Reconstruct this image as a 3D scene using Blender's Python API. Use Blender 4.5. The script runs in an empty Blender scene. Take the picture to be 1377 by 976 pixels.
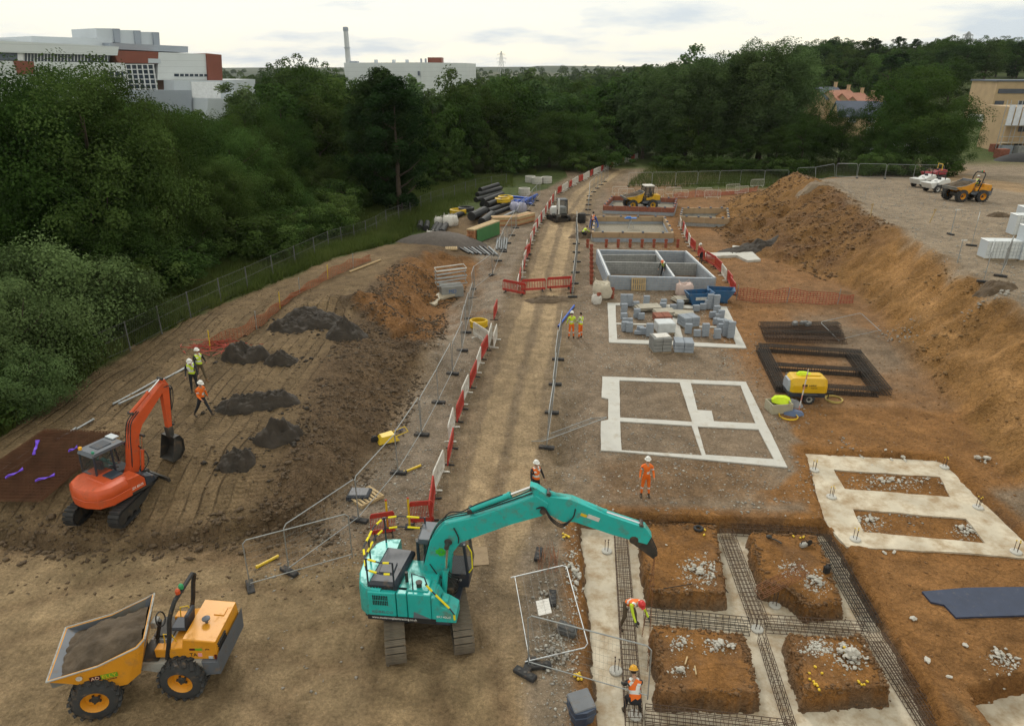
import bpy, bmesh, math, random
import numpy as np
from mathutils import Vector, Matrix
R = math.radians
SC = bpy.context.scene
COL = SC.collection
# ---------------------------------------------------------------- camera
F_PX, IMG_W, IMG_H = 936.0, 1377.0, 976.0
CAM_H, PITCH = 16.0, R(22.9)
cam_data = bpy.data.cameras.new('camera')
cam = bpy.data.objects.new('camera', cam_data); COL.objects.link(cam)
cam.location = (0, 0, CAM_H)
cam.rotation_euler = (R(90) - PITCH, 0, 0)
cam_data.sensor_width = 36.0
cam_data.lens = 36.0 * F_PX / IMG_W
cam_data.clip_start = 0.1
cam_data.clip_end = 20000
SC.camera = cam
# ---------------------------------------------------------------- world: bright overcast, sun veiled ahead-left
SUN_EL, SUN_AZ = R(38), R(-14)          # azimuth from +Y, positive to +X
world = bpy.data.worlds.new('World'); SC.world = world; world.use_nodes = True
wn = world.node_tree; wn.nodes.clear()
def N(nt, t, **kw):
    n = nt.nodes.new(t)
    for k, v in kw.items(): setattr(n, k, v)
    return n
wo = N(wn, 'ShaderNodeOutputWorld'); wb = N(wn, 'ShaderNodeBackground'); wb.inputs['Strength'].default_value = 0.1
sky = N(wn, 'ShaderNodeTexSky', sky_type='NISHITA', sun_disc=False, sun_elevation=SUN_EL, sun_rotation=SUN_AZ)
sky.air_density = 1.0; sky.dust_density = 2.0
tc = N(wn, 'ShaderNodeTexCoord')
sep = N(wn, 'ShaderNodeSeparateXYZ'); wn.links.new(tc.outputs['Generated'], sep.inputs[0])
zc = N(wn, 'ShaderNodeMath', operation='MAXIMUM'); wn.links.new(sep.outputs['Z'], zc.inputs[0]); zc.inputs[1].default_value = 0.0
zb = N(wn, 'ShaderNodeMath', operation='ADD'); wn.links.new(zc.outputs[0], zb.inputs[0]); zb.inputs[1].default_value = 0.16
dx = N(wn, 'ShaderNodeMath', operation='DIVIDE'); wn.links.new(sep.outputs['X'], dx.inputs[0]); wn.links.new(zb.outputs[0], dx.inputs[1])
dy = N(wn, 'ShaderNodeMath', operation='DIVIDE'); wn.links.new(sep.outputs['Y'], dy.inputs[0]); wn.links.new(zb.outputs[0], dy.inputs[1])
cmb = N(wn, 'ShaderNodeCombineXYZ'); wn.links.new(dx.outputs[0], cmb.inputs[0]); wn.links.new(dy.outputs[0], cmb.inputs[1])
cn = N(wn, 'ShaderNodeTexNoise'); cn.inputs['Scale'].default_value = 0.85; cn.inputs['Detail'].default_value = 5; cn.inputs['Roughness'].default_value = 0.55
wn.links.new(cmb.outputs[0], cn.inputs['Vector'])
cr = N(wn, 'ShaderNodeValToRGB')
cr.color_ramp.elements[0].position = 0.36; cr.color_ramp.elements[0].color = (6.9, 7.7, 8.3, 1)
cr.color_ramp.elements[1].position = 0.58; cr.color_ramp.elements[1].color = (12.2, 11.6, 9.3, 1)
e = cr.color_ramp.elements.new(0.46); e.color = (9.8, 9.9, 9.2, 1)
wn.links.new(cn.outputs['Fac'], cr.inputs[0])
mx = N(wn, 'ShaderNodeMixRGB'); mx.inputs[0].default_value = 0.90
wn.links.new(sky.outputs[0], mx.inputs[1]); wn.links.new(cr.outputs[0], mx.inputs[2])
wn.links.new(mx.outputs[0], wb.inputs[0]); wn.links.new(wb.outputs[0], wo.inputs[0])
sun_l = bpy.data.lights.new('sun', 'SUN'); sun_l.energy = 1.5; sun_l.angle = R(10); sun_l.color = (1.0, 0.95, 0.86)
sun = bpy.data.objects.new('sun', sun_l); COL.objects.link(sun)
sd = Vector((math.sin(SUN_AZ) * math.cos(SUN_EL), math.cos(SUN_AZ) * math.cos(SUN_EL), math.sin(SUN_EL)))
sun.rotation_euler = sd.to_track_quat('Z', 'Y').to_euler()
sun.location = (0, 0, 60)
SC.view_settings.view_transform = 'Standard'; SC.view_settings.look = 'None'
SC.view_settings.exposure = 0.03; SC.view_settings.gamma = 1.0; SC.view_settings.use_curve_mapping = False
SC.render.engine = 'CYCLES'
SC.cycles.use_denoising = True
SC.cycles.max_bounces = 5; SC.cycles.diffuse_bounces = 2; SC.cycles.glossy_bounces = 2
SC.cycles.transmission_bounces = 4; SC.cycles.volume_bounces = 0; SC.cycles.transparent_max_bounces = 12
SC.cycles.use_adaptive_sampling = True; SC.cycles.adaptive_threshold = 0.02

# ---------------------------------------------------------------- layout helper: where a sight line meets height z
CP, SP = math.cos(PITCH), math.sin(PITCH)
def G(px, py, z=0.0):
    v = (IMG_H / 2 - py) / F_PX; h = (px - IMG_W / 2) / F_PX
    t = (z - CAM_H) / (-SP + v * CP)
    return (h * t, (CP + v * SP) * t)
def GY(px, py, Y):
    v = (IMG_H / 2 - py) / F_PX; h = (px - IMG_W / 2) / F_PX
    t = Y / (CP + v * SP)
    return Vector((h * t, Y, CAM_H + (-SP + v * CP) * t))
def GP(pts, z=0.0): return [G(x, y, z) for x, y in pts]

# ---------------------------------------------------------------- numpy noise
def _hash(ix, iy, s):
    n = (ix.astype(np.int64) * 374761393 + iy.astype(np.int64) * 668265263 + s * 982451653) & 0xFFFFFFFF
    n = ((n ^ (n >> 13)) * 1274126177) & 0xFFFFFFFF
    return ((n ^ (n >> 16)) & 0xFFFF) / 65535.0
def vnoise(x, y, s=0):
    x = np.asarray(x, float); y = np.asarray(y, float)
    ix = np.floor(x); iy = np.floor(y); fx = x - ix; fy = y - iy
    fx = fx * fx * (3 - 2 * fx); fy = fy * fy * (3 - 2 * fy)
    a = _hash(ix, iy, s); b = _hash(ix + 1, iy, s); c = _hash(ix, iy + 1, s); d = _hash(ix + 1, iy + 1, s)
    return (a * (1 - fx) + b * fx) * (1 - fy) + (c * (1 - fx) + d * fx) * fy
def fbm(x, y, s=0, o=4):
    r = 0; a = 0.5; t = 0
    for i in range(o):
        r = r + a * vnoise(x, y, s + i * 17); t += a; a *= 0.5
        x, y = x * 1.93 + y * 0.6, y * 1.93 - x * 0.6
    return r / t * 2 - 1
def sstep(a, b, x):
    t = np.clip((x - a) / (b - a), 0, 1); return t * t * (3 - 2 * t)
def seg_d(x, y, a, b):
    dx, dy = b[0] - a[0], b[1] - a[1]
    t = np.clip(((x - a[0]) * dx + (y - a[1]) * dy) / (dx * dx + dy * dy + 1e-9), 0, 1)
    return np.hypot(x - a[0] - t * dx, y - a[1] - t * dy)
def line_d(x, y, pts):
    d = np.full(np.shape(x), 1e9)
    for a, b in zip(pts[:-1], pts[1:]): d = np.minimum(d, seg_d(x, y, a, b))
    return d
def poly_sd(x, y, poly):                  # negative inside
    x = np.asarray(x, float); y = np.asarray(y, float)
    ins = np.zeros(x.shape, bool); d = np.full(x.shape, 1e9)
    for i in range(len(poly)):
        a = poly[i]; b = poly[(i + 1) % len(poly)]
        d = np.minimum(d, seg_d(x, y, a, b))
        c = ((a[1] > y) != (b[1] > y)) & (x < (b[0] - a[0]) * (y - a[1]) / (b[1] - a[1] + 1e-12) + a[0])
        ins ^= c
    return np.where(ins, -d, d)

# ---------------------------------------------------------------- materials
MATS = {}
def pmat(name, col, rough=0.6, metal=0.0, var=0.12, scale=2.0, bump=0.0, bscale=20.0, dirt=0.0, dirtcol=(0.19, 0.13, 0.08), spec=None, coord='Object', detail=5):
    if name in MATS: return MATS[name]
    m = bpy.data.materials.new(name); m.use_nodes = True; nt = m.node_tree
    p = nt.nodes['Principled BSDF']; L = nt.links
    p.inputs['Roughness'].default_value = rough; p.inputs['Metallic'].default_value = metal
    if spec is not None: p.inputs['Specular IOR Level'].default_value = spec
    t = N(nt, 'ShaderNodeTexCoord')
    n = N(nt, 'ShaderNodeTexNoise'); n.inputs['Scale'].default_value = scale; n.inputs['Detail'].default_value = detail
    L.new(t.outputs[coord], n.inputs['Vector'])
    mr = N(nt, 'ShaderNodeMapRange'); mr.inputs[1].default_value = 0.25; mr.inputs[2].default_value = 0.75
    mr.inputs[3].default_value = 1 - var; mr.inputs[4].default_value = 1 + var
    L.new(n.outputs['Fac'], mr.inputs[0])
    vm = N(nt, 'ShaderNodeVectorMath', operation='SCALE'); vm.inputs[0].default_value = col[:3]
    L.new(mr.outputs[0], vm.inputs['Scale'])
    out = vm.outputs[0]
    if dirt > 0:
        n2 = N(nt, 'ShaderNodeTexNoise'); n2.inputs['Scale'].default_value = scale * 1.7; n2.inputs['Detail'].default_value = 8; n2.inputs['Roughness'].default_value = 0.7
        mp = N(nt, 'ShaderNodeMapping'); mp.inputs['Location'].default_value = (3.1, 7.7, 1.3); L.new(t.outputs[coord], mp.inputs[0]); L.new(mp.outputs[0], n2.inputs['Vector'])
        m2 = N(nt, 'ShaderNodeMapRange'); m2.inputs[1].default_value = 0.62 - dirt * 0.35; m2.inputs[2].default_value = 0.80 - dirt * 0.2; L.new(n2.outputs['Fac'], m2.inputs[0])
        mix = N(nt, 'ShaderNodeMixRGB'); mix.inputs[2].default_value = (*dirtcol, 1); L.new(out, mix.inputs[1]); L.new(m2.outputs[0], mix.inputs[0]); out = mix.outputs[0]
        mr3 = N(nt, 'ShaderNodeMapRange'); mr3.inputs[3].default_value = rough; mr3.inputs[4].default_value = 0.9; L.new(m2.outputs[0], mr3.inputs[0]); L.new(mr3.outputs[0], p.inputs['Roughness'])
    L.new(out, p.inputs['Base Color'])
    if bump > 0:
        nb = N(nt, 'ShaderNodeTexNoise'); nb.inputs['Scale'].default_value = bscale; nb.inputs['Detail'].default_value = 4
        L.new(t.outputs[coord], nb.inputs['Vector'])
        b = N(nt, 'ShaderNodeBump'); b.inputs['Strength'].default_value = 1.0; b.inputs['Distance'].default_value = bump
        L.new(nb.outputs['Fac'], b.inputs['Height']); L.new(b.outputs[0], p.inputs['Normal'])
    MATS[name] = m
    return m

# ---------------------------------------------------------------- objects
def link(o, parent=None):
    COL.objects.link(o)
    if parent is not None: o.parent = parent
    return o
def tag(o, label=None, cat=None, group=None, kind=None):
    if label: o['label'] = label
    if cat: o['category'] = cat
    if group: o['group'] = group
    if kind: o['kind'] = kind
    return o
def thing(name, label, cat, loc=(0, 0, 0), rz=0.0, group=None, rot=None):
    o = bpy.data.objects.new(name, None); link(o)
    o.empty_display_size = 0.2
    o.location = loc; o.rotation_euler = rot if rot else (0, 0, rz)
    return tag(o, label, cat, group)
def kids(o): return [c for c in bpy.data.objects if c.parent == o]
def copy_tree(root, loc, rz=0.0, label=None, group=None, rot=None, scale=None):
    r = root.copy(); COL.objects.link(r); r.location = loc; r.rotation_euler = rot if rot else (0, 0, rz)
    if scale is not None: r.scale = scale if hasattr(scale, '__len__') else (scale,) * 3
    if label: r['label'] = label
    if group: r['group'] = group
    for ch in root.children:
        c = ch.copy(); COL.objects.link(c); c.parent = r
        for g in ch.children:
            d = g.copy(); COL.objects.link(d); d.parent = c
    return r

class MB:
    """collects shapes into one mesh"""
    def __init__(s): s.v = []; s.f = []; s.m = []; s.M = None; s.mi = 0
    def at(s, M): s.M = M; return s
    def mat(s, i): s.mi = i; return s
    def add(s, verts, faces):
        o = len(s.v)
        if s.M is not None: verts = [s.M @ Vector(v) for v in verts]
        s.v.extend([tuple(v) for v in verts])
        for f in faces: s.f.append(tuple(i + o for i in f)); s.m.append(s.mi)
        return s
    def box(s, c, d, rot=None, ch=0.0):
        hx, hy, hz = d[0] / 2, d[1] / 2, d[2] / 2
        ch = min(ch, hx * .9, hy * .9, hz * .9)
        if ch <= 0:
            V = [(x, y, z) for x in (-hx, hx) for y in (-hy, hy) for z in (-hz, hz)]
            Fc = [(0, 1, 3, 2), (4, 6, 7, 5), (0, 4, 5, 1), (2, 3, 7, 6), (0, 2, 6, 4), (1, 5, 7, 3)]
        else:
            V = []; idx = {}
            for sx in (-1, 1):
                for sy in (-1, 1):
                    for sz in (-1, 1):
                        for a in range(3):
                            p = [sx * (hx - ch), sy * (hy - ch), sz * (hz - ch)]
                            p[a] = (sx, sy, sz)[a] * (hx, hy, hz)[a]
                            idx[(sx, sy, sz, a)] = len(V); V.append(tuple(p))
            Fc = []
            for a in range(3):
                b, c2 = (a + 1) % 3, (a + 2) % 3
                for sg in (-1, 1):
                    q = []
                    for (u, w) in ((-1, -1), (1, -1), (1, 1), (-1, 1)):
                        k = [0, 0, 0]; k[a] = sg; k[b] = u; k[c2] = w; q.append(idx[(*k, a)])
                    Fc.append(tuple(q if sg > 0 else q[::-1]))
                for u in (-1, 1):
                    for w in (-1, 1):
                        k0 = [0, 0, 0]; k0[a] = -1; k0[b] = u; k0[c2] = w; k1 = list(k0); k1[a] = 1
                        q = (idx[(*k0, b)], idx[(*k1, b)], idx[(*k1, c2)], idx[(*k0, c2)])
                        Fc.append(q if u * w > 0 else q[::-1])
            for sx in (-1, 1):
                for sy in (-1, 1):
                    for sz in (-1, 1):
                        t = [idx[(sx, sy, sz, a)] for a in range(3)]
                        Fc.append(tuple(t if sx * sy * sz > 0 else t[::-1]))
        Mx = Matrix.Translation(c)
        if rot is not None: Mx = Mx @ rot.to_4x4()
        return s.add([Mx @ Vector(p) for p in V], Fc)
    def tube(s, pts, r, n=6, closed=False, cap=True):
        P = [Vector(p) for p in pts]; k = len(P)
        rr = r if hasattr(r, '__len__') else [r] * k
        V = []; up = None
        for i in range(k):
            if closed: d = P[(i + 1) % k] - P[i - 1]
            else: d = P[min(i + 1, k - 1)] - P[max(i - 1, 0)]
            if d.length < 1e-9: d = Vector((0, 0, 1))
            d.normalize()
            if up is None:
                up = Vector((0, 0, 1)) if abs(d.z) < .9 else Vector((1, 0, 0))
            a = d.cross(up)
            if a.length < 1e-6: a = d.orthogonal()
            a.normalize(); b = a.cross(d); up = b
            for j in range(n):
                t = 2 * math.pi * (j + .5) / n
                V.append(P[i] + a * (rr[i] * math.cos(t)) + b * (rr[i] * math.sin(t)))
        Fc = []
        for i in range(k if closed else k - 1):
            i2 = (i + 1) % k
            for j in range(n):
                j2 = (j + 1) % n
                Fc.append((i * n + j, i * n + j2, i2 * n + j2, i2 * n + j))
        if cap and not closed:
            Fc.append(tuple(range(n - 1, -1, -1))); Fc.append(tuple((k - 1) * n + j for j in range(n)))
        return s.add(V, Fc)
    def cyl(s, p0, p1, r, r1=None, n=12):
        return s.tube([p0, p1], [r, r if r1 is None else r1], n)
    def prism(s, poly, y0, y1, inset=0.0):     # poly in XZ, extruded along Y; inset chamfers both ends
        n = len(poly); V = []
        if inset > 0:
            cx = sum(p[0] for p in poly) / n; cz = sum(p[1] for p in poly) / n
            def sc(p):
                dx, dz = p[0] - cx, p[1] - cz; l = math.hypot(dx, dz) + 1e-9
                return (p[0] - dx / l * inset, p[1] - dz / l * inset)
            rings = [([sc(p) for p in poly], y0), (poly, y0 + inset), (poly, y1 - inset), ([sc(p) for p in poly], y1)]
        else: rings = [(poly, y0), (poly, y1)]
        for pl, y in rings: V += [(p[0], y, p[1]) for p in pl]
        Fc = []
        for k in range(len(rings) - 1):
            for i in range(n):
                j = (i + 1) % n; Fc.append((k * n + i, k * n + j, (k + 1) * n + j, (k + 1) * n + i))
        Fc.append(tuple(range(n - 1, -1, -1))); Fc.append(tuple((len(rings) - 1) * n + i for i in range(n)))
        return s.add(V, Fc)
    def plan(s, poly, z0, z1, inset=0.0):      # poly in XY extruded in Z
        old = s.M; Mx = Matrix(((1, 0, 0, 0), (0, 0, 1, 0), (0, 1, 0, 0), (0, 0, 0, 1)))
        s.M = Mx if old is None else old @ Mx
        s.prism(poly, z0, z1, inset); s.M = old; return s
    def lathe(s, prof, p0=(0, 0, 0), axis=(0, 0, 1), n=16, cap=True):
        q = Vector((0, 0, 1)).rotation_difference(Vector(axis)); p0 = Vector(p0)
        V = []; Fc = []
        for r, h in prof:
            for j in range(n):
                t = 2 * math.pi * j / n; V.append(p0 + q @ Vector((r * math.cos(t), r * math.sin(t), h)))
        for i in range(len(prof) - 1):
            for j in range(n):
                j2 = (j + 1) % n; Fc.append((i * n + j, i * n + j2, (i + 1) * n + j2, (i + 1) * n + j))
        if cap and prof[0][0] > 1e-4: Fc.append(tuple(range(n - 1, -1, -1)))
        if cap and prof[-1][0] > 1e-4: Fc.append(tuple((len(prof) - 1) * n + j for j in range(n)))
        return s.add(V, Fc)
    def ell(s, c, r, n=8, k=6):
        V = []; Fc = []
        for i in range(k + 1):
            a = math.pi * i / k
            for j in range(n):
                t = 2 * math.pi * j / n
                V.append((c[0] + r[0] * math.sin(a) * math.cos(t), c[1] + r[1] * math.sin(a) * math.sin(t), c[2] + r[2] * math.cos(a)))
        for i in range(k):
            for j in range(n):
                j2 = (j + 1) % n; Fc.append((i * n + j, (i + 1) * n + j, (i + 1) * n + j2, i * n + j2))
        return s.add(V, Fc)
    def loft(s, rings, cap=True):
        n = len(rings[0]); V = [p for r in rings for p in r]; Fc = []
        for i in range(len(rings) - 1):
            for j in range(n):
                j2 = (j + 1) % n; Fc.append((i * n + j, i * n + j2, (i + 1) * n + j2, (i + 1) * n + j))
        if cap: Fc.append(tuple(range(n - 1, -1, -1))); Fc.append(tuple((len(rings) - 1) * n + j for j in range(n)))
        return s.add(V, Fc)
    def mesh(s, name, mats, smooth=False):
        me = bpy.data.meshes.new(name); me.from_pydata(s.v, [], s.f)
        for m in (mats if isinstance(mats, (list, tuple)) else [mats]): me.materials.append(m)
        if max(s.m, default=0) > 0: me.polygons.foreach_set('material_index', s.m)
        bm = bmesh.new(); bm.from_mesh(me); bmesh.ops.recalc_face_normals(bm, faces=bm.faces)
        if smooth:
            for f in bm.faces: f.smooth = True
            for ed in bm.edges:
                if len(ed.link_faces) == 2 and ed.calc_face_angle(0) > 0.6: ed.smooth = False
        bm.to_mesh(me); bm.free()
        return me
    def build(s, name, mats, parent=None, smooth=False, loc=None, rz=None):
        o = bpy.data.objects.new(name, s.mesh(name, mats, smooth)); link(o, parent)
        if loc is not None: o.location = loc
        if rz is not None: o.rotation_euler = (0, 0, rz)
        return o
def np_mesh(name, V, F, mat, colattr=None, smooth=False):
    """V (n,3), F (m,k) arrays to a mesh quickly"""
    me = bpy.data.meshes.new(name); k = F.shape[1]; m = F.shape[0]
    me.vertices.add(len(V)); me.vertices.foreach_set('co', np.ascontiguousarray(V, dtype=np.float32).ravel())
    me.loops.add(m * k); me.loops.foreach_set('vertex_index', np.ascontiguousarray(F, dtype=np.int32).ravel())
    me.polygons.add(m); me.polygons.foreach_set('loop_start', np.arange(0, m * k, k, dtype=np.int32))
    try: me.polygons.foreach_set('loop_total', np.full(m, k, dtype=np.int32))
    except Exception: pass
    me.update(calc_edges=True)
    if smooth: me.polygons.foreach_set('use_smooth', np.ones(m, bool))
    if colattr:
        for an, arr in colattr.items():
            a = me.attributes.new(an, 'FLOAT_COLOR', 'POINT')
            a.data.foreach_set('color', np.ascontiguousarray(np.concatenate([arr, np.ones((len(arr), 1))], 1), dtype=np.float32).ravel())
    for mm in (mat if isinstance(mat, (list, tuple)) else [mat]): me.materials.append(mm)
    me.validate()
    return me
TMP = bpy.data.scenes.new('workbench')
def tmp_dg(o):
    TMP.collection.objects.link(o); vl = TMP.view_layers[0]; vl.update(); return vl.depsgraph
def text_part(txt, size, M, mat, parent, name='lettering', depth=0.004, width=None):
    cu = bpy.data.curves.new(name, 'FONT'); cu.body = txt; cu.size = size; cu.extrude = depth; cu.align_x = 'CENTER'; cu.align_y = 'CENTER'
    o = bpy.data.objects.new(name, cu); me = bpy.data.meshes.new_from_object(o.evaluated_get(tmp_dg(o)))
    bpy.data.objects.remove(o); bpy.data.curves.remove(cu)
    if width:
        xs = [v.co.x for v in me.vertices]; w = max(xs) - min(xs)
        me.transform(Matrix.Diagonal((width / w, 1, 1, 1)))
    me.transform(M); me.materials.clear(); me.materials.append(mat)
    p = bpy.data.objects.new(name, me); link(p, parent); return p
rnd = random.Random(7)
# ================================================================ TERRAIN
FLOOR = -0.72
TRENCH = GP([(776, 692), (1112, 704), (1139, 735), (1160, 778), (1210, 858), (1262, 965), (1300, 1040), (806, 1040), (790, 850)], -0.15)
SLAB = GP([(1083, 610), (1266, 620), (1377, 728), (1460, 800), (1377, 750), (1300, 743), (1139, 735), (1110, 702)], -.2)
ISL = [GP([(863, 706), (961, 708), (976, 800), (873, 797)], -.12),
       GP([(1010, 718), (1095, 719), (1118, 770), (1134, 813), (1087, 817), (1066, 797), (1028, 785)], -.12),
       GP([(880, 841), (996, 853), (1008, 885), (1022, 936), (889, 932)], -.12),
       GP([(1059, 853), (1158, 860), (1176, 890), (1193, 926), (1083, 932)], -.12),
       GP([(1121, 631), (1264, 641), (1278, 668), (1136, 657)], -.2),
       GP([(1147, 684), (1299, 697), (1325, 730), (1161, 715)], -.2)]
ISL_TOP = [-.08, -.1, -.08, -.05]
PIT_E = GP([(1296, 950), (1377, 928), (1440, 920), (1440, 1010), (1330, 1010)], -.9)
SIDEDITCH = GP([(772, 545), (765, 600), (758, 620)], -.3)
ROAD = [G(x, y) for x, y in [(615, 976), (648, 800), (678, 620), (699, 510), (722, 425), (741, 352), (755, 300), (785, 258), (825, 230), (850, 218), (880, 210), (930, 205)]]
TOE = [(10, 21.0), (20, 21.2), (26, 21.4), (31, 22.4), (42, 24.5), (52, 27.0), (60, 24.5), (66, 21.5), (80, 22.5), (95, 30), (102, 38), (110, 42)]
CREST = [(10, 26.5), (26, 26.8), (36, 27.6), (49.6, 30.3), (56, 31.8), (64, 33), (79, 35), (90, 36.5), (97, 42), (110, 56)]
PLAT = [(10, 4.2), (50, 4.1), (60, 3.9), (70, 3.4), (90, 2.6), (110, 1.2), (130, .3), (160, 0)]
HEAPS = [(332, 480, 1.3, 1.0, .85), (379, 487, 1.0, .7, .5), (330, 545, 1.3, .8, .6), (366, 540, 1.4, .8, .6), (376, 588, 1.1, 1.0, .9), (425, 434, 2.4, 1.2, .65), (465, 450, 1.3, 1.1, .7), (392, 440, 1.4, .9, .5), (322, 620, .8, .8, .4)]
VERGE = [G(0, 640), G(60, 590), G(180, 500), G(300, 437), G(400, 395), G(470, 362), G(530, 335), G(600, 300), G(690, 268), G(745, 250)]
def interp(tab, y): return np.interp(y, [t[0] for t in tab], [t[1] for t in tab])
def verge_x(y): return np.interp(y, [p[1] for p in VERGE], [p[0] for p in VERGE])
RIDGE = GP([(425, 432), (500, 418), (570, 446), (575, 470)], .9)
FLATS = [GP([(806, 504), (1003, 511), (1061, 630), (806, 608)]), GP([(815, 405), (979, 410), (1007, 470), (817, 462)])]
TRACKS = [GP(q) for q in ([(330, 905), (450, 935), (570, 990)], [(540, 905), (556, 1000)], [(-20, 850), (150, 800), (330, 765), (470, 775)], [(735, 1000), (690, 850), (700, 720), (690, 640)], [(300, 975), (400, 880), (500, 850)], [(625, 890), (650, 1000)])]
FIELD_CREST = GP([(330, 735), (395, 640), (440, 520), (490, 425), (520, 385), (560, 350)], .5)
FIELD_TOE = GP([(440, 715), (500, 640), (548, 560), (595, 465), (600, 400), (640, 360)], 0)
PITL = GP([(505, 440), (540, 385), (590, 352), (650, 350), (668, 372), (640, 420), (560, 470)], 0)
PUDDLES = [GP([(528, 430), (545, 424), (570, 427), (562, 437), (550, 443), (535, 440)], -.62), GP([(566, 404), (580, 390), (592, 385), (600, 396), (612, 396), (592, 402), (584, 410)], -.62)]
def hgt(x, y, fine=True):
    x = np.asarray(x, float); y = np.asarray(y, float)
    n1 = fbm(x * .09, y * .09, 1, 4); n2 = fbm(x * .55, y * .55, 2, 4); n3 = fbm(x * 2.6, y * 2.6, 3, 4) if fine else 0
    z = .10 * n1 + .05 * n2 + .022 * n3
    near = sstep(160, 110, y)
    z = z * (0.3 + .7 * near)
    # left field on a bank above the haul road
    fc = np.interp(y, [p[1] for p in FIELD_CREST], [p[0] for p in FIELD_CREST])
    ft = np.interp(y, [p[1] for p in FIELD_TOE], [p[0] for p in FIELD_TOE])
    fh = sstep(20.5, 26, y) * sstep(75, 55, y) * 1.45
    fm = sstep(0, 1, (ft - x) / np.maximum(ft - fc, .5))
    z = z + fh * fm
    face = fm * (1 - fm) * 4 * sstep(20, 26, y) * sstep(70, 55, y)
    z = z + face * (.34 * fbm(x * 1.1, y * 1.1, 9, 4) + .14 * np.abs(fbm(x * 3.2, y * 3.2, 10, 3)) + .05 * n3)
    z = z + .05 * sstep(-7, -9, x) * sstep(18, 21, y) * sstep(48, 40, y) * np.sin(x * 11.5 + .4 * np.sin(y * .4)) * (.4 + .6 * vnoise(x * 1.2, y * .12, 30))
    rg = np.exp(-(line_d(x, y, RIDGE) / 1.5) ** 2); z = z + rg * (.85 + .5 * fbm(x * 1.0, y * 1.0, 11, 4))
    # step scraped along the near edge of the field
    ed = y - (21.2 + .55 * np.sin(x * .55) + 1.2 * fbm(x * .25, x * 0 + 3, 12, 3))
    z = z + .36 * sstep(-.2, .25, ed) * sstep(-6.3, -8.5, x) * sstep(27, 23, y) + .22 * np.exp(-(ed / .8) ** 2) * fbm(x * 1.6, y * 1.6, 14, 4) * sstep(-6, -8, x)
    # dug pit with puddles
    d = poly_sd(x, y, PITL) + 1.2 * n2
    z = z - .95 * sstep(.8, -2.6, d) + .18 * np.exp(-(d / 1.5) ** 2) * fbm(x * 1.1, y * 1.1, 40, 3)
    # haul road: worn smooth with wheel ruts
    rd = line_d(x, y, ROAD)
    m = sstep(3.1, 1.7, rd) * sstep(14, 20, y)
    z = z * (1 - .6 * m) - m * .06 - .08 * np.exp(-((rd - .82) / .42) ** 2) * m * (.8 + .4 * n2) + .05 * np.exp(-((rd - 1.75) / .3) ** 2) * sstep(14, 20, y) * (.5 + n2)
    for T in TRACKS:
        td = line_d(x, y, T) + .12 * n2
        z = z - .055 * np.exp(-((td - .85) / .24) ** 2) * (.6 + .8 * n2) + .03 * np.exp(-((td - 1.25) / .16) ** 2)
    for P in FLATS: z = z * (1 - .95 * sstep(.6, .1, poly_sd(x, y, P)))
    # bank and plateau on the right
    tx = interp(TOE, y) + .9 * n2; cx = interp(CREST, y) + .8 * n2
    bm_ = np.clip((x - tx) / np.maximum(cx - tx, 1), 0, 1)
    pl = interp(PLAT, y)
    prof = np.where(bm_ < .5, bm_ * 1.04, .52 + (bm_ - .5) * .96)
    onface = sstep(0, .1, bm_) * sstep(1, .9, bm_)
    z = z + pl * prof + onface * (.42 * fbm(x * .42, y * .42, 21, 4) + .22 * fbm(x * 1.5, y * 1.5, 22, 4) - .16 * np.abs(fbm(x * .9, y * .9, 23, 3)))
    churn = sstep(54, 60, y) * sstep(98, 80, y) * onface
    z = z + churn * (.9 * fbm(x * .3, y * .3, 25, 4) + .35 * fbm(x * 1.1, y * 1.1, 26, 3)) + 1.5 * np.exp(-((x - cx + 1.5) / 3.2) ** 2) * sstep(62, 76, y) * sstep(97, 88, y)
    # foundations dug out bottom right
    wob = .10 * fbm(x * 1.5, y * 1.5, 5, 3) + .07 * fbm(x * 4.5, y * 4.5, 6, 2)
    d0 = poly_sd(x, y, TRENCH) + wob
    m = sstep(.10, -.16, d0)
    fl = FLOOR + 0 * x; near_ = np.abs(d0)
    for P, t in zip(ISL, ISL_TOP):
        di = poly_sd(x, y, P) + wob
        mi = sstep(.13, .0, di); near_ = np.minimum(near_, np.abs(di))
        fl = fl * (1 - mi) + (t + .05 * n2 + .03 * n3) * mi
    fl = fl + .16 * np.exp(-near_ / .16) * (.1 + fbm(x * 2.2, y * 2.2, 44, 3)).clip(0, 1)
    z = z * (1 - m) + fl * m
    ms = sstep(.14, -.1, poly_sd(x, y, SLAB) + wob)
    z = z * (1 - ms) + (-.27 + .10 * ((n2 + .3).clip(0, 1)) * sstep(.05, -.1, np.minimum(poly_sd(x, y, ISL[4]), poly_sd(x, y, ISL[5])))) * ms
    m = np.maximum(m, ms)
    # lower ground right of the foundations and the sump in it
    e = sstep(0, .8, x - interp([(12, 12.9), (16.9, 11.4), (22.3, 13.2)], y)) * sstep(21.4, 20.6, y) * sstep(11, 13, y) * (1 - m)
    z = z - e * (.25 + .10 * n2) * sstep(24, 19, x)
    pe = sstep(.12, -.1, poly_sd(x, y, PIT_E) + wob)
    z = z * (1 - pe) - 1.05 * pe
    # ditch beside the road, heaps, far rise
    z = z - .6 * np.exp(-(line_d(x, y, SIDEDITCH) / .55) ** 2)
    z = z + sstep(150, 420, y) * sstep(40, 190, x) * 15 * sstep(1500, 420, y) + sstep(110, 170, y) * sstep(60, 110, x) * 3.0
    z = z + sstep(900, 2600, y) * (17 + 9 * fbm(x * .0011, y * .0011, 50, 3))
    return z
def on(x, y): return float(hgt(np.array([x]), np.array([y]))[0])
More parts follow.
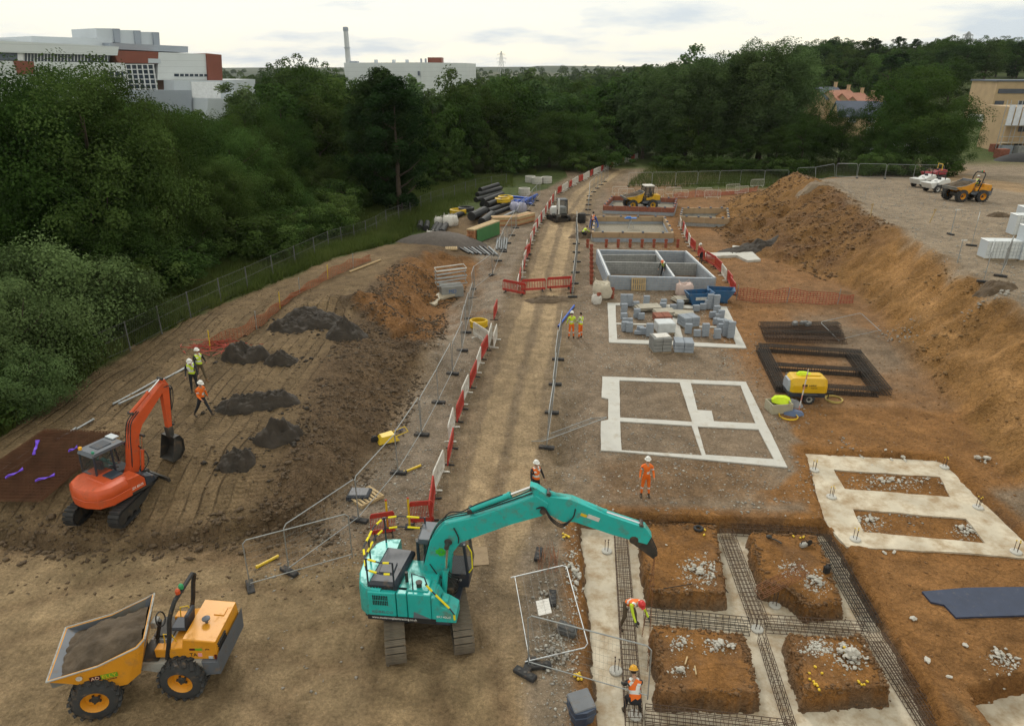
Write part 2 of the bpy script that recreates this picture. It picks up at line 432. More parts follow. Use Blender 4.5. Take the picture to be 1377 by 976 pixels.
def onp(px, py, z=0.0):
    """ground point under a sight line, found by iterating on the terrain height"""
    for i in range(4):
        x, y = G(px, py, z); z = on(x, y)
    x, y = G(px, py, z)
    return Vector((x, y, z))
def axis(parts):
    out = []
    for a, b, s0, s1 in parts:
        p = a
        while p < b - 1e-6:
            out.append(p); p += s0 + (s1 - s0) * (p - a) / (b - a)
    out.append(parts[-1][1]); return np.array(out)
XS = axis([(-2600, -200, 300, 40), (-200, -60, 30, 3), (-60, -22, 2.2, .35), (-22, 2.5, .16, .12), (2.5, 15.5, .075, .075), (15.5, 24, .12, .2), (24, 38, .2, .26), (38, 45, .3, .7), (45, 130, .8, 6), (130, 2600, 8, 320)])
YS = axis([(-60, 10, 12, 1), (10, 12.4, .5, .1), (12.4, 24, .075, .09), (24, 36, .11, .17), (36, 70, .18, .32), (70, 104, .36, .6), (104, 140, .7, 1.4), (140, 500, 1.8, 14), (500, 4200, 20, 170)])
XX, YY = np.meshgrid(XS, YS)
ZZ = hgt(XX, YY)
# ---- surface colours (what the ground is made of)
def lerp(c, col, m): return c * (1 - m[..., None]) + np.array(col) * m[..., None]
x, y = XX, YY
n1 = fbm(x * .16, y * .16, 60, 5); n2 = fbm(x * .7, y * .7, 61, 5); n3 = fbm(x * 3.1, y * 3.1, 62, 3)
TAN = (.275, .205, .120); BROWN = (.150, .108, .064); ORANGE = (.225, .115, .040); GREY = (.225, .185, .140); CLAY = (.052, .036, .023); GRASS = (.062, .090, .028); PALE = (.345, .268, .168); YEL = (.34, .20, .085)
c = np.zeros(x.shape + (3,)) + np.array(BROWN) * 1.12
rd = line_d(x, y, ROAD)
gravel = np.zeros(x.shape); cleat = np.zeros(x.shape); lump = np.zeros(x.shape) + .5
roadside = sstep(9, 6, rd + 1.2 * n1) * sstep(17, 25, y)
c = lerp(c, GREY, roadside * (.65 + .35 * n2).clip(0, 1)); gravel = np.maximum(gravel, roadside * .8)
# plots on the right: trodden stony ground
plots = sstep(3, 4.2, x + .5 * n2) * sstep(21, 23, y) * sstep(120, 90, y)
c = lerp(c, (.215, .172, .128), plots * (.8 + .3 * n1).clip(0, 1)); gravel = np.maximum(gravel, plots * .7)
# near yard
yard = sstep(20.8, 19.6, y + .8 * n1 + .5 * np.sin(x * .55)) * sstep(3.2, 2.4, x + .3 * n2) * sstep(-22, -18, x)
c = lerp(c, (.228, .176, .106), yard * (.75 + .5 * n1).clip(0, 1)); lump *= (1 - .5 * yard)
# field left
fl = sstep(ROAD[0][0] * 0 + 0, 1, (np.interp(y, [p[1] for p in FIELD_TOE], [p[0] for p in FIELD_TOE]) - x) / 1.2) * sstep(20.2, 22, y + .5 * np.sin(x * .55)) * sstep(75, 60, y)
c = lerp(c, (.158, .117, .069), fl); gravel *= (1 - fl)
fcx = np.interp(y, [p[1] for p in FIELD_CREST], [p[0] for p in FIELD_CREST])
cleat = np.maximum(cleat, fl * sstep(.4, -1.0, x - fcx) * sstep(50, 42, y))
dk = fl * sstep(fcx * 0 - 1.2, .6, x - fcx + 1.2 * n2)
c = lerp(c, (.098, .068, .042), dk * .85); lump = np.maximum(lump, dk)
c = lerp(c, CLAY, fl * sstep(.6, -.6, line_d(x, y, GP([(500, 430), (560, 450), (590, 470)], .4)) - 2.0 - n2) * .75)
pit = sstep(.6, -.8, poly_sd(x, y, PITL) - .8 + 1.5 * n2)
c = lerp(c, (.225, .118, .048), pit * .85); gravel *= 1 - pit * .7
c = lerp(c, (.10, .063, .038), pit * sstep(.15, .5, n1 + .3 * n2) * .8)
# haul road
rm = sstep(3.0, 1.9, rd + .5 * n2) * sstep(10, 14, y)
c = lerp(c, TAN, rm * (.8 + .35 * n1).clip(0, 1)); gravel *= 1 - .75 * rm
farr = sstep(13, 21, y)
c = lerp(c, (.165, .135, .10), farr * sstep(3.4, 2.4, rd + .6 * n2) * .55); gravel = np.maximum(gravel, farr * sstep(3.4, 2.4, rd) * .6)
band = sstep(.66, .40, np.abs(rd - .82) + .22 * n2)
c = lerp(c, PALE, band * farr * (.85 + .3 * n1).clip(0, 1)); gravel *= 1 - .8 * band * farr
c = lerp(c, (.15, .118, .08), rm * sstep(.1, .55, -n1 + .4 * n2) * .35)
cleat = np.maximum(cleat, rm * .22); cleat = np.maximum(cleat, yard * .14)
c = lerp(c, (.12, .083, .052), sstep(1.2, .1, np.hypot((x - G(735, 403)[0]) / 2.1, (y - G(735, 403)[1]) / 1.5) + .3 * n2) * .9)
# band of brown churned soil in front of the first plot
bd = sstep(2.2, .8, np.abs(y - 25.3) + .8 * n2) * sstep(3, 4.4, x + n2) * sstep(12, 10, x)
c = lerp(c, (.185, .112, .055), bd * .6)
for T in TRACKS:
    td = line_d(x, y, T) + .15 * n2; c = lerp(c, (.135, .094, .056), np.exp(-((td - .85) / .3) ** 2) * .5 * (.6 + .8 * n1).clip(0, 1))
rs = sstep(-.3, .5, x - np.interp(y, [p[1] for p in FIELD_TOE], [p[0] for p in FIELD_TOE])) * sstep(2.6, 3.4, rd) * sstep(0, -1, x - np.interp(y, [p[1] for p in ROAD], [p[0] for p in ROAD])) * sstep(20, 23, y) * sstep(90, 75, y)
c = lerp(c, (.24, .205, .165), rs * (.7 + .6 * n2).clip(0, 1)); gravel = np.maximum(gravel, rs)
lip = sstep(.1, .7, x + .4 * n2) * sstep(2.9, 2.4, x) * sstep(22.5, 21, y); c = lerp(c, (.205, .17, .13), lip * .85); gravel = np.maximum(gravel, lip)
edc = y - (21.2 + .55 * np.sin(x * .55) + 1.2 * fbm(x * .25, x * 0 + 3, 12, 3)); c = lerp(c, (.075, .054, .034), np.exp(-((edc + .1) / .55) ** 2) * sstep(-6.3, -8, x) * (.5 + .9 * n2).clip(0, 1))
# foundations: orange subsoil
d0 = np.minimum(poly_sd(x, y, TRENCH), poly_sd(x, y, SLAB))
tr = sstep(.9, .25, d0 + .25 * n2)
c = lerp(c, ORANGE, tr); gravel *= 1 - .75 * tr
c = lerp(c, (.125, .072, .036), tr * sstep(-.1, .4, n2 + .3 * n3) * .8)
ebl = sstep(0, .6, x - np.interp(y, [24.3, 26.5], [9.8, 13.0]) + .9 * n2) * sstep(33.0, 31.6, y + .7 * n2) * sstep(23.0, 24.0, y - .1 * (x - 10)) ; c = lerp(c, ORANGE, ebl * .9); gravel *= 1 - .7 * ebl
ee = sstep(0, .5, x - interp([(12, 12.5), (16.9, 11.2), (22.3, 12.8)], y)) * sstep(22.2, 21.2, y)
c = lerp(c, (.235, .122, .045), ee * .9); gravel *= 1 - .7 * ee
# greyer towards the foot of the islands
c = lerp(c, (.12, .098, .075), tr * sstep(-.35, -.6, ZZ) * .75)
# plots between X 12 and the bank: orange soil
oj = sstep(12.5, 15, x + 1.4 * n1) * sstep(31, 33, y) * sstep(112, 95, y)
c = lerp(c, (.225, .122, .052), oj * (.85 + .3 * n1).clip(0, 1)); gravel *= 1 - .5 * oj
c = lerp(c, GREY, sstep(1.6, .4, np.hypot((x - 21.5) / 2.4, (y - 41) / 5.5) + .4 * n2) * .8)
tx = interp(TOE, y) + .5 * n2; cxx = interp(CREST, y)
bk = sstep(-.5, .6, x - tx) * sstep(9, 12, y) * sstep(115, 100, y)
c = lerp(c, (.245, .140, .054), bk); gravel *= 1 - .8 * bk
seam = np.exp(-((x - tx - 1.7 - .5 * n2) / .45) ** 2) * bk * sstep(24, 28, y) * sstep(54, 46, y)
c = lerp(c, YEL, (seam * .85).clip(0, 1)); c = lerp(c, YEL, bk * sstep(.1, .6, n1 - .2 * n2) * .5)
ch = bk * sstep(54, 58, y) * sstep(82, 70, y)
c = lerp(c, (.12, .070, .038), ch * (.55 + .8 * n2).clip(0, 1)); lump = np.maximum(lump, bk * .8)
pt = sstep(-.8, .4, x - cxx + .9 * n2) * sstep(8, 12, y) * sstep(135, 118, y)
c = lerp(c, (.235, .195, .145), pt); gravel = np.maximum(gravel, pt); lump *= 1 - .6 * pt
yl = pt * sstep(3.5, 2, line_d(x, y, [(75, 128), (62, 100), (60, 84), (68, 66), (80, 58)]) + 2 * n1)
c = lerp(c, (.30, .215, .125), yl * .9); gravel *= 1 - .6 * yl
# vegetation
vx = np.where(y < VERGE[0][1], VERGE[0][0], np.where(y > VERGE[-1][1], 400.0, verge_x(y)))
gr = sstep(.4, -.5, x - vx + .7 * n2) * np.where(y > VERGE[-1][1], sstep(120, 126, y - .12 * x + 2 * n1) + (x < 9) * sstep(5, 6.5, rd), 1).clip(0, 1)
mid = sstep(124, 130, y + 3 * n1 - .02 * x) ; gr = np.maximum(gr, mid * (1 - sstep(8.5, 6, rd)))
gr = np.maximum(gr, sstep(200, 230, y)); gr *= 1 - pt * sstep(170, 130, y)
gr = np.maximum(gr, sstep(64, 74, x) * sstep(80, 95, y) * (1 - pt) )
gr = np.maximum(gr, sstep(99, 104, y - .08 * (x - 20) + n1 * 1.5) * sstep(15, 18, x - .9 * (y - 95)) * (1 - pt))
c = lerp(c, GRASS, gr); c = lerp(c, (.075, .085, .032), gr * (.5 * n2 + .15).clip(0, 1)); gravel *= 1 - gr; cleat *= 1 - gr
far = sstep(350, 900, y); c = lerp(c, (.05, .072, .05), far); c = lerp(c, (.09, .105, .07), far * sstep(0, .3, fbm(x * .004, y * .006, 70, 3)))  # bluish tint growing with distance: haze put into the ground colour
c *= (1 + .20 * n1 + .26 * n2 + .16 * n3)[..., None]
c = (c * np.array([.985, .93, .89])).clip(.006, .8)
nx, ny = len(XS), len(YS)
V = np.stack([XX, YY, ZZ], -1).reshape(-1, 3)
I = np.arange(nx * ny).reshape(ny, nx)
Fq = np.stack([I[:-1, :-1], I[:-1, 1:], I[1:, 1:], I[1:, :-1]], -1).reshape(-1, 4)
gm = bpy.data.materials.new('earth'); gm.use_nodes = True; nt = gm.node_tree; L = nt.links
p = nt.nodes['Principled BSDF']; p.inputs['Roughness'].default_value = .95; p.inputs['Specular IOR Level'].default_value = .15
ac = N(nt, 'ShaderNodeAttribute', attribute_name='soil'); am = N(nt, 'ShaderNodeAttribute', attribute_name='mask')
sm = N(nt, 'ShaderNodeSeparateColor'); L.new(am.outputs['Color'], sm.inputs[0])
geo = N(nt, 'ShaderNodeNewGeometry')
def noise(scale, det=4, rough=.55, vec=None):
    n = N(nt, 'ShaderNodeTexNoise'); n.inputs['Scale'].default_value = scale; n.inputs['Detail'].default_value = det; n.inputs['Roughness'].default_value = rough
    L.new(vec or geo.outputs['Position'], n.inputs['Vector']); return n.outputs['Fac']
def math_(op, a, b=None, c=None):
    n = N(nt, 'ShaderNodeMath', operation=op)
    for i, q in enumerate((a, b, c)):
        if q is None: continue
        if isinstance(q, (int, float)): n.inputs[i].default_value = q
        else: L.new(q, n.inputs[i])
    return n.outputs[0]
def ramp(v, a, b, lo=0.0, hi=1.0):
    n = N(nt, 'ShaderNodeMapRange'); n.inputs[1].default_value = a; n.inputs[2].default_value = b; n.inputs[3].default_value = lo; n.inputs[4].default_value = hi; L.new(v, n.inputs[0]); return n.outputs[0]
f1 = noise(1.3, 7, .62); f2 = noise(9, 5, .6); f3 = noise(38, 3, .6)
v = math_('MULTIPLY', ramp(f1, .3, .7, .74, 1.26), ramp(f2, .25, .75, .66, 1.34))
v = math_('MULTIPLY', v, ramp(f3, .25, .75, .66, 1.34))
# cleat prints of tracked machines
px_ = N(nt, 'ShaderNodeSeparateXYZ'); L.new(geo.outputs['Position'], px_.inputs[0])
wobx = math_('ADD', px_.outputs['X'], math_('MULTIPLY', noise(.2, 2), .9))
strip = math_('FRACT', math_('MULTIPLY', wobx, 1.75))
sid = math_('FLOOR', math_('MULTIPLY', wobx, 1.75))
ph = math_('MULTIPLY', math_('FRACT', math_('MULTIPLY', math_('SINE', math_('MULTIPLY', sid, 12.9)), 43758.5)), 6.28)
cl = math_('SINE', math_('ADD', math_('MULTIPLY', math_('ADD', px_.outputs['Y'], math_('MULTIPLY', noise(2.0, 2), .12)), 31.0), ph))
edge = math_('ABSOLUTE', math_('SUBTRACT', strip, .5))
cl = math_('MULTIPLY', math_('MULTIPLY', cl, ramp(edge, .47, .40)), ramp(noise(.5, 3), .36, .6))
clm = math_('MULTIPLY', cl, sm.outputs['Green'])
groove = math_('MULTIPLY', ramp(edge, .40, .5), math_('MULTIPLY', sm.outputs['Green'], ramp(noise(.45, 3), .35, .6)))
v = math_('MULTIPLY', v, math_('ADD', 1.0, math_('MULTIPLY', sm.outputs['Green'], math_('MULTIPLY', math_('SUBTRACT', ph, 3.14), .045))))
v = math_('MULTIPLY', v, math_('ADD', 1.0, math_('MULTIPLY', clm, .10)))
v = math_('MULTIPLY', v, math_('SUBTRACT', 1.0, math_('MULTIPLY', groove, .55)))
sc_ = N(nt, 'ShaderNodeVectorMath', operation='SCALE'); L.new(ac.outputs['Color'], sc_.inputs[0]); L.new(v, sc_.inputs['Scale'])
# pebbles
vo = N(nt, 'ShaderNodeTexVoronoi'); vo.inputs['Scale'].default_value = 11; L.new(geo.outputs['Position'], vo.inputs['Vector'])
vo2 = N(nt, 'ShaderNodeTexVoronoi'); vo2.inputs['Scale'].default_value = 4.5; L.new(geo.outputs['Position'], vo2.inputs['Vector'])
sx = N(nt, 'ShaderNodeSeparateColor'); L.new(vo.outputs['Color'], sx.inputs[0]); sx2 = N(nt, 'ShaderNodeSeparateColor'); L.new(vo2.outputs['Color'], sx2.inputs[0])
peb = math_('MULTIPLY', math_('MULTIPLY', ramp(vo.outputs['Distance'], .34, .22), ramp(sx.outputs[0], .62, .70)), sm.outputs['Red'])
peb2 = math_('MULTIPLY', math_('MULTIPLY', ramp(vo2.outputs['Distance'], .22, .14), ramp(sx2.outputs[0], .80, .86)), math_('ADD', math_('MULTIPLY', sm.outputs['Red'], .9), .12))
pm = math_('MAXIMUM', peb, peb2)
mixp = N(nt, 'ShaderNodeMixRGB'); L.new(math_('MULTIPLY', pm, math_('MULTIPLY', sx.outputs[1], .9)), mixp.inputs[0]); L.new(sc_.outputs[0], mixp.inputs[1]); mixp.inputs[2].default_value = (.46, .42, .36, 1)
L.new(mixp.outputs[0], p.inputs['Base Color'])
# cracked clods
vc = N(nt, 'ShaderNodeTexVoronoi', feature='DISTANCE_TO_EDGE'); vc.inputs['Scale'].default_value = 2.6
wv = N(nt, 'ShaderNodeVectorMath', operation='ADD'); nv = N(nt, 'ShaderNodeTexNoise'); nv.inputs['Scale'].default_value = 3.0; L.new(geo.outputs['Position'], nv.inputs['Vector'])
ws = N(nt, 'ShaderNodeVectorMath', operation='SCALE'); ws.inputs['Scale'].default_value = .5; L.new(nv.outputs['Color'], ws.inputs[0]); L.new(geo.outputs['Position'], wv.inputs[0]); L.new(ws.outputs[0], wv.inputs[1]); L.new(wv.outputs[0], vc.inputs['Vector'])
ck = math_('MULTIPLY', ramp(vc.outputs['Distance'], 0, .12), sm.outputs['Blue'])
hh = math_('ADD', math_('MULTIPLY', f1, .16), math_('MULTIPLY', f2, .05))
hh = math_('ADD', hh, math_('MULTIPLY', f3, .018))
hh = math_('ADD', hh, math_('MULTIPLY', ck, .05))
hh = math_('ADD', hh, math_('MULTIPLY', clm, .020)); hh = math_('SUBTRACT', hh, math_('MULTIPLY', groove, .09)); hh = math_('ADD', hh, math_('MULTIPLY', pm, .03))
bp = N(nt, 'ShaderNodeBump'); bp.inputs['Strength'].default_value = .9; bp.inputs['Distance'].default_value = 1.0; L.new(hh, bp.inputs['Height']); L.new(bp.outputs[0], p.inputs['Normal'])
mk = np.stack([gravel, cleat, lump * (1 - gr)], -1).clip(0, 1)
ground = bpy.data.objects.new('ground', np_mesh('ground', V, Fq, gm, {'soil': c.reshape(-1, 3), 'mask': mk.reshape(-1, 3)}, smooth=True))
link(ground); tag(ground, kind='structure')

# ---------------------------------------------------------------- concrete: blinding, strip foundations, puddles
def fill_poly(outer, holes, z0, z1, wob=0.0, seg=0.0):
    """flat slab with holes"""
    bm = bmesh.new(); eds = []
    for lp in [outer] + holes:
        pts = []
        for i in range(len(lp)):
            a = Vector(lp[i]); b = Vector(lp[(i + 1) % len(lp)])
            k = max(1, int((b - a).length / seg)) if seg else 1
            for j in range(k):
                q = a.lerp(b, j / k)
                if wob and j: q += Vector((rnd.uniform(-wob, wob), rnd.uniform(-wob, wob)))
                pts.append(q)
        vs = [bm.verts.new((q.x, q.y, z1)) for q in pts]
        for i in range(len(vs)): eds.append(bm.edges.new((vs[i], vs[(i + 1) % len(vs)])))
    r = bmesh.ops.triangle_fill(bm, use_beauty=True, edges=eds)
    fs = [g for g in r['geom'] if isinstance(g, bmesh.types.BMFace)]
    for f in fs:
        if f.normal.z < 0: f.normal_flip()
    ex = bmesh.ops.extrude_face_region(bm, geom=fs)
    for g in ex['geom']:
        if isinstance(g, bmesh.types.BMVert): g.co.z = z0
    bmesh.ops.recalc_face_normals(bm, faces=bm.faces)
    return bm
def bm_obj(name, bm, mat, parent=None):
    me = bpy.data.meshes.new(name); bm.to_mesh(me); bm.free(); me.materials.append(mat)
    return link(bpy.data.objects.new(name, me), parent)
CONC = pmat('blinding concrete', (.56, .50, .395), .9, var=.22, scale=.9, bump=.012, bscale=14, dirt=.55, dirtcol=(.33, .235, .135), coord='Object', detail=8)
CONC2 = pmat('strip concrete', (.50, .49, .455), .85, var=.07, scale=1.2, bump=.006, bscale=25, dirt=.24, dirtcol=(.36, .31, .24), detail=8)
from itertools import chain
def grow(poly, d):
    cx = sum(p[0] for p in poly) / len(poly); cy = sum(p[1] for p in poly) / len(poly)
    return [(p[0] + (p[0] - cx) / math.hypot(p[0] - cx, p[1] - cy) * d, p[1] + (p[1] - cy) / math.hypot(p[0] - cx, p[1] - cy) * d) for p in poly]
bl = bm_obj('trench_floor', fill_poly(TRENCH, [], FLOOR - .02, FLOOR + .05, .02, 1.0), CONC)
tag(bl, kind='structure')
sl = bm_obj('slab_floor', fill_poly(SLAB, [ISL[4], ISL[5]], -.4, -.20, .03, .5), CONC); tag(sl, kind='structure')
pe = bm_obj('pit_floor', fill_poly(PIT_E, [], -1.0, -.95), CONC); tag(pe, kind='structure')
fz = .06
f1o = GP([(810, 506), (1003, 513), (1059, 628), (838, 607), (808, 605), (808, 566), (818, 564), (818, 536), (809, 534)], fz)
f1h = [GP([(833, 511), (914, 514), (931, 567), (834, 561)], fz), GP([(929, 515), (996, 518), (1016, 569), (960, 566), (957, 552), (938, 551)], fz),
       GP([(834, 566), (930, 572), (944, 612), (836, 605)], fz), GP([(938, 573), (1020, 577), (1041, 617), (949, 611)], fz)]
o = bm_obj('strip_foundation', fill_poly(f1o, f1h, -.35, fz, .012, .6), CONC2)
tag(o, 'pale concrete strip foundation of four bare rectangles, empty and newly cast', 'foundation')
f2o = GP([(817, 407), (977, 412), (1004, 468), (819, 460)], fz)
f2h = [GP([(828, 410), (900, 413), (904, 436), (828.5, 434)], fz), GP([(828.7, 435.6), (904, 437.6), (909, 458.5), (830, 456)], fz), GP([(909, 414), (967, 415), (979, 439), (914, 437.5)], fz), GP([(914.5, 439), (980, 440.6), (990, 463), (920, 459.5)], fz)]
o = bm_obj('strip_foundation', fill_poly(f2o, f2h, -.35, fz, .012, .6), CONC2)
tag(o, 'pale concrete strip foundation loaded with stacks of grey blocks', 'foundation')
f3o = GP([(985, 330), (1003, 330), (1023, 349), (1005, 350), (990, 343), (950, 345), (948, 340), (984, 339)], .25)
o = bm_obj('strip_foundation', fill_poly(f3o, [], -.4, .25, .02, .6), CONC2)
tag(o, 'short cranked piece of concrete strip foundation in churned orange soil', 'foundation')
PUD = pmat('muddy water', (.42, .36, .27), .12, var=.05, scale=.4, spec=.5)
for i, P in enumerate(PUDDLES):
    q = bm_obj('puddle', fill_poly(P, [], -.75, -.60, .12, .5), PUD)
    tag(q, ['milky brown puddle in the lower end of the dug pit', 'milky brown puddle beside the stacked steel props in the pit'][i], 'puddle')
# ================================================================ TREES
def leaf_mat(name, col, col2):
    m = bpy.data.materials.new(name); m.use_nodes = True; nt = m.node_tree; nt.nodes.clear(); L = nt.links
    o = N(nt, 'ShaderNodeOutputMaterial'); d = N(nt, 'ShaderNodeBsdfDiffuse'); t = N(nt, 'ShaderNodeBsdfTranslucent'); ms = N(nt, 'ShaderNodeMixShader'); ms.inputs[0].default_value = .28
    a = N(nt, 'ShaderNodeAttribute', attribute_name='tint'); oi = N(nt, 'ShaderNodeObjectInfo')
    s = N(nt, 'ShaderNodeSeparateColor'); L.new(a.outputs['Color'], s.inputs[0])
    mr = N(nt, 'ShaderNodeMixRGB'); mr.inputs[1].default_value = (*col, 1); mr.inputs[2].default_value = (*col2, 1); L.new(s.outputs[0], mr.inputs[0])
    hs = N(nt, 'ShaderNodeHueSaturation'); L.new(mr.outputs[0], hs.inputs['Color'])
    r1 = N(nt, 'ShaderNodeMapRange'); r1.inputs[3].default_value = .485; r1.inputs[4].default_value = .515; L.new(oi.outputs['Random'], r1.inputs[0]); L.new(r1.outputs[0], hs.inputs['Hue'])
    r2 = N(nt, 'ShaderNodeMath', operation='MULTIPLY_ADD'); L.new(oi.outputs['Random'], r2.inputs[0]); r2.inputs[1].default_value = 7.31; r2.inputs[2].default_value = 0
    fr = N(nt, 'ShaderNodeMath', operation='FRACT'); L.new(r2.outputs[0], fr.inputs[0])
    r3 = N(nt, 'ShaderNodeMapRange'); r3.inputs[3].default_value = .72; r3.inputs[4].default_value = 1.28; L.new(fr.outputs[0], r3.inputs[0]); L.new(r3.outputs[0], hs.inputs['Value'])
    L.new(hs.outputs[0], d.inputs[0]); L.new(hs.outputs[0], t.inputs[0]); L.new(d.outputs[0], ms.inputs[1]); L.new(t.outputs[0], ms.inputs[2]); L.new(ms.outputs[0], o.inputs[0])
    return m
BARK = pmat('bark', (.075, .058, .042), .95, var=.3, scale=4, bump=.02, bscale=12)
def crown_mesh(name, seed, H, Rr, z0, nclump, nleaf, leaf, mat, top=1.0, shape='round', droop=0.0):
    g = np.random.default_rng(seed)
    C = []; rad = []
    while len(C) < nclump:
        d = g.normal(size=3); d /= np.linalg.norm(d)
        u = g.random() ** .38
        if shape == 'round': q = np.array([d[0] * Rr, d[1] * Rr, d[2] * (H - z0) * .5]) * u + [0, 0, z0 + (H - z0) * .5]
        elif shape == 'cone':
            h = g.random() ** 1.25; rr = Rr * (1 - h) ** .75 * (.45 + .55 * g.random()); a = g.random() * 6.283; q = np.array([rr * math.cos(a), rr * math.sin(a), z0 + h * (H - z0)])
        else:
            h = g.random(); rr = Rr * (math.sin(math.pi * min(1, h * .9 + .08)) ** .6) * (.35 + .65 * g.random()); a = g.random() * 6.283; q = np.array([rr * math.cos(a), rr * math.sin(a), z0 + h * (H - z0)])
        f = 1 + .22 * math.sin(3.1 * math.atan2(d[1], d[0]) + seed) + .12 * math.sin(7 * d[2] + seed * 2)
        q[:2] *= f
        C.append(q); rad.append(Rr * g.uniform(.15, .30) * (1.0 if shape == 'round' else .8))
    C = np.array(C); rad = np.array(rad)
    k = nleaf // nclump; n = k * nclump
    cc = np.repeat(C, k, 0); rr = np.repeat(rad, k)
    d = g.normal(size=(n, 3)); d /= np.linalg.norm(d, axis=1)[:, None]
    d[:, 2] = np.where((d[:, 2] < -.3) & (g.random(n) < .6), -d[:, 2], d[:, 2])
    P = cc + d * (rr * (.45 + .65 * g.random(n) ** .5))[:, None]
    P[:, 2] -= droop * rr * g.random(n) * 1.5
    tz = np.percentile(P[:, 2], 99.7); P[:, 2] = z0 + (P[:, 2] - z0) * (H - z0) / (tz - z0)
    ctr = np.array([0, 0, z0 + (H - z0) * .45])
    outw = P - ctr; outw /= np.linalg.norm(outw, axis=1)[:, None] + 1e-6
    nrm = d * .6 + outw * .5 + g.normal(size=(n, 3)) * .55 + [0, 0, .25]; nrm /= np.linalg.norm(nrm, axis=1)[:, None]
    tn = np.cross(nrm, g.normal(size=(n, 3))); tn /= np.linalg.norm(tn, axis=1)[:, None] + 1e-6
    bt = np.cross(nrm, tn)
    sz = leaf * g.uniform(.6, 1.35, n)[:, None]
    V = np.stack([P - tn * sz, P - bt * sz * .62 + nrm * sz * .12, P + tn * sz, P + bt * sz * .62 + nrm * sz * .12], 1).reshape(-1, 3)
    F = np.arange(n * 4).reshape(-1, 4)
    ctint = np.repeat(g.random(nclump), k) * .82 + .18 * g.random(n)
    col = np.repeat(np.stack([ctint, ctint, ctint], -1), 4, 0)
    return np_mesh(name, V, F, mat, {'tint': col})
def trunk_mesh(name, seed, H, r, z0, Rr, limbs=7, n=7):
    g = random.Random(seed); b = MB()
    pts = []; px = py = 0
    for i in range(6):
        h = -.4 + (H * .8 + .4) * i / 5; pts.append((px, py, h)); px += g.uniform(-.12, .12) * H * .06; py += g.uniform(-.12, .12) * H * .06
    b.tube(pts, [r * (1.25 if i == 0 else 1) * (1 - .85 * i / 5) for i in range(6)], n)
    for i in range(limbs):
        h = z0 + (H * .7 - z0) * (i + .3) / limbs; a = g.random() * 6.283; l = Rr * g.uniform(.5, .85)
        s = Vector((0, 0, h)); e1 = s + Vector((math.cos(a) * l * .5, math.sin(a) * l * .5, l * .3)); e2 = s + Vector((math.cos(a) * l, math.sin(a) * l, l * .75))
        b.tube([s, e1, e2], [r * .42, r * .26, r * .06], 5)
    return b.mesh(name, BARK, True)
LM = {'oak': leaf_mat('oak leaves', (0.028, 0.054, 0.014), (0.066, 0.113, 0.028)),
      'ash': leaf_mat('ash leaves', (0.034, 0.061, 0.016), (0.083, 0.135, 0.037)),
      'willow': leaf_mat('willow leaves', (0.065, 0.102, 0.037), (0.139, 0.204, 0.080)),
      'dark': leaf_mat('dark leaves', (0.019, 0.038, 0.013), (0.044, 0.079, 0.028)),
      'birch': leaf_mat('birch leaves', (0.062, 0.099, 0.040), (0.139, 0.201, 0.086)),
      'poplar': leaf_mat('poplar leaves', (0.050, 0.083, 0.032), (0.114, 0.175, 0.068)),
      'bush': leaf_mat('bush leaves', (0.034, 0.061, 0.016), (0.088, 0.137, 0.039))}
#       kind: height, radius, crown base, clumps, leaves, leaf size, shape
PROTO = {'oak': (15, 5.6, 1.2, 150, 44000, .096, 'round', 0), 'ash': (15, 4.8, 1.0, 130, 40000, .094, 'round', .3), 'willow': (8, 4.8, .3, 120, 24000, .105, 'round', .3),
         'dark': (16, 3.9, .8, 120, 24000, .125, 'tall', 0), 'birch': (14, 2.6, 2.4, 60, 8000, .12, 'tall', .5), 'poplar': (20, 5.6, 1.6, 170, 38000, .13, 'round', .2), 'bush': (4, 2.6, .1, 50, 9000, .09, 'round', .1)}
LABEL = {'oak': ('broadleaf_tree', 'broad dark green tree crowding the wood beside the site', 'trees of the wood'),
         'ash': ('broadleaf_tree', 'mid green leafy tree crowding the wood beside the site', 'mid green trees of the wood'),
         'willow': ('willow_tree', 'pale grey-green bushy willow at the edge of the wood by the fence', 'pale willows at the wood edge'),
         'dark': ('dark_tree', 'tall nearly black evergreen standing among paler trees of the wood', 'dark evergreens'),
         'birch': ('birch_tree', 'thin feathery pale tree standing out above the wood', 'feathery pale trees'),
         'poplar': ('tall_tree', 'tall full tree with grey-green crown beyond the far end of the road', 'tall trees beyond the far end of the road'),
         'bush': ('shrub', 'rounded green shrub along the verge in front of the wood', 'shrubs on the verge')}
PM = {}
for i, (k, (H, Rr, z0, nc, nl, lf, sh, dr)) in enumerate(PROTO.items()):
    for var_ in range(2 if k in ('oak', 'ash', 'bush') else 1):
        PM[k, 'near', var_] = (trunk_mesh('trunk', i + 30 * var_, H, H * .021, z0 + .6, Rr), crown_mesh('crown', 10 * i + var_ * 3 + 1, H, Rr, z0, nc, nl, lf, LM[k], shape=sh, droop=dr))
    PM[k, 'far', 0] = (trunk_mesh('trunk', i + 60, H, H * .021, z0 + .6, Rr, 4, 5), crown_mesh('crown', 10 * i + 7, H, Rr, z0, nc // 2, nl // 5, lf * 2.2, LM[k], shape=sh, droop=dr))
tr_rnd = random.Random(11)
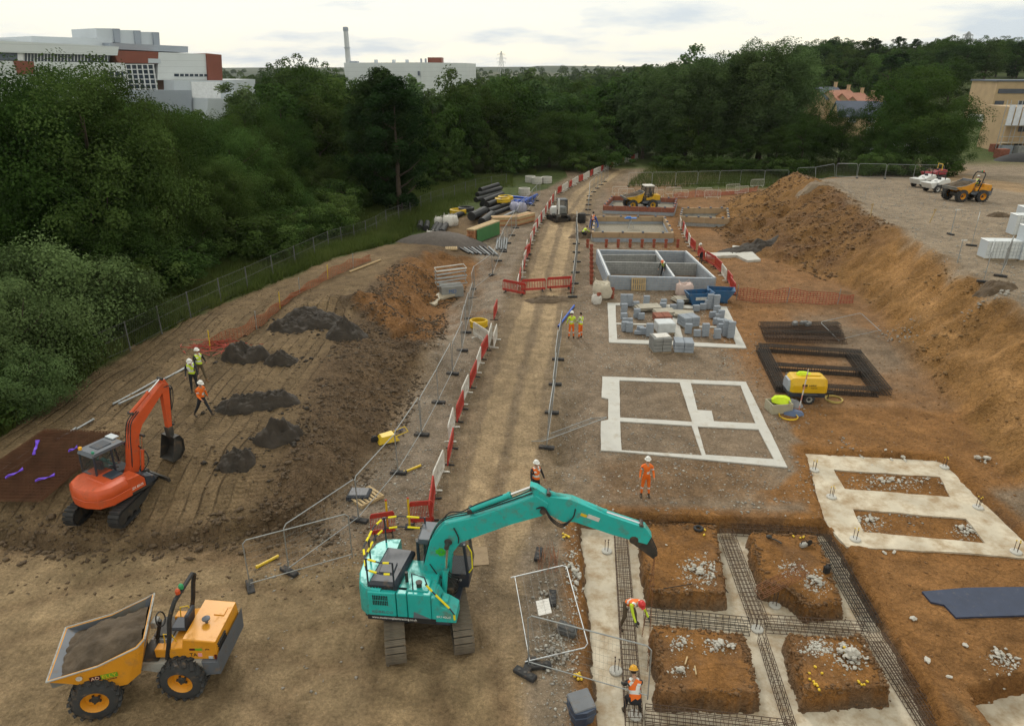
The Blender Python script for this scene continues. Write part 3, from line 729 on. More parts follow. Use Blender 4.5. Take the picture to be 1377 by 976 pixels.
def tree(kind, X, Y, h, wid=1.0, far=False, label=None, group=None):
    nm, lb, gp = LABEL[kind]
    v = 0 if far or (kind, 'near', 1) not in PM else tr_rnd.randint(0, 1)
    tm, cm = PM[kind, 'far' if far else 'near', v]
    H = PROTO[kind][0]; s = h / H
    t = thing(nm, label or lb, 'shrub' if kind == 'bush' else 'tree', (X, Y, on(X, Y) - .05), tr_rnd.uniform(0, 6.28), group or gp)
    t.scale = (s * wid, s * wid, s)
    for n_, me in (('trunk', tm), ('crown', cm)):
        link(bpy.data.objects.new(n_, me), t)
    return t
SIL = [(-300, 95), (0, 96), (50, 88), (100, 85), (150, 97), (165, 124), (180, 134), (250, 141), (290, 150), (305, 122), (345, 108), (360, 98), (368, 82), (385, 75), (420, 77), (440, 90), (455, 100), (478, 100), (530, 103), (548, 118), (585, 126), (594, 103), (620, 96), (640, 102), (690, 99), (720, 95), (765, 98), (830, 100), (870, 96), (910, 98), (1095, 130), (1180, 160), (1377, 165), (1700, 165)]
def sil(px): return np.interp(px, [s[0] for s in SIL], [s[1] for s in SIL])
def pix(X, Y, z):
    d = Vector((X, Y, z - CAM_H)); depth = d.y * CP - d.z * SP; up = d.y * SP + d.z * CP
    return IMG_W / 2 + F_PX * d.x / depth, IMG_H / 2 - F_PX * up / depth
def clamp_h(X, Y, h, r, low=0.0):
    gz = on(X, Y)
    while h > 3:
        px, py = pix(X, Y, gz + h); w = F_PX * r / Y * .75
        if py >= max(sil(px - w), sil(px), sil(px + w)) + low: break
        h *= .96
    return h
def fence_x(Y): return np.interp(Y, [25.5, 40, 48.7, 64.6, 78, 102, 117, 130], [-21.8, -23.4, -21.2, -17.4, -14, -7.3, 7.5, 18])
# rows of the wood along the fence line
for row, (off, hh, kinds, step) in enumerate([(5.2, 7.5, ('ash', 'oak', 'ash'), 4.2), (10.5, 11.5, ('oak', 'ash', 'oak'), 4.8), (17, 15, ('oak', 'oak', 'ash'), 6.0), (26, 16.5, ('oak', 'ash'), 8.5), (38, 17, ('oak', 'ash'), 10)]):
    Y = 27 + row * 3.0
    while Y < 128:
        X = float(fence_x(Y)) - off - 6.5 * float(sstep(66, 84, Y)) * (row < 3) + tr_rnd.uniform(-1.6, 1.6); kd = tr_rnd.choice(kinds); h = hh * tr_rnd.uniform(.82, 1.12)
        if row == 0 and Y > 78: h *= .8
        if not (row <= 1 and Y < 43):
            h = clamp_h(X, Y, h, 4, tr_rnd.uniform(0, 5)); wd = max(.9, min(1.2, (4.2 if row < 2 else 5.6) / (h / 15 * PROTO[kd][1]))) * tr_rnd.uniform(.92, 1.1)
            tree(kd, X, Y, h, wd, far=Y > 95, label=('mid green ' if kd == 'ash' else 'dark green ') + ('low edge tree directly behind the boundary fence', 'second row tree above the low edge trees', 'full sized tree in the middle of the wood', 'tall tree towards the back of the wood', 'tree in the hidden back row of the wood')[row], group='%s trees of wood row %d' % (kd, row + 1))
        Y += step * tr_rnd.uniform(.8, 1.2)
# pale willows at the left edge
for px, py, Y, w in [(40, 322, 36, 1.0), (128, 350, 38.5, .8), (10, 385, 31, .8), (-60, 330, 34, 1), (25, 470, 28.6, .55)]:
    q = GY(px, py, Y); tree('willow', q.x, Y, q.z - on(q.x, Y), w * 8 / (q.z + .01) if q.z < 8 else w)
# explicit silhouettes: dark evergreens, feathery trees, far oaks
for kd, px, py, Y, w in [('dark', 512, 92, 88, 1.15), ('dark', 527, 104, 84, 1.2), ('dark', 495, 112, 90, 1.1), ('oak', 395, 74, 190, 1.0), ('oak', 372, 82, 196, .9), ('oak', 425, 80, 185, .9),
                         ('birch', 310, 112, 92, 1.6), ('birch', 322, 128, 88, 1.5), ('birch', 547, 101, 120, 1.1), ('birch', 566, 112, 118, 1.3), ('birch', 578, 120, 116, 1.2), ('ash', 612, 93, 125, 1.0), ('ash', 90, 84, 47, 1.0), ('oak', 45, 87, 50, 1.0), ('ash', 140, 98, 52, .85), ('oak', 5, 95, 46, 1.0), ('birch', 716, 92, 170, 1.3)]:
    q = GY(px, py, Y); tree(kd, q.x, Y, q.z - on(q.x, Y), w, far=Y > 110)
# tall trees closing the road end and behind the plateau
for kd, px, py, Y, w in [('poplar', 872, 90, 140, 1.0), ('poplar', 900, 92, 148, 1.1), ('poplar', 935, 62, 138, .9), ('poplar', 975, 78, 134, 1.15), ('poplar', 1040, 54, 132, 1.3), ('poplar', 1008, 70, 138, 1.15), ('poplar', 1072, 70, 128, 1.0), ('poplar', 850, 98, 150, 1.1), ('poplar', 1025, 64, 130, 1.1), ('poplar', 905, 86, 132, 1.2), ('poplar', 985, 72, 136, 1.2), ('poplar', 1056, 62, 134, 1.3), ('poplar', 955, 82, 130, 1.0),
                         ('oak', 1105, 138, 122, 1.2), ('oak', 1140, 146, 118, 1.15), ('ash', 1168, 168, 112, 1.2), ('ash', 1085, 160, 116, 1.2), ('ash', 1195, 180, 108, 1.2), ('bush', 1180, 205, 104, 1.6), ('bush', 1225, 207, 104, 1.6), ('bush', 1275, 210, 103, 1.5), ('ash', 905, 168, 128, 1.1), ('ash', 1050, 170, 122, 1.2), ('ash', 950, 178, 124, 1.2), ('ash', 1000, 172, 126, 1.2), ('bush', 900, 206, 124, 1.8), ('bush', 930, 208, 122, 1.8), ('bush', 965, 210, 120, 1.8), ('bush', 1000, 212, 119, 1.7), ('bush', 1035, 212, 117, 1.7), ('bush', 1070, 212, 112, 1.6)]:
    q = GY(px, py, Y); tree(kd, q.x, Y, q.z - on(q.x, Y), w, far=Y > 136, label='leafy tree crowding behind the temporary fence of the plateau' if kd in ('oak', 'ash') else ('low leafy bush behind the temporary fence at the far side of the plots' if kd == 'bush' else None), group='trees behind the plateau fence' if kd in ('oak', 'ash') else ('bushes behind the plateau fence' if kd == 'bush' else None))
for kd, px, py, Y, w in [('ash', 800, 150, 136, 1.3), ('oak', 775, 152, 128, 1.4), ('oak', 830, 130, 150, 1.3), ('ash', 845, 140, 160, 1.3), ('oak', 790, 120, 165, 1.3), ('ash', 760, 125, 150, 1.3), ('ash', 862, 150, 145, 1.1), ('oak', 740, 150, 126, 1.3), ('ash', 720, 160, 122, 1.3), ('oak', 815, 112, 185, 1.3), ('bush', 805, 200, 124, 1.8), ('bush', 780, 205, 121, 1.8), ('bush', 832, 195, 131, 1.8)]:
    q = GY(px, py, Y); tree(kd, q.x, Y, q.z - on(q.x, Y), w, far=Y > 128, label='leafy tree or bush closing the view where the haul road bends away', group='trees at the road bend')
q = GY(1252, 91, 112); tree('oak', q.x, 112, q.z - on(q.x, 112), 1.28, label='big round oak standing alone behind the loading dumper', group='big oak')
q = GY(1225, 108, 111); tree('oak', q.x, 111, q.z - on(q.x, 111), 1.1, label='oak leaning against the big round oak behind the plateau fence', group='second oak')
q = GY(1290, 140, 108); tree('oak', q.x, 108, q.z - on(q.x, 108), 1.0, label='smaller oak at the right flank of the big round oak', group='third oak')
# valley beyond: filler trees to the skyline
for i in range(150):
    Y = 130 + 290 * tr_rnd.random() ** 1.3; px = tr_rnd.uniform(300, 1010); X = GY(px, 100, Y).x
    rdx = float(line_d(np.array([X]), np.array([Y]), ROAD)[0])
    if rdx < 9: continue
    if 455 < px < 640 and Y > 225: continue
    vb = 'nearer' if Y < 190 else ('middle' if Y < 280 else 'farthest')
    h = clamp_h(X, Y, tr_rnd.uniform(11, 16), 5, tr_rnd.uniform(0, 9)); tree(tr_rnd.choice(('oak', 'ash', 'ash', 'poplar')), X, Y, h, tr_rnd.uniform(1.0, 1.4), far=True, label=f'distant valley tree in the {vb} belt below the skyline', group=f'{vb} valley trees')
for i in range(120):
    Y = 230 + 210 * tr_rnd.random(); px = tr_rnd.uniform(1060, 1440); X = GY(px, 90, Y).x
    gz = on(X, Y); h = tr_rnd.uniform(10, 15); 
    if 1290 < px and Y < 300: continue
    tree(tr_rnd.choice(('oak', 'ash', 'oak', 'dark')), X, Y, h, tr_rnd.uniform(1.1, 1.5), far=True, label='wooded hillside tree on the ridge below the pylon', group='hillside trees')
# shrubs along the verge and rough patch
for i in range(46):
    Y = tr_rnd.uniform(27, 122); X = float(fence_x(Y)) - tr_rnd.uniform(1.2, 4.5) - 5.5 * float(sstep(66, 84, Y))
    tree('bush', X, Y, tr_rnd.uniform(1.8, 4.2), tr_rnd.uniform(1.0, 1.6), far=Y > 90)

# woods running back to the skyline, one mass
_g = np.random.default_rng(5); _n = 900; _Y = 430 + 1500 * _g.random(_n) ** 1.5; _X = (_g.random(_n) * 2 - 1) * .85 * _Y; _k = 36
_h = _g.uniform(6, 12, _n); _gz = hgt(_X, _Y, False); _d = _g.normal(size=(_n * _k, 3)); _d /= np.linalg.norm(_d, axis=1)[:, None]; _d[:, 2] = np.abs(_d[:, 2])
_c = np.repeat(np.stack([_X, _Y, _gz], -1), _k, 0) + _d * np.repeat(np.stack([_h * .75, _h * .75, _h], -1), _k, 0)
_t = np.cross(_d, _g.normal(size=_d.shape)); _t /= np.linalg.norm(_t, axis=1)[:, None]; _b = np.cross(_d, _t); _s = _g.uniform(1.2, 2.6, _n * _k)[:, None]
_V = np.stack([_c - _t * _s, _c - _b * _s, _c + _t * _s, _c + _b * _s], 1).reshape(-1, 3); _tt = np.repeat(np.repeat(_g.random(_n), _k), 4)
o = bpy.data.objects.new('far_wood', np_mesh('far_wood', _V, np.arange(len(_V)).reshape(-1, 4), LM['oak'], {'tint': np.stack([_tt] * 3, -1)})); link(o); tag(o, 'far off woods running back to the skyline', 'wood', kind='stuff')
# ================================================================ BUILDINGS IN THE DISTANCE
def cladding(name, col, joint=.0, pitch=1.2, rough=.5):
    m = pmat(name, col, rough, var=.06, scale=.2, dirt=.0); nt = m.node_tree; L = nt.links
    p = nt.nodes['Principled BSDF']; src = p.inputs['Base Color'].links[0].from_socket
    t = N(nt, 'ShaderNodeTexCoord'); s = N(nt, 'ShaderNodeSeparateXYZ'); L.new(t.outputs['Object'], s.inputs[0])
    mm = N(nt, 'ShaderNodeMath', operation='MULTIPLY'); L.new(s.outputs['Z'], mm.inputs[0]); mm.inputs[1].default_value = 1 / pitch
    fr = N(nt, 'ShaderNodeMath', operation='FRACT'); L.new(mm.outputs[0], fr.inputs[0]); gt = N(nt, 'ShaderNodeMath', operation='GREATER_THAN'); gt.inputs[1].default_value = .93; L.new(fr.outputs[0], gt.inputs[0])
    mu = N(nt, 'ShaderNodeMath', operation='MULTIPLY'); L.new(gt.outputs[0], mu.inputs[0]); mu.inputs[1].default_value = .25
    mx_ = N(nt, 'ShaderNodeMixRGB'); L.new(mu.outputs[0], mx_.inputs[0]); L.new(src, mx_.inputs[1]); mx_.inputs[2].default_value = (.2, .22, .25, 1); L.new(mx_.outputs[0], p.inputs['Base Color'])
    return m
WHITE = cladding('white cladding', (.62, .66, .68), pitch=1.5); SILV = pmat('grey cladding', (.30, .34, .40), .5, var=.08, scale=.2); SILV2 = pmat('pale roof plant cladding', (.50, .55, .60), .5, var=.06, scale=.2)
RUST = pmat('rust red panel', (.20, .058, .036), .6, var=.12, scale=.3); GLASS = pmat('dark glazing', (.035, .05, .07), .15, var=.3, scale=.4); DGREY = pmat('slate grey panel', (.10, .12, .16), .6, var=.1, scale=.3); FRAME = pmat('white frame', (.7, .72, .74), .5)
class Facade:
    def __init__(s, pxa, Ya, pxb, Yb):
        s.A = GY(pxa, 92, Ya); s.B = GY(pxb, 92, Yb); s.A.z = s.B.z = 0
        s.d = (s.B - s.A); s.len = s.d.length; s.d.normalize(); s.n = Vector((-s.d.y, s.d.x, 0))
        s.rz = math.atan2(s.d.y, s.d.x)
    def uz(s, px, py):
        v = (IMG_H / 2 - py) / F_PX; h = (px - IMG_W / 2) / F_PX; r = Vector((h, CP + v * SP, -SP + v * CP))
        t = (s.A - Vector((0, 0, CAM_H))).dot(s.n) / r.dot(s.n); q = Vector((0, 0, CAM_H)) + r * t
        return ((q - s.A).dot(s.d), q.z)
    def poly(s, b, pts, y0, y1): b.prism([s.uz(*p) for p in pts], y0, y1); return b
fa = Facade(-60, 158, 300, 212)
off = thing('office_building', 'large white clad office building with rust red panels rising above the wood', 'building', fa.A, fa.rz)
def fpart(name, pts, y0, y1, mat, parent=off): 
    b = MB(); fa.poly(b, pts, y0, y1); return b.build(name, mat, parent)
G0 = 175
fpart('wall', [(-60, 52), (160, 63), (158, 75), (-60, 69)], 0, 34, WHITE)
fpart('wall', [(-60, 81), (168, 85), (180, 190), (-60, 190)], 0.2, 34, WHITE)
w = fpart('window_band', [(-60, 69), (152, 75), (150, 85), (-60, 81)], 1.2, 33, GLASS)
for i in range(26):
    a = 35 + i * 4.5; fpart('mullion', [(a, 71.5), (a + .9, 71.6), (a + .9, 82.6), (a, 82.5)], 1.0, 1.19, FRAME, w)
fpart('panel', [(-60, 69.2), (25, 71), (25, 81), (-60, 80.8)], .6, 1.18, DGREY)
fpart('panel', [(25.2, 71), (33, 71.3), (33, 82), (25.2, 81.6)], .5, 1.17, FRAME)
fpart('panel', [(18, 82), (45, 83), (47, 100), (24, 100)], -.1, .19, RUST)
fpart('rust_panel', [(152, 68), (214, 70), (217, 86), (160, 84.8)], .3, 30, RUST)
fpart('panel', [(200, 79), (216, 79.5), (217, 85.5), (200, 85)], .1, .29, SILV2)
cw = fpart('curtain_wall', [(169, 87), (207, 87), (213, 125), (175, 125)], .5, 12, GLASS)
for i in range(6):
    a = 169 + i * 7.4; fpart('mullion', [(a, 86.5), (a + 1.1, 86.5), (a + 7.1, 125), (a + 6, 125)], .2, .49, FRAME, cw)
for j in range(6):
    b_ = 86.5 + j * 6.6; fpart('transom', [(169 + j, b_), (208 + j, b_), (208 + j, b_ + 1), (169 + j, b_ + 1)], .15, .19, FRAME, cw)
fpart('wall', [(214, 70.5), (277, 73), (283, 108), (212.6, 108)], .25, 30, WHITE)
sw = fpart('window', [(235, 99.5), (279, 100), (279, 103.3), (235, 103)], .1, .24, GLASS)
for i in range(6): fpart('mullion', [(241 + i * 6.5, 99.6), (242 + i * 6.5, 99.6), (242 + i * 6.5, 103.2), (241 + i * 6.5, 103.1)], 0, .09, FRAME, sw)
wn_ = fpart('window', [(136, 96), (166, 97), (167, 111), (137, 110)], .05, .19, GLASS)
for i in range(4): fpart('mullion', [(137 + i * 8, 96.2), (138.4 + i * 8, 96.3), (139.4 + i * 8, 110.8), (138 + i * 8, 110.7)], -.05, .04, FRAME, wn_)
fpart('transom', [(136, 103), (166, 103.5), (166, 104.5), (136, 104)], -.1, -.06, FRAME, wn_)
fpart('end_block', [(277.2, 72), (297, 74), (302, 190), (284, 190)], -.3, 24, RUST)
rf = fpart('roof_plant', [(60, 48), (168, 52), (170, 62), (60, 57)], 6, 26, SILV2)
fpart('roof_plant', [(155, 57.5), (262, 62.5), (262, 71), (158, 66)], 3, 28, SILV)
for a, t0, w_ in ((153, 37, 30), (183, 39.5, 28), (210, 42, 26)):
    k = fpart('roof_light', [(a, t0), (a + w_, t0 + .6), (a + w_ + 1, t0 + 20), (a + 2, t0 + 18)], 8, 20, SILV2)
    fpart('louvre', [(a + w_ - 8, t0 + .7), (a + w_ + .5, t0 + .9), (a + w_ + 1.4, t0 + 20), (a + w_ - 6, t0 + 20)], 7.5, 7.95, SILV, k)
fpart('roof_plant', [(-20, 51), (38, 53), (38, 58), (-20, 55)], 5, 20, SILV2)
fpart('annex', [(164, 121), (233, 121), (234, 190), (165, 190)], -8, -.3, SILV)
fpart('annex', [(219, 108), (300, 108.5), (302, 190), (222, 190)], -5, -.35, SILV2)
fpart('door_panel', [(241, 110), (280, 110), (281, 132), (243, 132)], -5.3, -5.02, FRAME)
fpart('low_roof', [(236, 131), (306, 133), (308, 190), (236, 190)], -14, -5.4, SILV2)
fpart('low_roof', [(284, 108), (352, 107), (352, 190), (284, 190)], 3, 16, SILV2)
# white plant building with chimney
b = MB(); pl = [GY(463, 92, 275), GY(566, 92, 262), GY(627, 92, 292), GY(640, 92, 330), GY(470, 92, 330)]
o0 = pl[0].copy(); o0.z = 0
pb = thing('plant_building', 'plain white panelled plant building behind the wood', 'building', o0)
b.plan([(q.x - o0.x, q.y - o0.y) for q in pl], 0, GY(500, 84.5, 268).z); b.build('wall', WHITE, pb)
def pbox(px0, px1, py0, py1, Y, d, mat, name, par=pb):
    a = GY(px0, py0, Y) - o0; c2 = GY(px1, py1, Y) - o0
    b = MB(); b.box(((a.x + c2.x) / 2, a.y + d / 2, (a.z + c2.z) / 2), (abs(c2.x - a.x), d, abs(a.z - c2.z))); return b.build(name, mat, par)
pbox(575, 594, 77.5, 85, 280, 8, RUST, 'roof_box'); 
for a in (565, 571): pbox(a, a + 2, 79, 85, 278, 2, SILV, 'duct')
for a in (503, 527, 545): pbox(a, a + 3.5, 80.5, 85, 282, 3, SILV2, 'roof_vent')
pbox(470, 480, 82.5, 85, 278, 4, SILV, 'roof_vent'); pbox(561.5, 564.5, 96, 102, 261.4, .5, DGREY, 'window')
q = GY(464.5, 36.5, 285); chm = thing('chimney_stack', 'slim tall grey chimney stack beside the white plant building', 'chimney', (q.x, 285, 0))
b = MB(); b.cyl((0, 0, 0), (0, 0, q.z - 1.4), 1.15, .85, 16); b.build('shaft', pmat('pale concrete chimney', (.48, .50, .52), .7, var=.08), chm)
b = MB(); b.lathe([(.9, q.z - 1.4), (1.0, q.z - 1.3), (1.0, q.z - .2), (.75, q.z)], n=16); b.build('cap', SILV, chm)
for z in (9, 16, 23):
    b = MB(); b.lathe([(1.0, 0), (1.22, .0), (1.22, .25), (1.0, .25)], (0, 0, z), n=16); b.build('band', SILV, chm)
# pylons
STEEL = pmat('galvanised steel', (.42, .44, .46), .45, .7, var=.1)
def pylon(px, pyt, Y, base, label):
    q = GY(px, pyt, Y); gz = on(q.x, Y); h = q.z - gz
    t = thing('electricity_pylon', label, 'pylon', (q.x, Y, gz), .5)
    b = MB(); r = .22 if Y > 600 else .34
    def w(z): return base * (1 - z / h) ** 1.0 * .5 + .5 if z < h else .2
    zs = [h * k for k in (0, .2, .38, .53, .66, .77, .86, .94, 1)]
    for i in range(len(zs) - 1):
        a, c2 = w(zs[i]), w(zs[i + 1])
        for sx, sy in ((1, 1), (1, -1), (-1, -1), (-1, 1)):
            b.tube([(sx * a, sy * a, zs[i]), (sx * c2, sy * c2, zs[i + 1])], r, 4)
            nx_, ny_ = -sy, sx
            b.tube([(sx * a, sy * a, zs[i]), (nx_ * c2, ny_ * c2, zs[i + 1])], r * .6, 3)
    b.build('lattice_mast', STEEL, t)
    for z, l in ((h * .66, 5.5), (h * .78, 6.5), (h * .9, 5)):
        b = MB()
        for s in (-1, 1):
            b.tube([(0, 0, z + 1.2), (s * l, 0, z)], r * .7, 4); b.tube([(0, 0, z - .6), (s * l, 0, z)], r * .7, 4); b.tube([(s * l, 0, z), (s * l, 0, z - 1.6)], .12, 4)
        b.build('cross_arm', STEEL, t)
pylon(674, 69, 900, 7, 'far grey lattice pylon above the valley trees')
pylon(1303, 43, 455, 6, 'lattice pylon on the wooded ridge')

# pallets in front of the scaffolded building
# houses between the trees on the right
BUFF = pmat('buff brick', (.44, .32, .19), .85, var=.12, scale=.5, bump=.01); TERRA = pmat('terracotta tiles', (.40, .19, .13), .8, var=.14, scale=.6); SLATE = pmat('blue slate', (.10, .12, .17), .7, var=.12, scale=.6); WIN = pmat('house window glass', (.06, .07, .09), .2)
def house(name, label, c, rz, w, d, h, rh, roofm, wallm=BUFF, wins=(), chimney=True, cat='house', group=None):
    t = thing(name, label, cat, (c[0], c[1], on(c[0], c[1]) - .3), rz, group)
    b = MB(); b.add([(-w / 2, -d / 2, 0), (w / 2, -d / 2, 0), (w / 2, d / 2, 0), (-w / 2, d / 2, 0), (-w / 2, -d / 2, h), (w / 2, -d / 2, h), (w / 2, d / 2, h), (-w / 2, d / 2, h), (-w / 2, 0, h + rh), (w / 2, 0, h + rh)],
          [(0, 1, 5, 4), (2, 3, 7, 6), (1, 2, 6, 9, 5), (3, 0, 4, 8, 7), (0, 3, 2, 1)]); b.build('wall', wallm, t)
    ov = .35; sl = rh / (d / 2); b = MB()
    b.loft([[(x_, -d / 2 - ov, h - ov * sl + .05), (x_, 0, h + rh + .05), (x_, d / 2 + ov, h - ov * sl + .05), (x_, d / 2 + ov, h - ov * sl + .25), (x_, 0, h + rh + .27), (x_, -d / 2 - ov, h - ov * sl + .25)] for x_ in (-w / 2 - ov, w / 2 + ov)])
    r = b.build('roof', roofm, t)
    if chimney: b = MB(); b.box((w / 2 - .6, 0, h + rh + .5), (.8, .6, 1.6)); b.box((w / 2 - .6, 0, h + rh + 1.4), (.95, .75, .15)); b.build('chimney', wallm, r)
    for (u, z, ww, wh) in wins:
        b = MB(); b.box((u, -d / 2 - .02, z), (ww, .12, wh)); f = b.build('window', FRAME, t)
        for s in (-1, 1): b = MB(); b.box((u + s * ww * .235, -d / 2 - .09, z), (ww * .38, .03, wh * .78)); b.build('pane', WIN, f)
    return t
for i, px in enumerate((1100, 1118, 1137, 1152)):
    q = GY(px + 8, 137, 205 - 2 * i); gz = on(q.x, q.y); zt = GY(px, (117, 121, 125, 129)[i], q.y).z
    house('terraced_house', ['grey roofed end house of the terracotta roofed row', 'first terracotta roofed house beside the grey roofed one', 'middle terracotta roofed house of the stepped row', 'last terracotta roofed house behind the slate roofed house'][i], (q.x, q.y), R(36), 10, 7, zt - gz - 2.6, 2.6, SLATE if i == 0 else TERRA, group='stepped row of houses', wins=[(0, 3.5, 1.2, 1.2)])
q = GY(1161, 160, 172); gz = on(q.x, 172)
house('brick_house', 'buff brick house with blue slate roof and white window between trees', (q.x, 175), R(-6), 10.5, 6.5, GY(1161, 155, 172).z - gz, 3.0, SLATE, wins=[(2.2, GY(1172, 160.5, 172).z - gz + .3, 1.6, 1.5), (-2.2, GY(1172, 160.5, 172).z - gz + .3, 1.6, 1.5), (2.2, 1.6, 1.6, 1.5)])
q = GY(1354, 136, 190); gz = on(q.x, 190)
ap = thing('apartment_block', 'cream brick flat roofed block with a dark window band behind the scaffolded building', 'building', (q.x, 190, gz - .3), R(-4))
zt = GY(1372, 108, 190).z - gz
b = MB(); b.box((3, 6, zt / 2), (12.8, 12, zt)); b.build('wall', BUFF, ap)
b = MB(); b.box((3, 6, zt + .15), (13.4, 12.6, .35)); b.build('roof', DGREY, ap)
b = MB(); b.box((1.5, -.05, zt - 2.3), (8.5, .2, 1.1)); b.build('window', WIN, ap)
for u in (-1.8, 4): b = MB(); b.box((u, -.05, zt - 5.4), (2.2, .2, 1.6)); b.build('window', WIN, ap)
q = GY(1372, 214, 134); gz = on(q.x, 134); 
sb = thing('scaffolded_building', 'half built cream brick building wrapped in scaffold and white netting', 'building', (GY(1347, 214, 137).x + 1.5, 138, gz - .3), R(-3))
zt = GY(1366, 140, 134).z - gz; zn = GY(1366, 168, 134).z - gz
b = MB(); b.box((4.5, 4, zt / 2 - .2), (12, 8, zt - .4)); b.build('wall', BUFF, sb)
for u in (1.5, 5.5): 
    for z in (1.6, 5.0): b = MB(); b.box((u, -.03, z), (1.4, .15, 1.5)); b.build('window', WIN, sb)
NET = pmat('scaffold netting', (.62, .66, .72), .8, var=.15, scale=1.5)
for i in range(9):
    b = MB(); b.box((-2.2 + i * 1.25, -1.55, (zt + zn) / 2), (1.0, .04, zt - zn)); b.build('netting', NET, sb)
b = MB(); b.box((3, -.8, zn - .1), (11.5, 1.2, .1)); b.build('scaffold_deck', pmat('scaffold board', (.42, .34, .22), .9), sb)
b = MB(); b.box((3, -.8, zn - 3.2), (11.5, 1.2, .1)); b.build('scaffold_deck', MATS['scaffold board'], sb)
for i in range(7):
    for yy in (-1.4, -.25):
        b = MB(); b.cyl((-2.6 + i * 2, yy, 0), (-2.6 + i * 2, yy, zt + .8), .06, n=5); b.build('scaffold_pole', STEEL, sb)
for z in (zn + 1, zn, zt, zn - 3, zn - 2): b = MB(); b.cyl((-3, -1.45, z), (9.5, -1.45, z), .05, n=5); b.build('scaffold_ledger', STEEL, sb)
# ================================================================ FENCES AND BARRIERS
GALV = pmat('galvanised tube', (.36, .38, .39), .45, .55, var=.15, scale=3, dirt=.12)
RUBB = pmat('black rubber block', (.03, .03, .032), .85, var=.2, dirt=.25)
REDP = pmat('red plastic', (.42, .035, .025), .5, var=.15, dirt=.18); WHTP = pmat('white plastic', (.62, .60, .56), .5, var=.1, dirt=.25); YELP = pmat('yellow plastic', (.68, .46, .02), .5, var=.1, dirt=.12)
def heras_meshes():
    f = MB(); w, h, r = 3.45, 1.98, .021
    f.tube([(0, 0, .08), (0, 0, h - .12), (.12, 0, h), (w - .12, 0, h), (w, 0, h - .12), (w, 0, .08)], r, 6); f.tube([(0, 0, .22), (w, 0, .22)], r * .8, 6)
    m = MB()
    k = int(w / .115)
    for i in range(1, k): x_ = w * i / k; m.add([(x_ - .0014, 0, .22), (x_ + .0014, 0, .22), (x_ + .0014, 0, h), (x_ - .0014, 0, h), (x_, .003, .22), (x_, .003, h)], [(0, 1, 2, 3), (1, 4, 5, 2), (4, 0, 3, 5)])
    for j in range(1, 7): z_ = .22 + (h - .22) * j / 7; m.add([(0, -.002, z_), (w, -.002, z_), (w, .002, z_ + .003), (0, .002, z_ + .003), (0, .002, z_ - .003), (w, .002, z_ - .003)], [(0, 1, 2, 3), (0, 4, 5, 1), (3, 2, 5, 4)])
    b = MB()
    for x_ in (0,): b.box((x_, 0, .065), (.24, .72, .13), ch=.02)
    return f.mesh('frame', GALV, True), m.mesh('mesh_infill', pmat('dull wire', (.20, .20, .19), .6, .3)), b.mesh('base_block', RUBB)
HF, HM, HB = heras_meshes()
def heras(p, q, label, group, tilt=0.0, block=True, rot=None):
    """one panel standing from p towards q (3.45 m long)"""
    p = Vector(p); q = Vector(q); d = q - p
    rz = math.atan2(d.y, d.x); pit = -math.atan2(d.z, math.hypot(d.x, d.y))
    t = thing('mesh_fence', label, 'fence', p, group=group, rot=rot or (tilt, pit, rz))
    link(bpy.data.objects.new('frame', HF), t); i = link(bpy.data.objects.new('mesh_infill', HM), t); i['kind'] = 'stuff'
    if block: link(bpy.data.objects.new('base_block', HB), t)
    return t
def fence_run(pts, label, group, tilt=0.0, step=3.5):
    P = [onp(*p) for p in pts]; P = [Vector((p.x, p.y, 0)) for p in P]
    cur = P[0]; i = 1; n = 0; out = []
    while i < len(P):
        d = P[i] - cur
        if d.length < step: 
            i += 1
            if i >= len(P): break
            continue
        nx_ = cur + d.normalized() * step
        a = Vector((cur.x, cur.y, on(cur.x, cur.y))); b_ = Vector((nx_.x, nx_.y, on(nx_.x, nx_.y)))
        out.append(heras(a, b_, label, group, tilt + rnd.uniform(-.04, .04))); cur = nx_; n += 1
        if n > 60: break
    return out
fence_run([(389, 770), (455, 758), (500, 712), (543, 656), (563, 605), (586, 553), (610, 500), (632, 450), (636, 405)], 'mesh fence panel along the bank between clay field and haul road', 'fence panels along the bank')
fence_run([(636, 405), (641, 378), (678, 357), (684, 325), (705, 288), (728, 262)], 'mesh fence panel beside the pipe store above the dug pit', 'fence panels by the pipe store')
heras(onp(337, 791), onp(455, 757), 'mesh fence panel at the near corner of the clay field', 'near corner panel', .03)
fence_run([(735, 603), (746, 530), (752, 470), (756, 445)], 'mesh fence panel on the plot side of the haul road beside the ditch', 'fence panels by the ditch')
fence_run([(770, 400), (776, 350), (774, 308)], 'mesh fence panel between haul road and blockwork plots', 'fence panels by the blockwork plots')
fence_run([(845, 251), (930, 250), (1000, 247), (1066, 246)], 'mesh fence panel in front of bushes behind the row of white barriers', 'fence panels behind the white barriers')
fence_run([(1072, 244), (1180, 243), (1292, 243)], 'mesh fence panel along the far edge of the gravel plateau', 'fence panels of the plateau')
fence_run([(790, 290), (793, 262), (820, 238)], 'mesh fence panel on the bend of the far haul road', 'fence panels on the road bend')
p0 = onp(711, 897); p1 = onp(857, 966); p1.z = p0.z
heras(p0, (p1.x, p1.y, p0.z + .05), 'mesh fence panel crossing the near trench corner above the rubble', 'trench corner panel', .02)
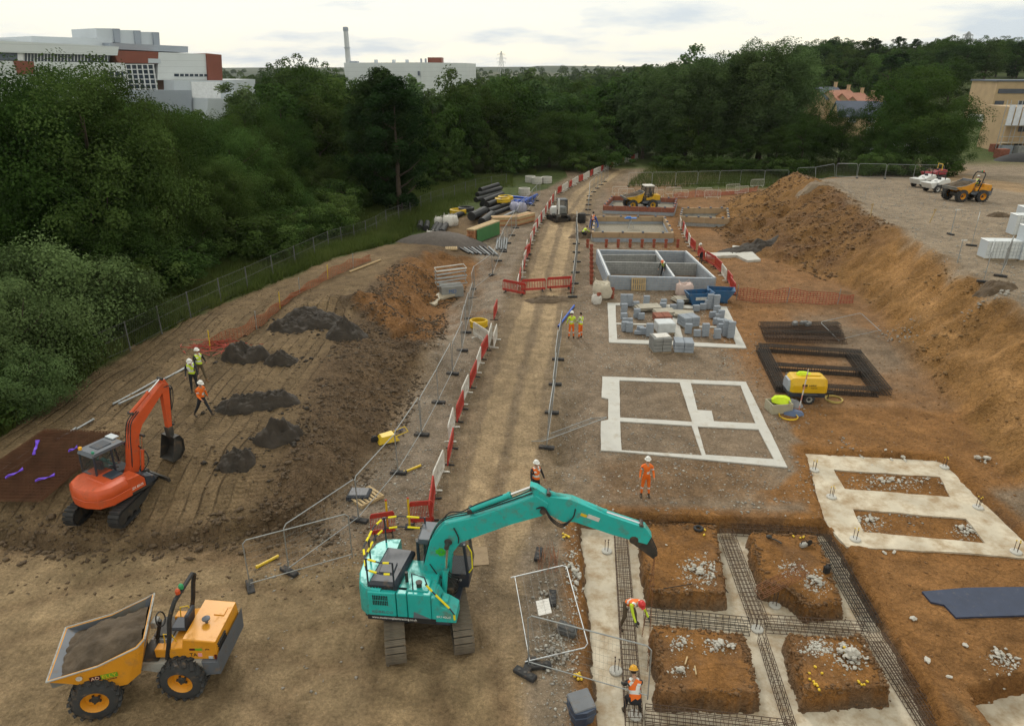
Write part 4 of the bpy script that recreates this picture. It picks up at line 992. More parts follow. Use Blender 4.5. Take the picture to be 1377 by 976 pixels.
# lying panel with a white notice
a = onp(698, 842); c_ = onp(712, 742)
t = heras((.30, 15.25, .12), (.1, 18.6, .3), 'mesh fence panel lying tilted on rubble with a white board tied to it', 'lying panel', rot=(R(79), R(-3), R(97)), block=False)
b = MB(); b.box((1.9, -.03, .95), (.62, .02, .42), ch=.004); nb_ = b.build('notice_board', WHTP, t)
heras(onp(793, 566) + Vector((0, 0, .15)), onp(742, 575), 'mesh fence panel fallen over into the roadside ditch', 'fallen panel', rot=(R(-62), R(8), R(205)), block=False)
heras(onp(1130, 462) + Vector((0, 0, .1)), onp(1185, 440), 'mesh fence panel lying flat against the foot of the orange bank', 'fallen bank panel', rot=(R(-68), R(-3), R(22)), block=False)
for (u, v_) in (((1306, 331), (1314, 300)), ((1322, 380), (1335, 336)), ((1345, 372), (1366, 330))):
    heras(onp(*u), onp(*v_), 'mesh fence panel standing alone on the gravel plateau by the wrapped pallets', 'plateau single panels')
for i, (u, v_) in enumerate(((1278, 316), (1285, 362))):
    p = onp(u, v_); t = thing('fence_post', ['thin steel post in a rubber foot on the plateau near the dumper', 'thin steel post in a rubber foot at the brink of the orange bank'][i], 'post', p)
    b = MB(); b.cyl((0, 0, 0), (0, 0, 2.0), .03, n=6); b.build('post', GALV, t); link(bpy.data.objects.new('base_block', HB), t)
    b = MB(); b.box((.1, 0, 1.95), (.35, .05, .1)); b.build('clip', WHTP, t)

# chapter barriers
def barrier_meshes():
    f = MB(); w, h = 1.95, 1.0
    f.tube([(0, 0, .14), (0, 0, h - .1), (.1, 0, h), (w - .1, 0, h), (w, 0, h - .1), (w, 0, .14), (.05, 0, .14)], .030, 6, closed=False)
    f.box((w / 2, 0, h - .10), (w - .06, .045, .16), ch=.01); f.box((w / 2, 0, .24), (w - .06, .045, .12), ch=.01)
    s = MB()
    for i in range(1, 15): s.box((w * i / 15, 0, .55), (.045, .025, .56))
    ft = MB(); ft.box((0, 0, .03), (.09, .56, .06), ch=.015); ft.box((0, 0, .12), (.05, .08, .14))
    return f, s, ft
_f, _s, _t = barrier_meshes()
BAR = {}
for k, m in (('red', REDP), ('white', WHTP)):
    BAR[k] = (_f.mesh('frame', m, True), _s.mesh('slats', m), _t.mesh('foot', RUBB if k == 'red' else WHTP))
def barrier(p, q, colour, label, group, tilt=None):
    p = Vector(p); q = Vector(q); d = q - p
    t = thing('plastic_barrier', label, 'barrier', p, group=group, rot=(rnd.uniform(-.06, .06) if tilt is None else tilt, -math.atan2(d.z, math.hypot(d.x, d.y)), math.atan2(d.y, d.x)))
    link(bpy.data.objects.new('frame', BAR[colour][0]), t); s = link(bpy.data.objects.new('slats', BAR[colour][1]), t); s['kind'] = 'stuff'
    for x_ in (.25, 1.7): fo = link(bpy.data.objects.new('foot', BAR[colour][2]), t); fo.location = (x_, 0, 0)
    return t
def barrier_run(pts, label, group, start=0, cols=('red', 'white'), step=2.03, jit=.12):
    P = [onp(*p) for p in pts]; P = [Vector((p.x, p.y, 0)) for p in P]; cur = P[0]; i = 1; n = start
    while i < len(P):
        d = P[i] - cur
        if d.length < step:
            i += 1; continue
        nx_ = cur + d.normalized() * step; j = Vector((rnd.uniform(-jit, jit), 0, 0))
        a = cur + j; b_ = nx_ + Vector((rnd.uniform(-jit, jit), 0, 0)); a.z = on(a.x, a.y); b_.z = on(b_.x, b_.y); co = cols[n % len(cols)]
        barrier(a, b_, co, label % co, (group % co)); cur = nx_; n += 1
barrier_run([(578, 705), (590, 655), (601, 620), (610, 585), (618, 560), (628, 530), (637, 508), (645, 490), (656, 470), (664, 452)], '%s plastic barrier lining the haul road below the yellow hose coil', '%s barriers along the near haul road')
barrier_run([(696, 394), (704, 362), (711, 335), (718, 316), (735, 287), (748, 266)], '%s plastic barrier lining the haul road by the pipe store', '%s barriers by the pipe store', 1)
barrier_run([(750, 262), (775, 247), (800, 235), (830, 222), (858, 213)], '%s plastic barrier lining the far bend of the haul road', '%s barriers on the far bend', 0, cols=('red', 'white', 'white'))
a, c_ = onp(701, 393), onp(736, 391); barrier(a, c_, 'red', 'red plastic barrier closing the left lane of the haul road', 'road block barriers', 0)
a, c_ = onp(736, 390), onp(769, 388); barrier(a, c_, 'red', 'red plastic barrier closing the right lane of the haul road', 'road block barriers', 0)
a, c_ = onp(767, 396), onp(770, 372); barrier(a, c_, 'red', 'red plastic barrier set end on at the right edge of the road block', 'road block barriers', 0)
# pen round the hose coil, near gate pieces
for (u, v_, co, lb) in (((637, 452), (664, 470), 'white', 'white barrier at the near side of the yellow hose coil'), ((664, 470), (672, 443), 'white', 'white barrier at the road side of the yellow hose coil'), ((664, 432), (672, 410), 'red', 'red barrier leaning beyond the yellow hose coil'), ((676, 392), (696, 396), 'red', 'red barrier standing left of the road block'), ((706, 348), (716, 338), 'red', 'red barrier propped against the bent pair by the store'),
                    ((553, 706), (577, 704), 'red', 'red barrier at the foot of the yellow post gate'), ((500, 722), (525, 718), 'red', 'red barrier behind the teal excavator guard rail')):
    t = barrier(onp(*u), onp(*v_), co, lb, 'single barriers')
    if v_[1] > 700: t.scale = (.45, 1, 1)
def yellow_post(u, v_, h, lb):
    p = onp(u, v_); t = thing('marker_post', lb, 'post', p)
    b = MB(); b.cyl((0, 0, 0), (0, 0, h), .04, n=8); b.build('sleeve', YELP, t); b = MB(); b.lathe([(.0, h + .05), (.045, h + .03), (.045, h)], n=8); b.build('cap', REDP, t); b = MB(); b.box((0, 0, .04), (.35, .35, .08), ch=.02); b.build('foot', RUBB, t)
yellow_post(522, 712, 1.3, 'yellow sleeved post behind the teal excavator'); yellow_post(551, 709, 1.3, 'yellow sleeved post beside the red barrier behind the teal excavator')
b = MB(); p = onp(533, 690); q = onp(549, 690)
# red barriers and netting right side plots
barrier_run([(914, 304), (926, 328), (938, 345)], '%s plastic barrier between the boarded plinth and the orange soil', '%s barriers by the boarded plinth', 1, cols=('red', 'white'))
barrier_run([(938, 345), (962, 362), (983, 384), (989, 402)], '%s plastic barrier around the corner of the blockwork house', '%s barriers by the blockwork house', 0, cols=('red', 'red', 'red', 'white'))
# white pedestrian barriers
def ped_meshes():
    f = MB(); w, h = 2.1, 1.1
    f.tube([(0, 0, .15), (0, 0, h - .1), (.1, 0, h), (w - .1, 0, h), (w, 0, h - .1), (w, 0, .15)], .026, 6); f.tube([(0, 0, .2), (w, 0, .2)], .022, 5)
    s = MB()
    for i in range(1, 13): s.tube([(w * i / 13, 0, .2), (w * i / 13, 0, h)], .013, 4)
    ft = MB(); ft.tube([(0, -.3, 0.02), (0, -.08, .16), (0, .08, .16), (0, .3, 0.02)], .02, 5)
    return f.mesh('frame', WHTP, True), s.mesh('bars', WHTP), ft.mesh('foot', WHTP)
PF, PS, PT = ped_meshes()
for i, (u, v_, a_) in enumerate(((832, 262, .05), (840, 265, -.1), (872, 263, .08), (880, 266, -.05), (904, 263, 0), (913, 267, .06), (945, 264, .04), (956, 267, -.08), (985, 259, .25), (997, 262, .3), (1018, 252, .2))):
    p = onp(u - 9, v_); t = thing('pedestrian_barrier', 'white steel pedestrian barrier in the row beyond the brick plinths', 'barrier', p, a_, 'white pedestrian barriers')
    link(bpy.data.objects.new('frame', PF), t); s = link(bpy.data.objects.new('bars', PS), t); s['kind'] = 'stuff'
    for x_ in (.3, 1.8): fo = link(bpy.data.objects.new('foot', PT), t); fo.location = (x_, 0, 0)
# chain link boundary fence
cl_pts = [onp(*p) for p in [(-60, 590), (0, 556), (54, 530), (115, 500), (176, 472), (218, 449), (257, 428), (298, 408), (334, 391), (368, 374), (398, 360), (424, 347), (460, 331), (520, 304), (580, 277), (640, 258), (700, 247)]]
P3 = []
for a, b_ in zip(cl_pts[:-1], cl_pts[1:]):
    k = max(1, int((b_ - a).length / 3.0))
    for j in range(k): q = a.lerp(b_, j / k); q.z = on(q.x, q.y); P3.append(q)
t = thing('boundary_fence', 'grey chain link boundary fence with posts along the wood', 'fence', P3[0])
b = MB(); b.cyl((0, 0, -.2), (0, 0, 1.75), .04, n=6); pm_ = b.mesh('post', pmat('grey fence post', (.13, .135, .13), .9)); 
for q in P3: o = link(bpy.data.objects.new('post', pm_), t); o.location = q - P3[0]
for z in (.2, 1.0, 1.7): b = MB(); b.tube([q - P3[0] + Vector((0, 0, z)) for q in P3], .010, 4); b.build('wire', MATS['grey fence post'], t)
WIRE = MB()
for a, b_ in zip(P3[:-1], P3[1:]):
    k = 16
    for j in range(k):
        for s in (0, 1):
            u0 = a.lerp(b_, j / k) - P3[0]; u1 = a.lerp(b_, min(1, (j + 3) / k)) - P3[0]
            z0, z1 = (.2, 1.7) if s else (1.7, .2); WIRE.tube([u0 + Vector((0, 0, z0)), u1 + Vector((0, 0, z1))], .0022, 3, cap=False)
o = WIRE.build('chain_link', MATS['grey fence post'], t); o['kind'] = 'stuff'
# orange netting on the verge
ONET = pmat('orange netting', (.33, .105, .045), .8, var=.15)
def netting(px, label, m, hh=.75, pin=True):
    npts = [onp(*p) for p in px]; t = thing('safety_netting', label, 'netting', npts[0]); b = MB(); Q = []
    for a, c_ in zip(npts[:-1], npts[1:]):
        k = int((c_ - a).length / .22)
        for j in range(k): q = a.lerp(c_, j / k); q.z = on(q.x, q.y); Q.append(q - npts[0])
    hs = [hh + .2 * math.sin(i * .11) + .08 * math.sin(i * .5) for i in range(len(Q))]
    for j in range(7): b.tube([Q[i] + Vector((.06 * math.sin(i * .7 + j), 0, .05 + hs[i] * j / 6)) for i in range(len(Q))], .022, 3)
    for i in range(len(Q)): b.tube([Q[i] + Vector((0, 0, .03)), Q[i] + Vector((0, 0, hs[i] + .06))], .018, 3)
    o = b.build('net', m, t); o['kind'] = 'stuff'
    for i in range(0, len(Q), 16): b = MB(); b.cyl(Q[i], Q[i] + Vector((.05, 0, 1.15)), .03, n=5); b.build('pin', YELP if i % 32 == 0 and pin else GALV, t)
netting([(283, 470), (300, 462), (330, 452), (350, 440), (372, 420), (398, 398), (430, 382), (462, 366), (500, 350)], 'sagging orange plastic netting along the grass verge of the field', ONET, .5)
RNET = pmat('red netting', (.40, .07, .05), .8)
netting([(990, 403), (1030, 408), (1070, 407), (1110, 410), (1150, 408)], 'red plastic netting strung at the foot of the churned orange slope', RNET, .8, False)
netting([(905, 268), (940, 265), (985, 262), (1020, 258)], 'red netting sagging behind the white pedestrian barriers', RNET, .6, False)
p = onp(285, 468); b = MB(); g_ = np.random.default_rng(3)
for i in range(40):
    a = Vector((g_.normal() * .8, g_.normal() * .35, .05 + .25 * g_.random())); b.tube([a, a + Vector((g_.normal() * .5, g_.normal() * .3, g_.normal() * .1)), a + Vector((g_.normal() * .9, g_.normal() * .4, -.02))], .02, 3)
o = b.build('netting_bundle', pmat('red netting', (.40, .07, .05), .8), loc=p); tag(o, 'crumpled red netting dumped at the end of the orange netting', 'netting')
# tubes lying along the verge
for i, (a, c_) in enumerate((((-6, 640), (41, 608)), ((6, 641), (50, 612)), ((76, 593), (127, 566)), ((84, 590), (103, 578)), ((152, 545), (214, 512)), ((160, 546), (205, 524)), ((213, 515), (250, 497)), ((222, 512), (262, 489)))):
    A = onp(*a); C2 = onp(*c_); A.z += .06 + .05 * (i % 2); C2.z += .10; d = C2 - A
    b = MB(); b.tube([(0, 0, 0), d * .5 + Vector((0, 0, -.02)), d], .045, 8); b.tube([d * .02, d * .04], .06, 8); b.tube([d * .96, d * .98], .06, 8)
    tag(b.build('steel_tube', GALV, loc=A, smooth=True), 'galvanised scaffold tube lying along the grass edge of the clay field', 'tube', 'tubes along the grass edge')

# ================================================================ REINFORCEMENT
REBAR = pmat('rusty rebar', (.085, .052, .034), .8, .2, var=.35, scale=3); REBAR2 = pmat('dark rebar', (.035, .027, .022), .8, .2, var=.3, scale=3); REBAR3 = pmat('fresh rust rebar', (.20, .085, .04), .85, 0.1, var=.3)
def cage(a, c_, w, h, label, z=FLOOR + .09, m=None, nb=4, st=.2, r=.009, za=None, group='reinforcement cages in the trenches'):
    m = m or REBAR
    A = Vector((*G(*a, z + h * .5), z)); B = Vector((*G(*c_, z + h * .5), z)); d = B - A; l = d.length
    t = thing('rebar_cage', label, 'rebar cage', A, math.atan2(d.y, d.x), group)
    b = MB()
    for zz in (0, h):
        for i in range(nb): yy = -w / 2 + w * i / (nb - 1); b.tube([(0, yy, zz), (l / 2, yy + rnd.uniform(-.015, .015), zz), (l, yy, zz)], r * 1.25, 4)
    for yy in (-w / 2, w / 2): b.tube([(0, yy, h / 2), (l, yy, h / 2)], r, 4)
    b.build('main_bars', m, t)['kind'] = 'stuff'
    b = MB(); k = int(l / st)
    for i in range(k + 1):
        x_ = l * i / k + rnd.uniform(-.02, .02); s = rnd.uniform(-.025, .025)
        b.tube([(x_ + s, -w / 2, 0), (x_ - s, w / 2, 0), (x_ - s, w / 2, h), (x_ + s, -w / 2, h)], r, 4, closed=True)
    b.build('stirrups', m, t)['kind'] = 'stuff'
    return t
cage((834, 712), (853, 972), .46, .40, 'long rebar cage that the two bent workers are setting in the left trench', nb=5)
cage((772, 694), (960, 705), .42, .35, 'dark rebar cage along the head of the trench below the boom', m=REBAR2)
cage((984, 710), (1097, 716), .42, .35, 'short rebar cage across the head of the trench by the concrete slab', m=REBAR)
cage((976, 716), (1022, 838), .50, .36, 'rebar cage in the trench between the two upper soil blocks', nb=5)
cage((866, 828), (1008, 842), .44, .36, 'rebar cage crossing behind the lower left soil block', m=REBAR2)
cage((1030, 838), (1164, 848), .44, .36, 'rebar cage crossing below the block with the small rebar frame')
cage((1106, 724), (1173, 842), .52, .36, 'wide rebar cage along the right trench above the crossing', nb=7, m=REBAR2)
cage((1176, 856), (1262, 990), .54, .36, 'wide rebar cage along the right trench below the crossing', nb=7)
cage((1024, 856), (1066, 985), .22, .30, 'narrow rebar cage between the two lower soil blocks', nb=3)
cage((868, 962), (1068, 985), .46, .40, 'heavy rebar cage at the near end of the trenches by the kneeling worker', nb=5)
t = cage((1020, 795), (1082, 768), .35, .3, 'small rusty rebar frame tilted on the edge of a soil block', z=-.02, m=REBAR3, nb=3, group='loose rebar')
t.rotation_euler = (R(14), R(-4), t.rotation_euler.z)
# dark ladder shaped cages set out by the compressor
zc = .06
for a, c_, w, lb in (((1020, 467), (1158, 476), .6, 'back'), ((1042, 493), (1166, 501), .5, 'middle'), ((1044, 519), (1180, 527), .55, 'front'), ((1024, 468), (1052, 524), .62, 'left'), ((1146, 474), (1187, 527), .9, 'right')):
    t = cage(a, c_, w, .34, f'dark {lb} run of the ladder of rebar cages set out behind the compressor', z=zc, m=REBAR2, nb=6, st=.13, r=.014, group='ladder of dark cages')
for i in range(6):
    cage((1022 + i * 1.5, 437 + i * 3.6), (1128 + i * 1.5, 437 + i * 4.2), .5, .28, 'rusty rebar cage in the stack beside the red barriers', z=.05 + .27 * (i % 2), m=REBAR if i % 3 else REBAR2, nb=5, st=.18, r=.012, group='stacked cages')
# flat mesh stack at left
A = onp(0, 690); 
t = thing('mesh_stack', 'flat stack of rusty reinforcement mesh sheets beside the orange excavator', 'rebar mesh', (0, 0, 0))
c4 = [onp(-70, 690), onp(60, 692), onp(165, 600), onp(66, 596)]
_zz = max(on(*(c4[0].lerp(c4[1], i / 8).lerp(c4[3].lerp(c4[2], i / 8), j / 8)).xy) - c4[0].lerp(c4[1], i / 8).lerp(c4[3].lerp(c4[2], i / 8), j / 8).z for i in range(9) for j in range(9))
for q in c4: q.z += _zz
MRUST = pmat('mesh rust', (.15, .070, .038), .85, .1, var=.3, scale=2)
for s in range(3):
    b = MB(); z = .03 + s * .05
    n_ = 24
    for i in range(n_ + 1):
        f = i / n_; a = c4[0].lerp(c4[1], f); c_ = c4[3].lerp(c4[2], f); b.tube([a + Vector((0, 0, z)), c_ + Vector((0, 0, z))], .02, 3)
        a = c4[0].lerp(c4[3], f); c_ = c4[1].lerp(c4[2], f); b.tube([a + Vector((0, 0, z + .012)), c_ + Vector((0, 0, z + .012))], .014, 3)
    b.build('mesh_sheet', MRUST, t)['kind'] = 'stuff'
PURP = pmat('purple cloth', (.15, .06, .62), .7)
for i, (a, c_) in enumerate((((52, 632), (57, 614)), ((14, 664), (38, 652)), ((54, 668), (80, 660)), ((98, 628), (110, 622)))):
    p = onp(*a) + Vector((0, 0, .17 + _zz)); q = onp(*c_) + Vector((0, 0, .18 + _zz)); d = q - p
    b = MB(); n_ = d.cross(Vector((0, 0, 1))).normalized()
    b.loft([[d * f + n_ * w - Vector((0, 0, .01)), d * f + n_ * w + Vector((0, 0, .02 + .06 * math.sin(f * 9))), d * f - n_ * w + Vector((0, 0, .02 + .05 * math.sin(f * 7))), d * f - n_ * w - Vector((0, 0, .01))] for f, w in ((0, .06), (.2, .03), (.45, .05), (.7, .04), (1, .08))])
    tag(b.build('lifting_strap', PURP, loc=p), 'purple lifting strap lying on the rusty mesh stack', 'strap', 'purple straps')

# ================================================================ BLOCKWORK
BLK = pmat('concrete block', (.29, .325, .375), .9, var=.16, scale=3, bump=.004, bscale=60); BLKD = pmat('weathered concrete block', (.25, .255, .25), .9, var=.2, scale=2); MORT = pmat('mortar', (.36, .36, .35), .95); TANB = pmat('insulation board', (.36, .255, .155), .85, var=.1); BRKR = pmat('red brick', (.26, .095, .06), .9, var=.25, scale=4)
def wall(parent, a, c_, h, th, mat, name='wall', bl=.44, bh=.215, z=0.0):
    """blocks with recessed joints along a-c_ (local xy)"""
    a = Vector((*a, 0)); c_ = Vector((*c_, 0)); d = c_ - a; l = d.length; M_ = Matrix.Translation(a + Vector((0, 0, z))) @ Matrix.Rotation(math.atan2(d.y, d.x), 4, 'Z')
    b = MB(); b.at(M_)
    nc = max(1, round(h / bh)); nbk = max(1, round(l / bl))
    for j in range(nc):
        off_ = .5 if j % 2 else 0
        for i in range(nbk + (1 if off_ else 0)):
            x0 = max(0, (i - off_)) * l / nbk; x1 = min(nbk, i + 1 - off_) * l / nbk
            if x1 - x0 < .05: continue
            b.box(((x0 + x1) / 2, rnd.uniform(-.004, .004), (j + .5) * h / nc), (x1 - x0 - .03, th, h / nc - .028))
    o = b.build(name, mat, parent); o['kind'] = 'stuff'
    b = MB(); b.at(M_); b.box((l / 2, 0, h / 2 - .01), (l - .02, th - .02, h - .012)); b.build('mortar', MORT, o)
    return o
def gz(u, v_, z): q = G(u, v_, z); return Vector((q[0], q[1], 0))
FL, FR, BL, BR = gz(819, 371, 1.1), gz(961, 374, 1.1), gz(804, 336, 1.1), gz(922, 338, 1.1)
z0 = on(11, 56) - .15
t = thing('blockwork_house', 'house footing walls of grey concrete block, waist high, with a man bending inside', 'building', (FL.x, FL.y, z0))
def lc(q): return (q.x - FL.x, q.y - FL.y)
hW = 1.25
wall(t, lc(FL), lc(FR), hW, .3, BLK); wall(t, lc(BL), lc(BR), hW, .3, BLK); wall(t, lc(FL), lc(BL), hW, .3, BLK); wall(t, lc(FR), lc(BR), hW, .3, BLK)
def mixp_(a, c_, f): return a.lerp(c_, f)
wall(t, lc(mixp_(FL, BL, .52)), lc(mixp_(FR, BR, .52)), hW - .02, .22, BLKD)
wall(t, lc(mixp_(FL, FR, .62)), lc(mixp_(BL, BR, .66)), hW + .01, .24, BLK)
wall(t, lc(mixp_(FL, BL, .8)), lc(mixp_(FL, BL, .8) + Vector((5.0, .1, 0))), hW - .03, .2, BLKD)
wall(t, lc(mixp_(FL, BL, .52) + Vector((5.0, .1, 0))), lc(mixp_(FL, BL, .8) + Vector((5.0, .1, 0))), hW - .04, .2, BLKD)
b = MB()
for a, c_ in ((FL, BL), (FR, BR), (mixp_(FL, FR, .62), mixp_(BL, BR, .66))):
    a2, c2 = Vector((*lc(a), hW + .03)), Vector((*lc(c_), hW + .03)); b = MB(); d = c2 - a2; b.box((a2 + c2) / 2, (d.length, .12, .03), Matrix.Rotation(math.atan2(d.y, d.x), 3, 'Z')); b.build('white_insulation', pmat('white insulation', (.62, .64, .66), .8), t)
TIM = pmat('pale timber', (.45, .33, .18), .85, var=.2, scale=5); TIMD = pmat('weathered timber', (.30, .23, .15), .9, var=.25, scale=5)
def pallet(loc, rot, label, scale=1.0, group=None):
    t = thing('pallet', label, 'pallet', loc, group=group, rot=rot)
    for i in range(7): b = MB(); b.box((-.5 + i * 1.0 / 6, 0, .13), (.1, 1.0, .022)); b.build('board', TIM, t)
    for y_ in (-.45, 0, .45): b = MB(); b.box((0, y_, .066), (1.1, .09, .1)); b.build('bearer', TIM, t)
    for i in (0, 3, 6): b = MB(); b.box((-.5 + i * 1.0 / 6, 0, .01), (.1, 1.0, .02)); b.build('board', TIM, t)
    return t
q = G(857, 390, 0.0); pallet((q[0], FL.y - .42, on(q[0], FL.y - .4) + .52), (R(80), 0, .02), 'wooden pallet stood on edge against the blockwork front wall')
# plinths beyond
def plinth(name, label, F1, F2, B1, B2, h, lowm, upm, zl):
    zb_ = on((F1.x + F2.x) / 2, (F1.y + B1.y) / 2) - .1
    t = thing(name, label, 'building', (F1.x, F1.y, zb_))
    def l2(q): return (q.x - F1.x, q.y - F1.y)
    for a, c_ in ((F1, F2), (F2, B2), (B2, B1), (B1, F1)):
        wall(t, l2(a), l2(c_), zl, .3, lowm)
        A2, C3 = Vector((*l2(a), 0)), Vector((*l2(c_), 0)); d = C3 - A2; k = max(2, int(d.length / 1.2))
        for i in range(k):
            b = MB(); m_ = A2.lerp(C3, (i + .5) / k) + Vector((0, 0, zl + (h - zl) / 2 + .01)); b.box(m_, (d.length / k - .02, .2, h - zl), Matrix.Rotation(math.atan2(d.y, d.x), 3, 'Z'), ch=.01); b.build('board' if upm is TANB else 'brick_panel', upm, t)
        for i in range(4):
            b = MB(); m_ = A2.lerp(C3, (i + .5) / 4) + Vector((0, 0, h + .06)); b.box(m_, (.18, .34, .14)); b.build('bracket', DGREY, t)
    b = MB(); b.plan([l2(F1), l2(F2), l2(B2), l2(B1)], .05, .28); b.build('floor_fill', pmat('stone fill', (.24, .215, .17), .95, var=.25, scale=6, bump=.03, bscale=20), t)
    return t
plinth('boarded_plinth', 'low house plinth of block topped with tan boards, blue trestle inside', gz(797, 312, 1.0), gz(905, 313, 1.0), gz(800, 291, 1.0), gz(893, 291, 1.0), 1.05, BLK, TANB, .5)
plinth('brick_plinth', 'low house plinth topped with red brick behind the yellow dumper', gz(812, 277, .9), gz(906, 280, .9), gz(824, 264, .9), gz(910, 267, .9), .95, BLK, BRKR, .4)
plinth('boarded_plinth', 'small plinth with tan boards standing alone on the orange soil', gz(915, 291, 1.0), gz(980, 294, 1.0), gz(918, 280, 1.0), gz(978, 280, 1.0), 1.1, BLKD, TANB, .45)
# trestle
p = onp(847, 309); BLUE = pmat('blue plastic', (.03, .16, .50), .5, dirt=.1)
t = thing('trestle', 'blue topped tripod trestle standing inside the boarded plinth', 'trestle', p)
b = MB(); b.box((0, 0, 1.25), (1.3, .5, .08), ch=.02); b.box((-.2, .1, 1.34), (.5, .4, .12), ch=.03); b.build('top', BLUE, t)
for a in (0, 2.1, 4.2): b = MB(); b.cyl((0, 0, 1.2), (.5 * math.cos(a), .5 * math.sin(a), 0), .03, n=5); b.build('leg', GALV, t)
# red saddles along the blockwork
REDC = pmat('terracotta duct', (.30, .075, .04), .8, var=.2)
for i, (u, v_) in enumerate([(795, 340 + 6 * k) for k in range(8)] + [(815 + 16 * k, 333) for k in range(7)] + [(805, 408), (823, 401), (806, 396), (828, 388), (944, 388), (790, 333)]):
    p = onp(u, v_); t = thing('clay_pipe', 'red clay pipe stub standing beside the blockwork house', 'pipe', p, rnd.random() * 6, 'red pipe stubs')
    b = MB(); b.lathe([(.13, 0), (.13, .62), (.17, .64), (.17, .8), (.14, .8), (.14, .7)], n=10); b.build('pipe', REDC, t, smooth=True); b = MB(); b.lathe([(.175, .3), (.19, .31), (.19, .37), (.175, .38)], n=10); b.build('collar', BRKR, t)
# stacks of blocks on the second foundation
_bb = MB(); _bb.box((0, 0, .108), (.44, .10, .213), ch=.006); BM_ = _bb.mesh('block', BLK)
def block_stack(u, v_, n, rows, label='stack of grey concrete blocks set out on the strip foundation', rz=None, cols=2):
    p = onp(u, v_); p.z = max(p.z, fz if True else 0)
    t = thing('block_stack', label, 'blocks', p, rnd.uniform(-.15, .15) if rz is None else rz, 'stacks of blocks on the foundation')
    for k in range(n):
        for j in range(cols):
            o = link(bpy.data.objects.new('block', BM_), t); o.location = (rnd.uniform(-.02, .02) + (0 if k % 2 == 0 else .0), (j - (cols - 1) / 2) * .125, k * .216); o.rotation_euler = (0, 0, rnd.uniform(-.06, .06))
for u, v_, n in [(838, 412, 4), (846, 412, 4), (839, 421, 3), (839, 430, 2), (841, 437, 2), (846, 437, 2), (840, 446, 3), (846, 447, 3), (855, 414, 2), (856, 428, 3), (862, 430, 2), (869, 410, 3), (892, 411, 2), (891, 416, 2), (905, 418, 2), (914, 412, 2), (914, 418, 3), (936, 411, 3), (936, 419, 2), (945, 417, 2), (951, 416, 3), (954, 416, 5), (962, 417, 5), (963, 424, 3), (958, 428, 2), (965, 431, 2), (969, 430, 3), (963, 437, 2), (972, 438, 2), (968, 443, 3), (975, 446, 3), (976, 453, 5), (982, 455, 5), (964, 456, 3), (969, 449, 3), (948, 453, 4), (937, 453, 2), (925, 449, 3), (873, 453, 4), (860, 448, 2), (857, 450, 1), (864, 450, 2)]:
    block_stack(u, v_, n, 2)
def block_pallet(u, v_, label, rz, w=1.15, d=1.0, h=1.15, wrap=False, torn=False, mat=BLK, group='pallets of blocks'):
    p = onp(u, v_); t = thing('block_pallet', label, 'pallet of blocks', p, rz, group)
    b = MB(); 
    for y_ in (-.42, 0, .42): b.box((0, y_ * d, .05), (w, .1, .1))
    b.box((0, 0, .115), (w, d, .02)); b.build('pallet', TIMD, t)
    nz = int((h - .13) / .222); nx_ = max(2, int(w / .45)); ny_ = max(3, int(d / .11))
    for k in range(nz):
        b = MB()
        for i in range(nx_):
            for j in range(ny_): b.box((-w / 2 + (i + .5) * w / nx_, -d / 2 + (j + .5) * d / ny_, .13 + (k + .5) * .22), (w / nx_ - .03, d / ny_ - .02, .195))
        o = b.build('block_layer', mat, t); o['kind'] = 'stuff'
    if wrap: b = MB(); b.box((0, 0, .13 + nz * .11), (w + .03, d + .03, nz * .22 + .03), ch=.05); b.build('wrap', pmat('clear wrap', (.55, .58, .60), .25, var=.15, scale=3), t)
    if torn: b = MB(); b.box((.05, .03, .14 + nz * .22), (w * .8, d * .7, .05), R_(.1), ch=.02); b.build('torn_wrap', WHTP, t)
def R_(a): return Matrix.Rotation(a, 3, 'Z')
block_pallet(887, 472, 'block pallet at the front edge of the foundation with loose blocks on top', .12, torn=True, mat=BLKD); block_pallet(918, 473, 'block pallet half covered by grey sheet at the front of the foundation', -.1, h=1.0)
block_pallet(893, 447, 'white wrapped block pallet on the middle strip of the foundation', .1, h=.8, wrap=True); block_pallet(925, 439, 'bare block pallet on the right bay of the foundation', .3, h=.8); 
block_pallet(890, 433, 'red strapped pack of bricks behind the wrapped block pallet', .1, h=.6, mat=BRKR)
for i, (u, v_, w) in enumerate(((870, 417, 1.6), (893, 424, 1.4), (918, 426, 1.3), (917, 406, 1.3))):
    p = onp(u, v_); t = thing('board_pile', 'low pile of grey boards lying between the block stacks', 'boards', p, rnd.uniform(-.4, .4), 'board piles')
    for k in range(4): b = MB(); b.box((rnd.uniform(-.1, .1), rnd.uniform(-.1, .1), .12 + k * .07), (w, 1.0, .05), R_(rnd.uniform(-.15, .15))); b.build('board', pmat('grey board', (.36, .33, .27), .9, var=.2), t)
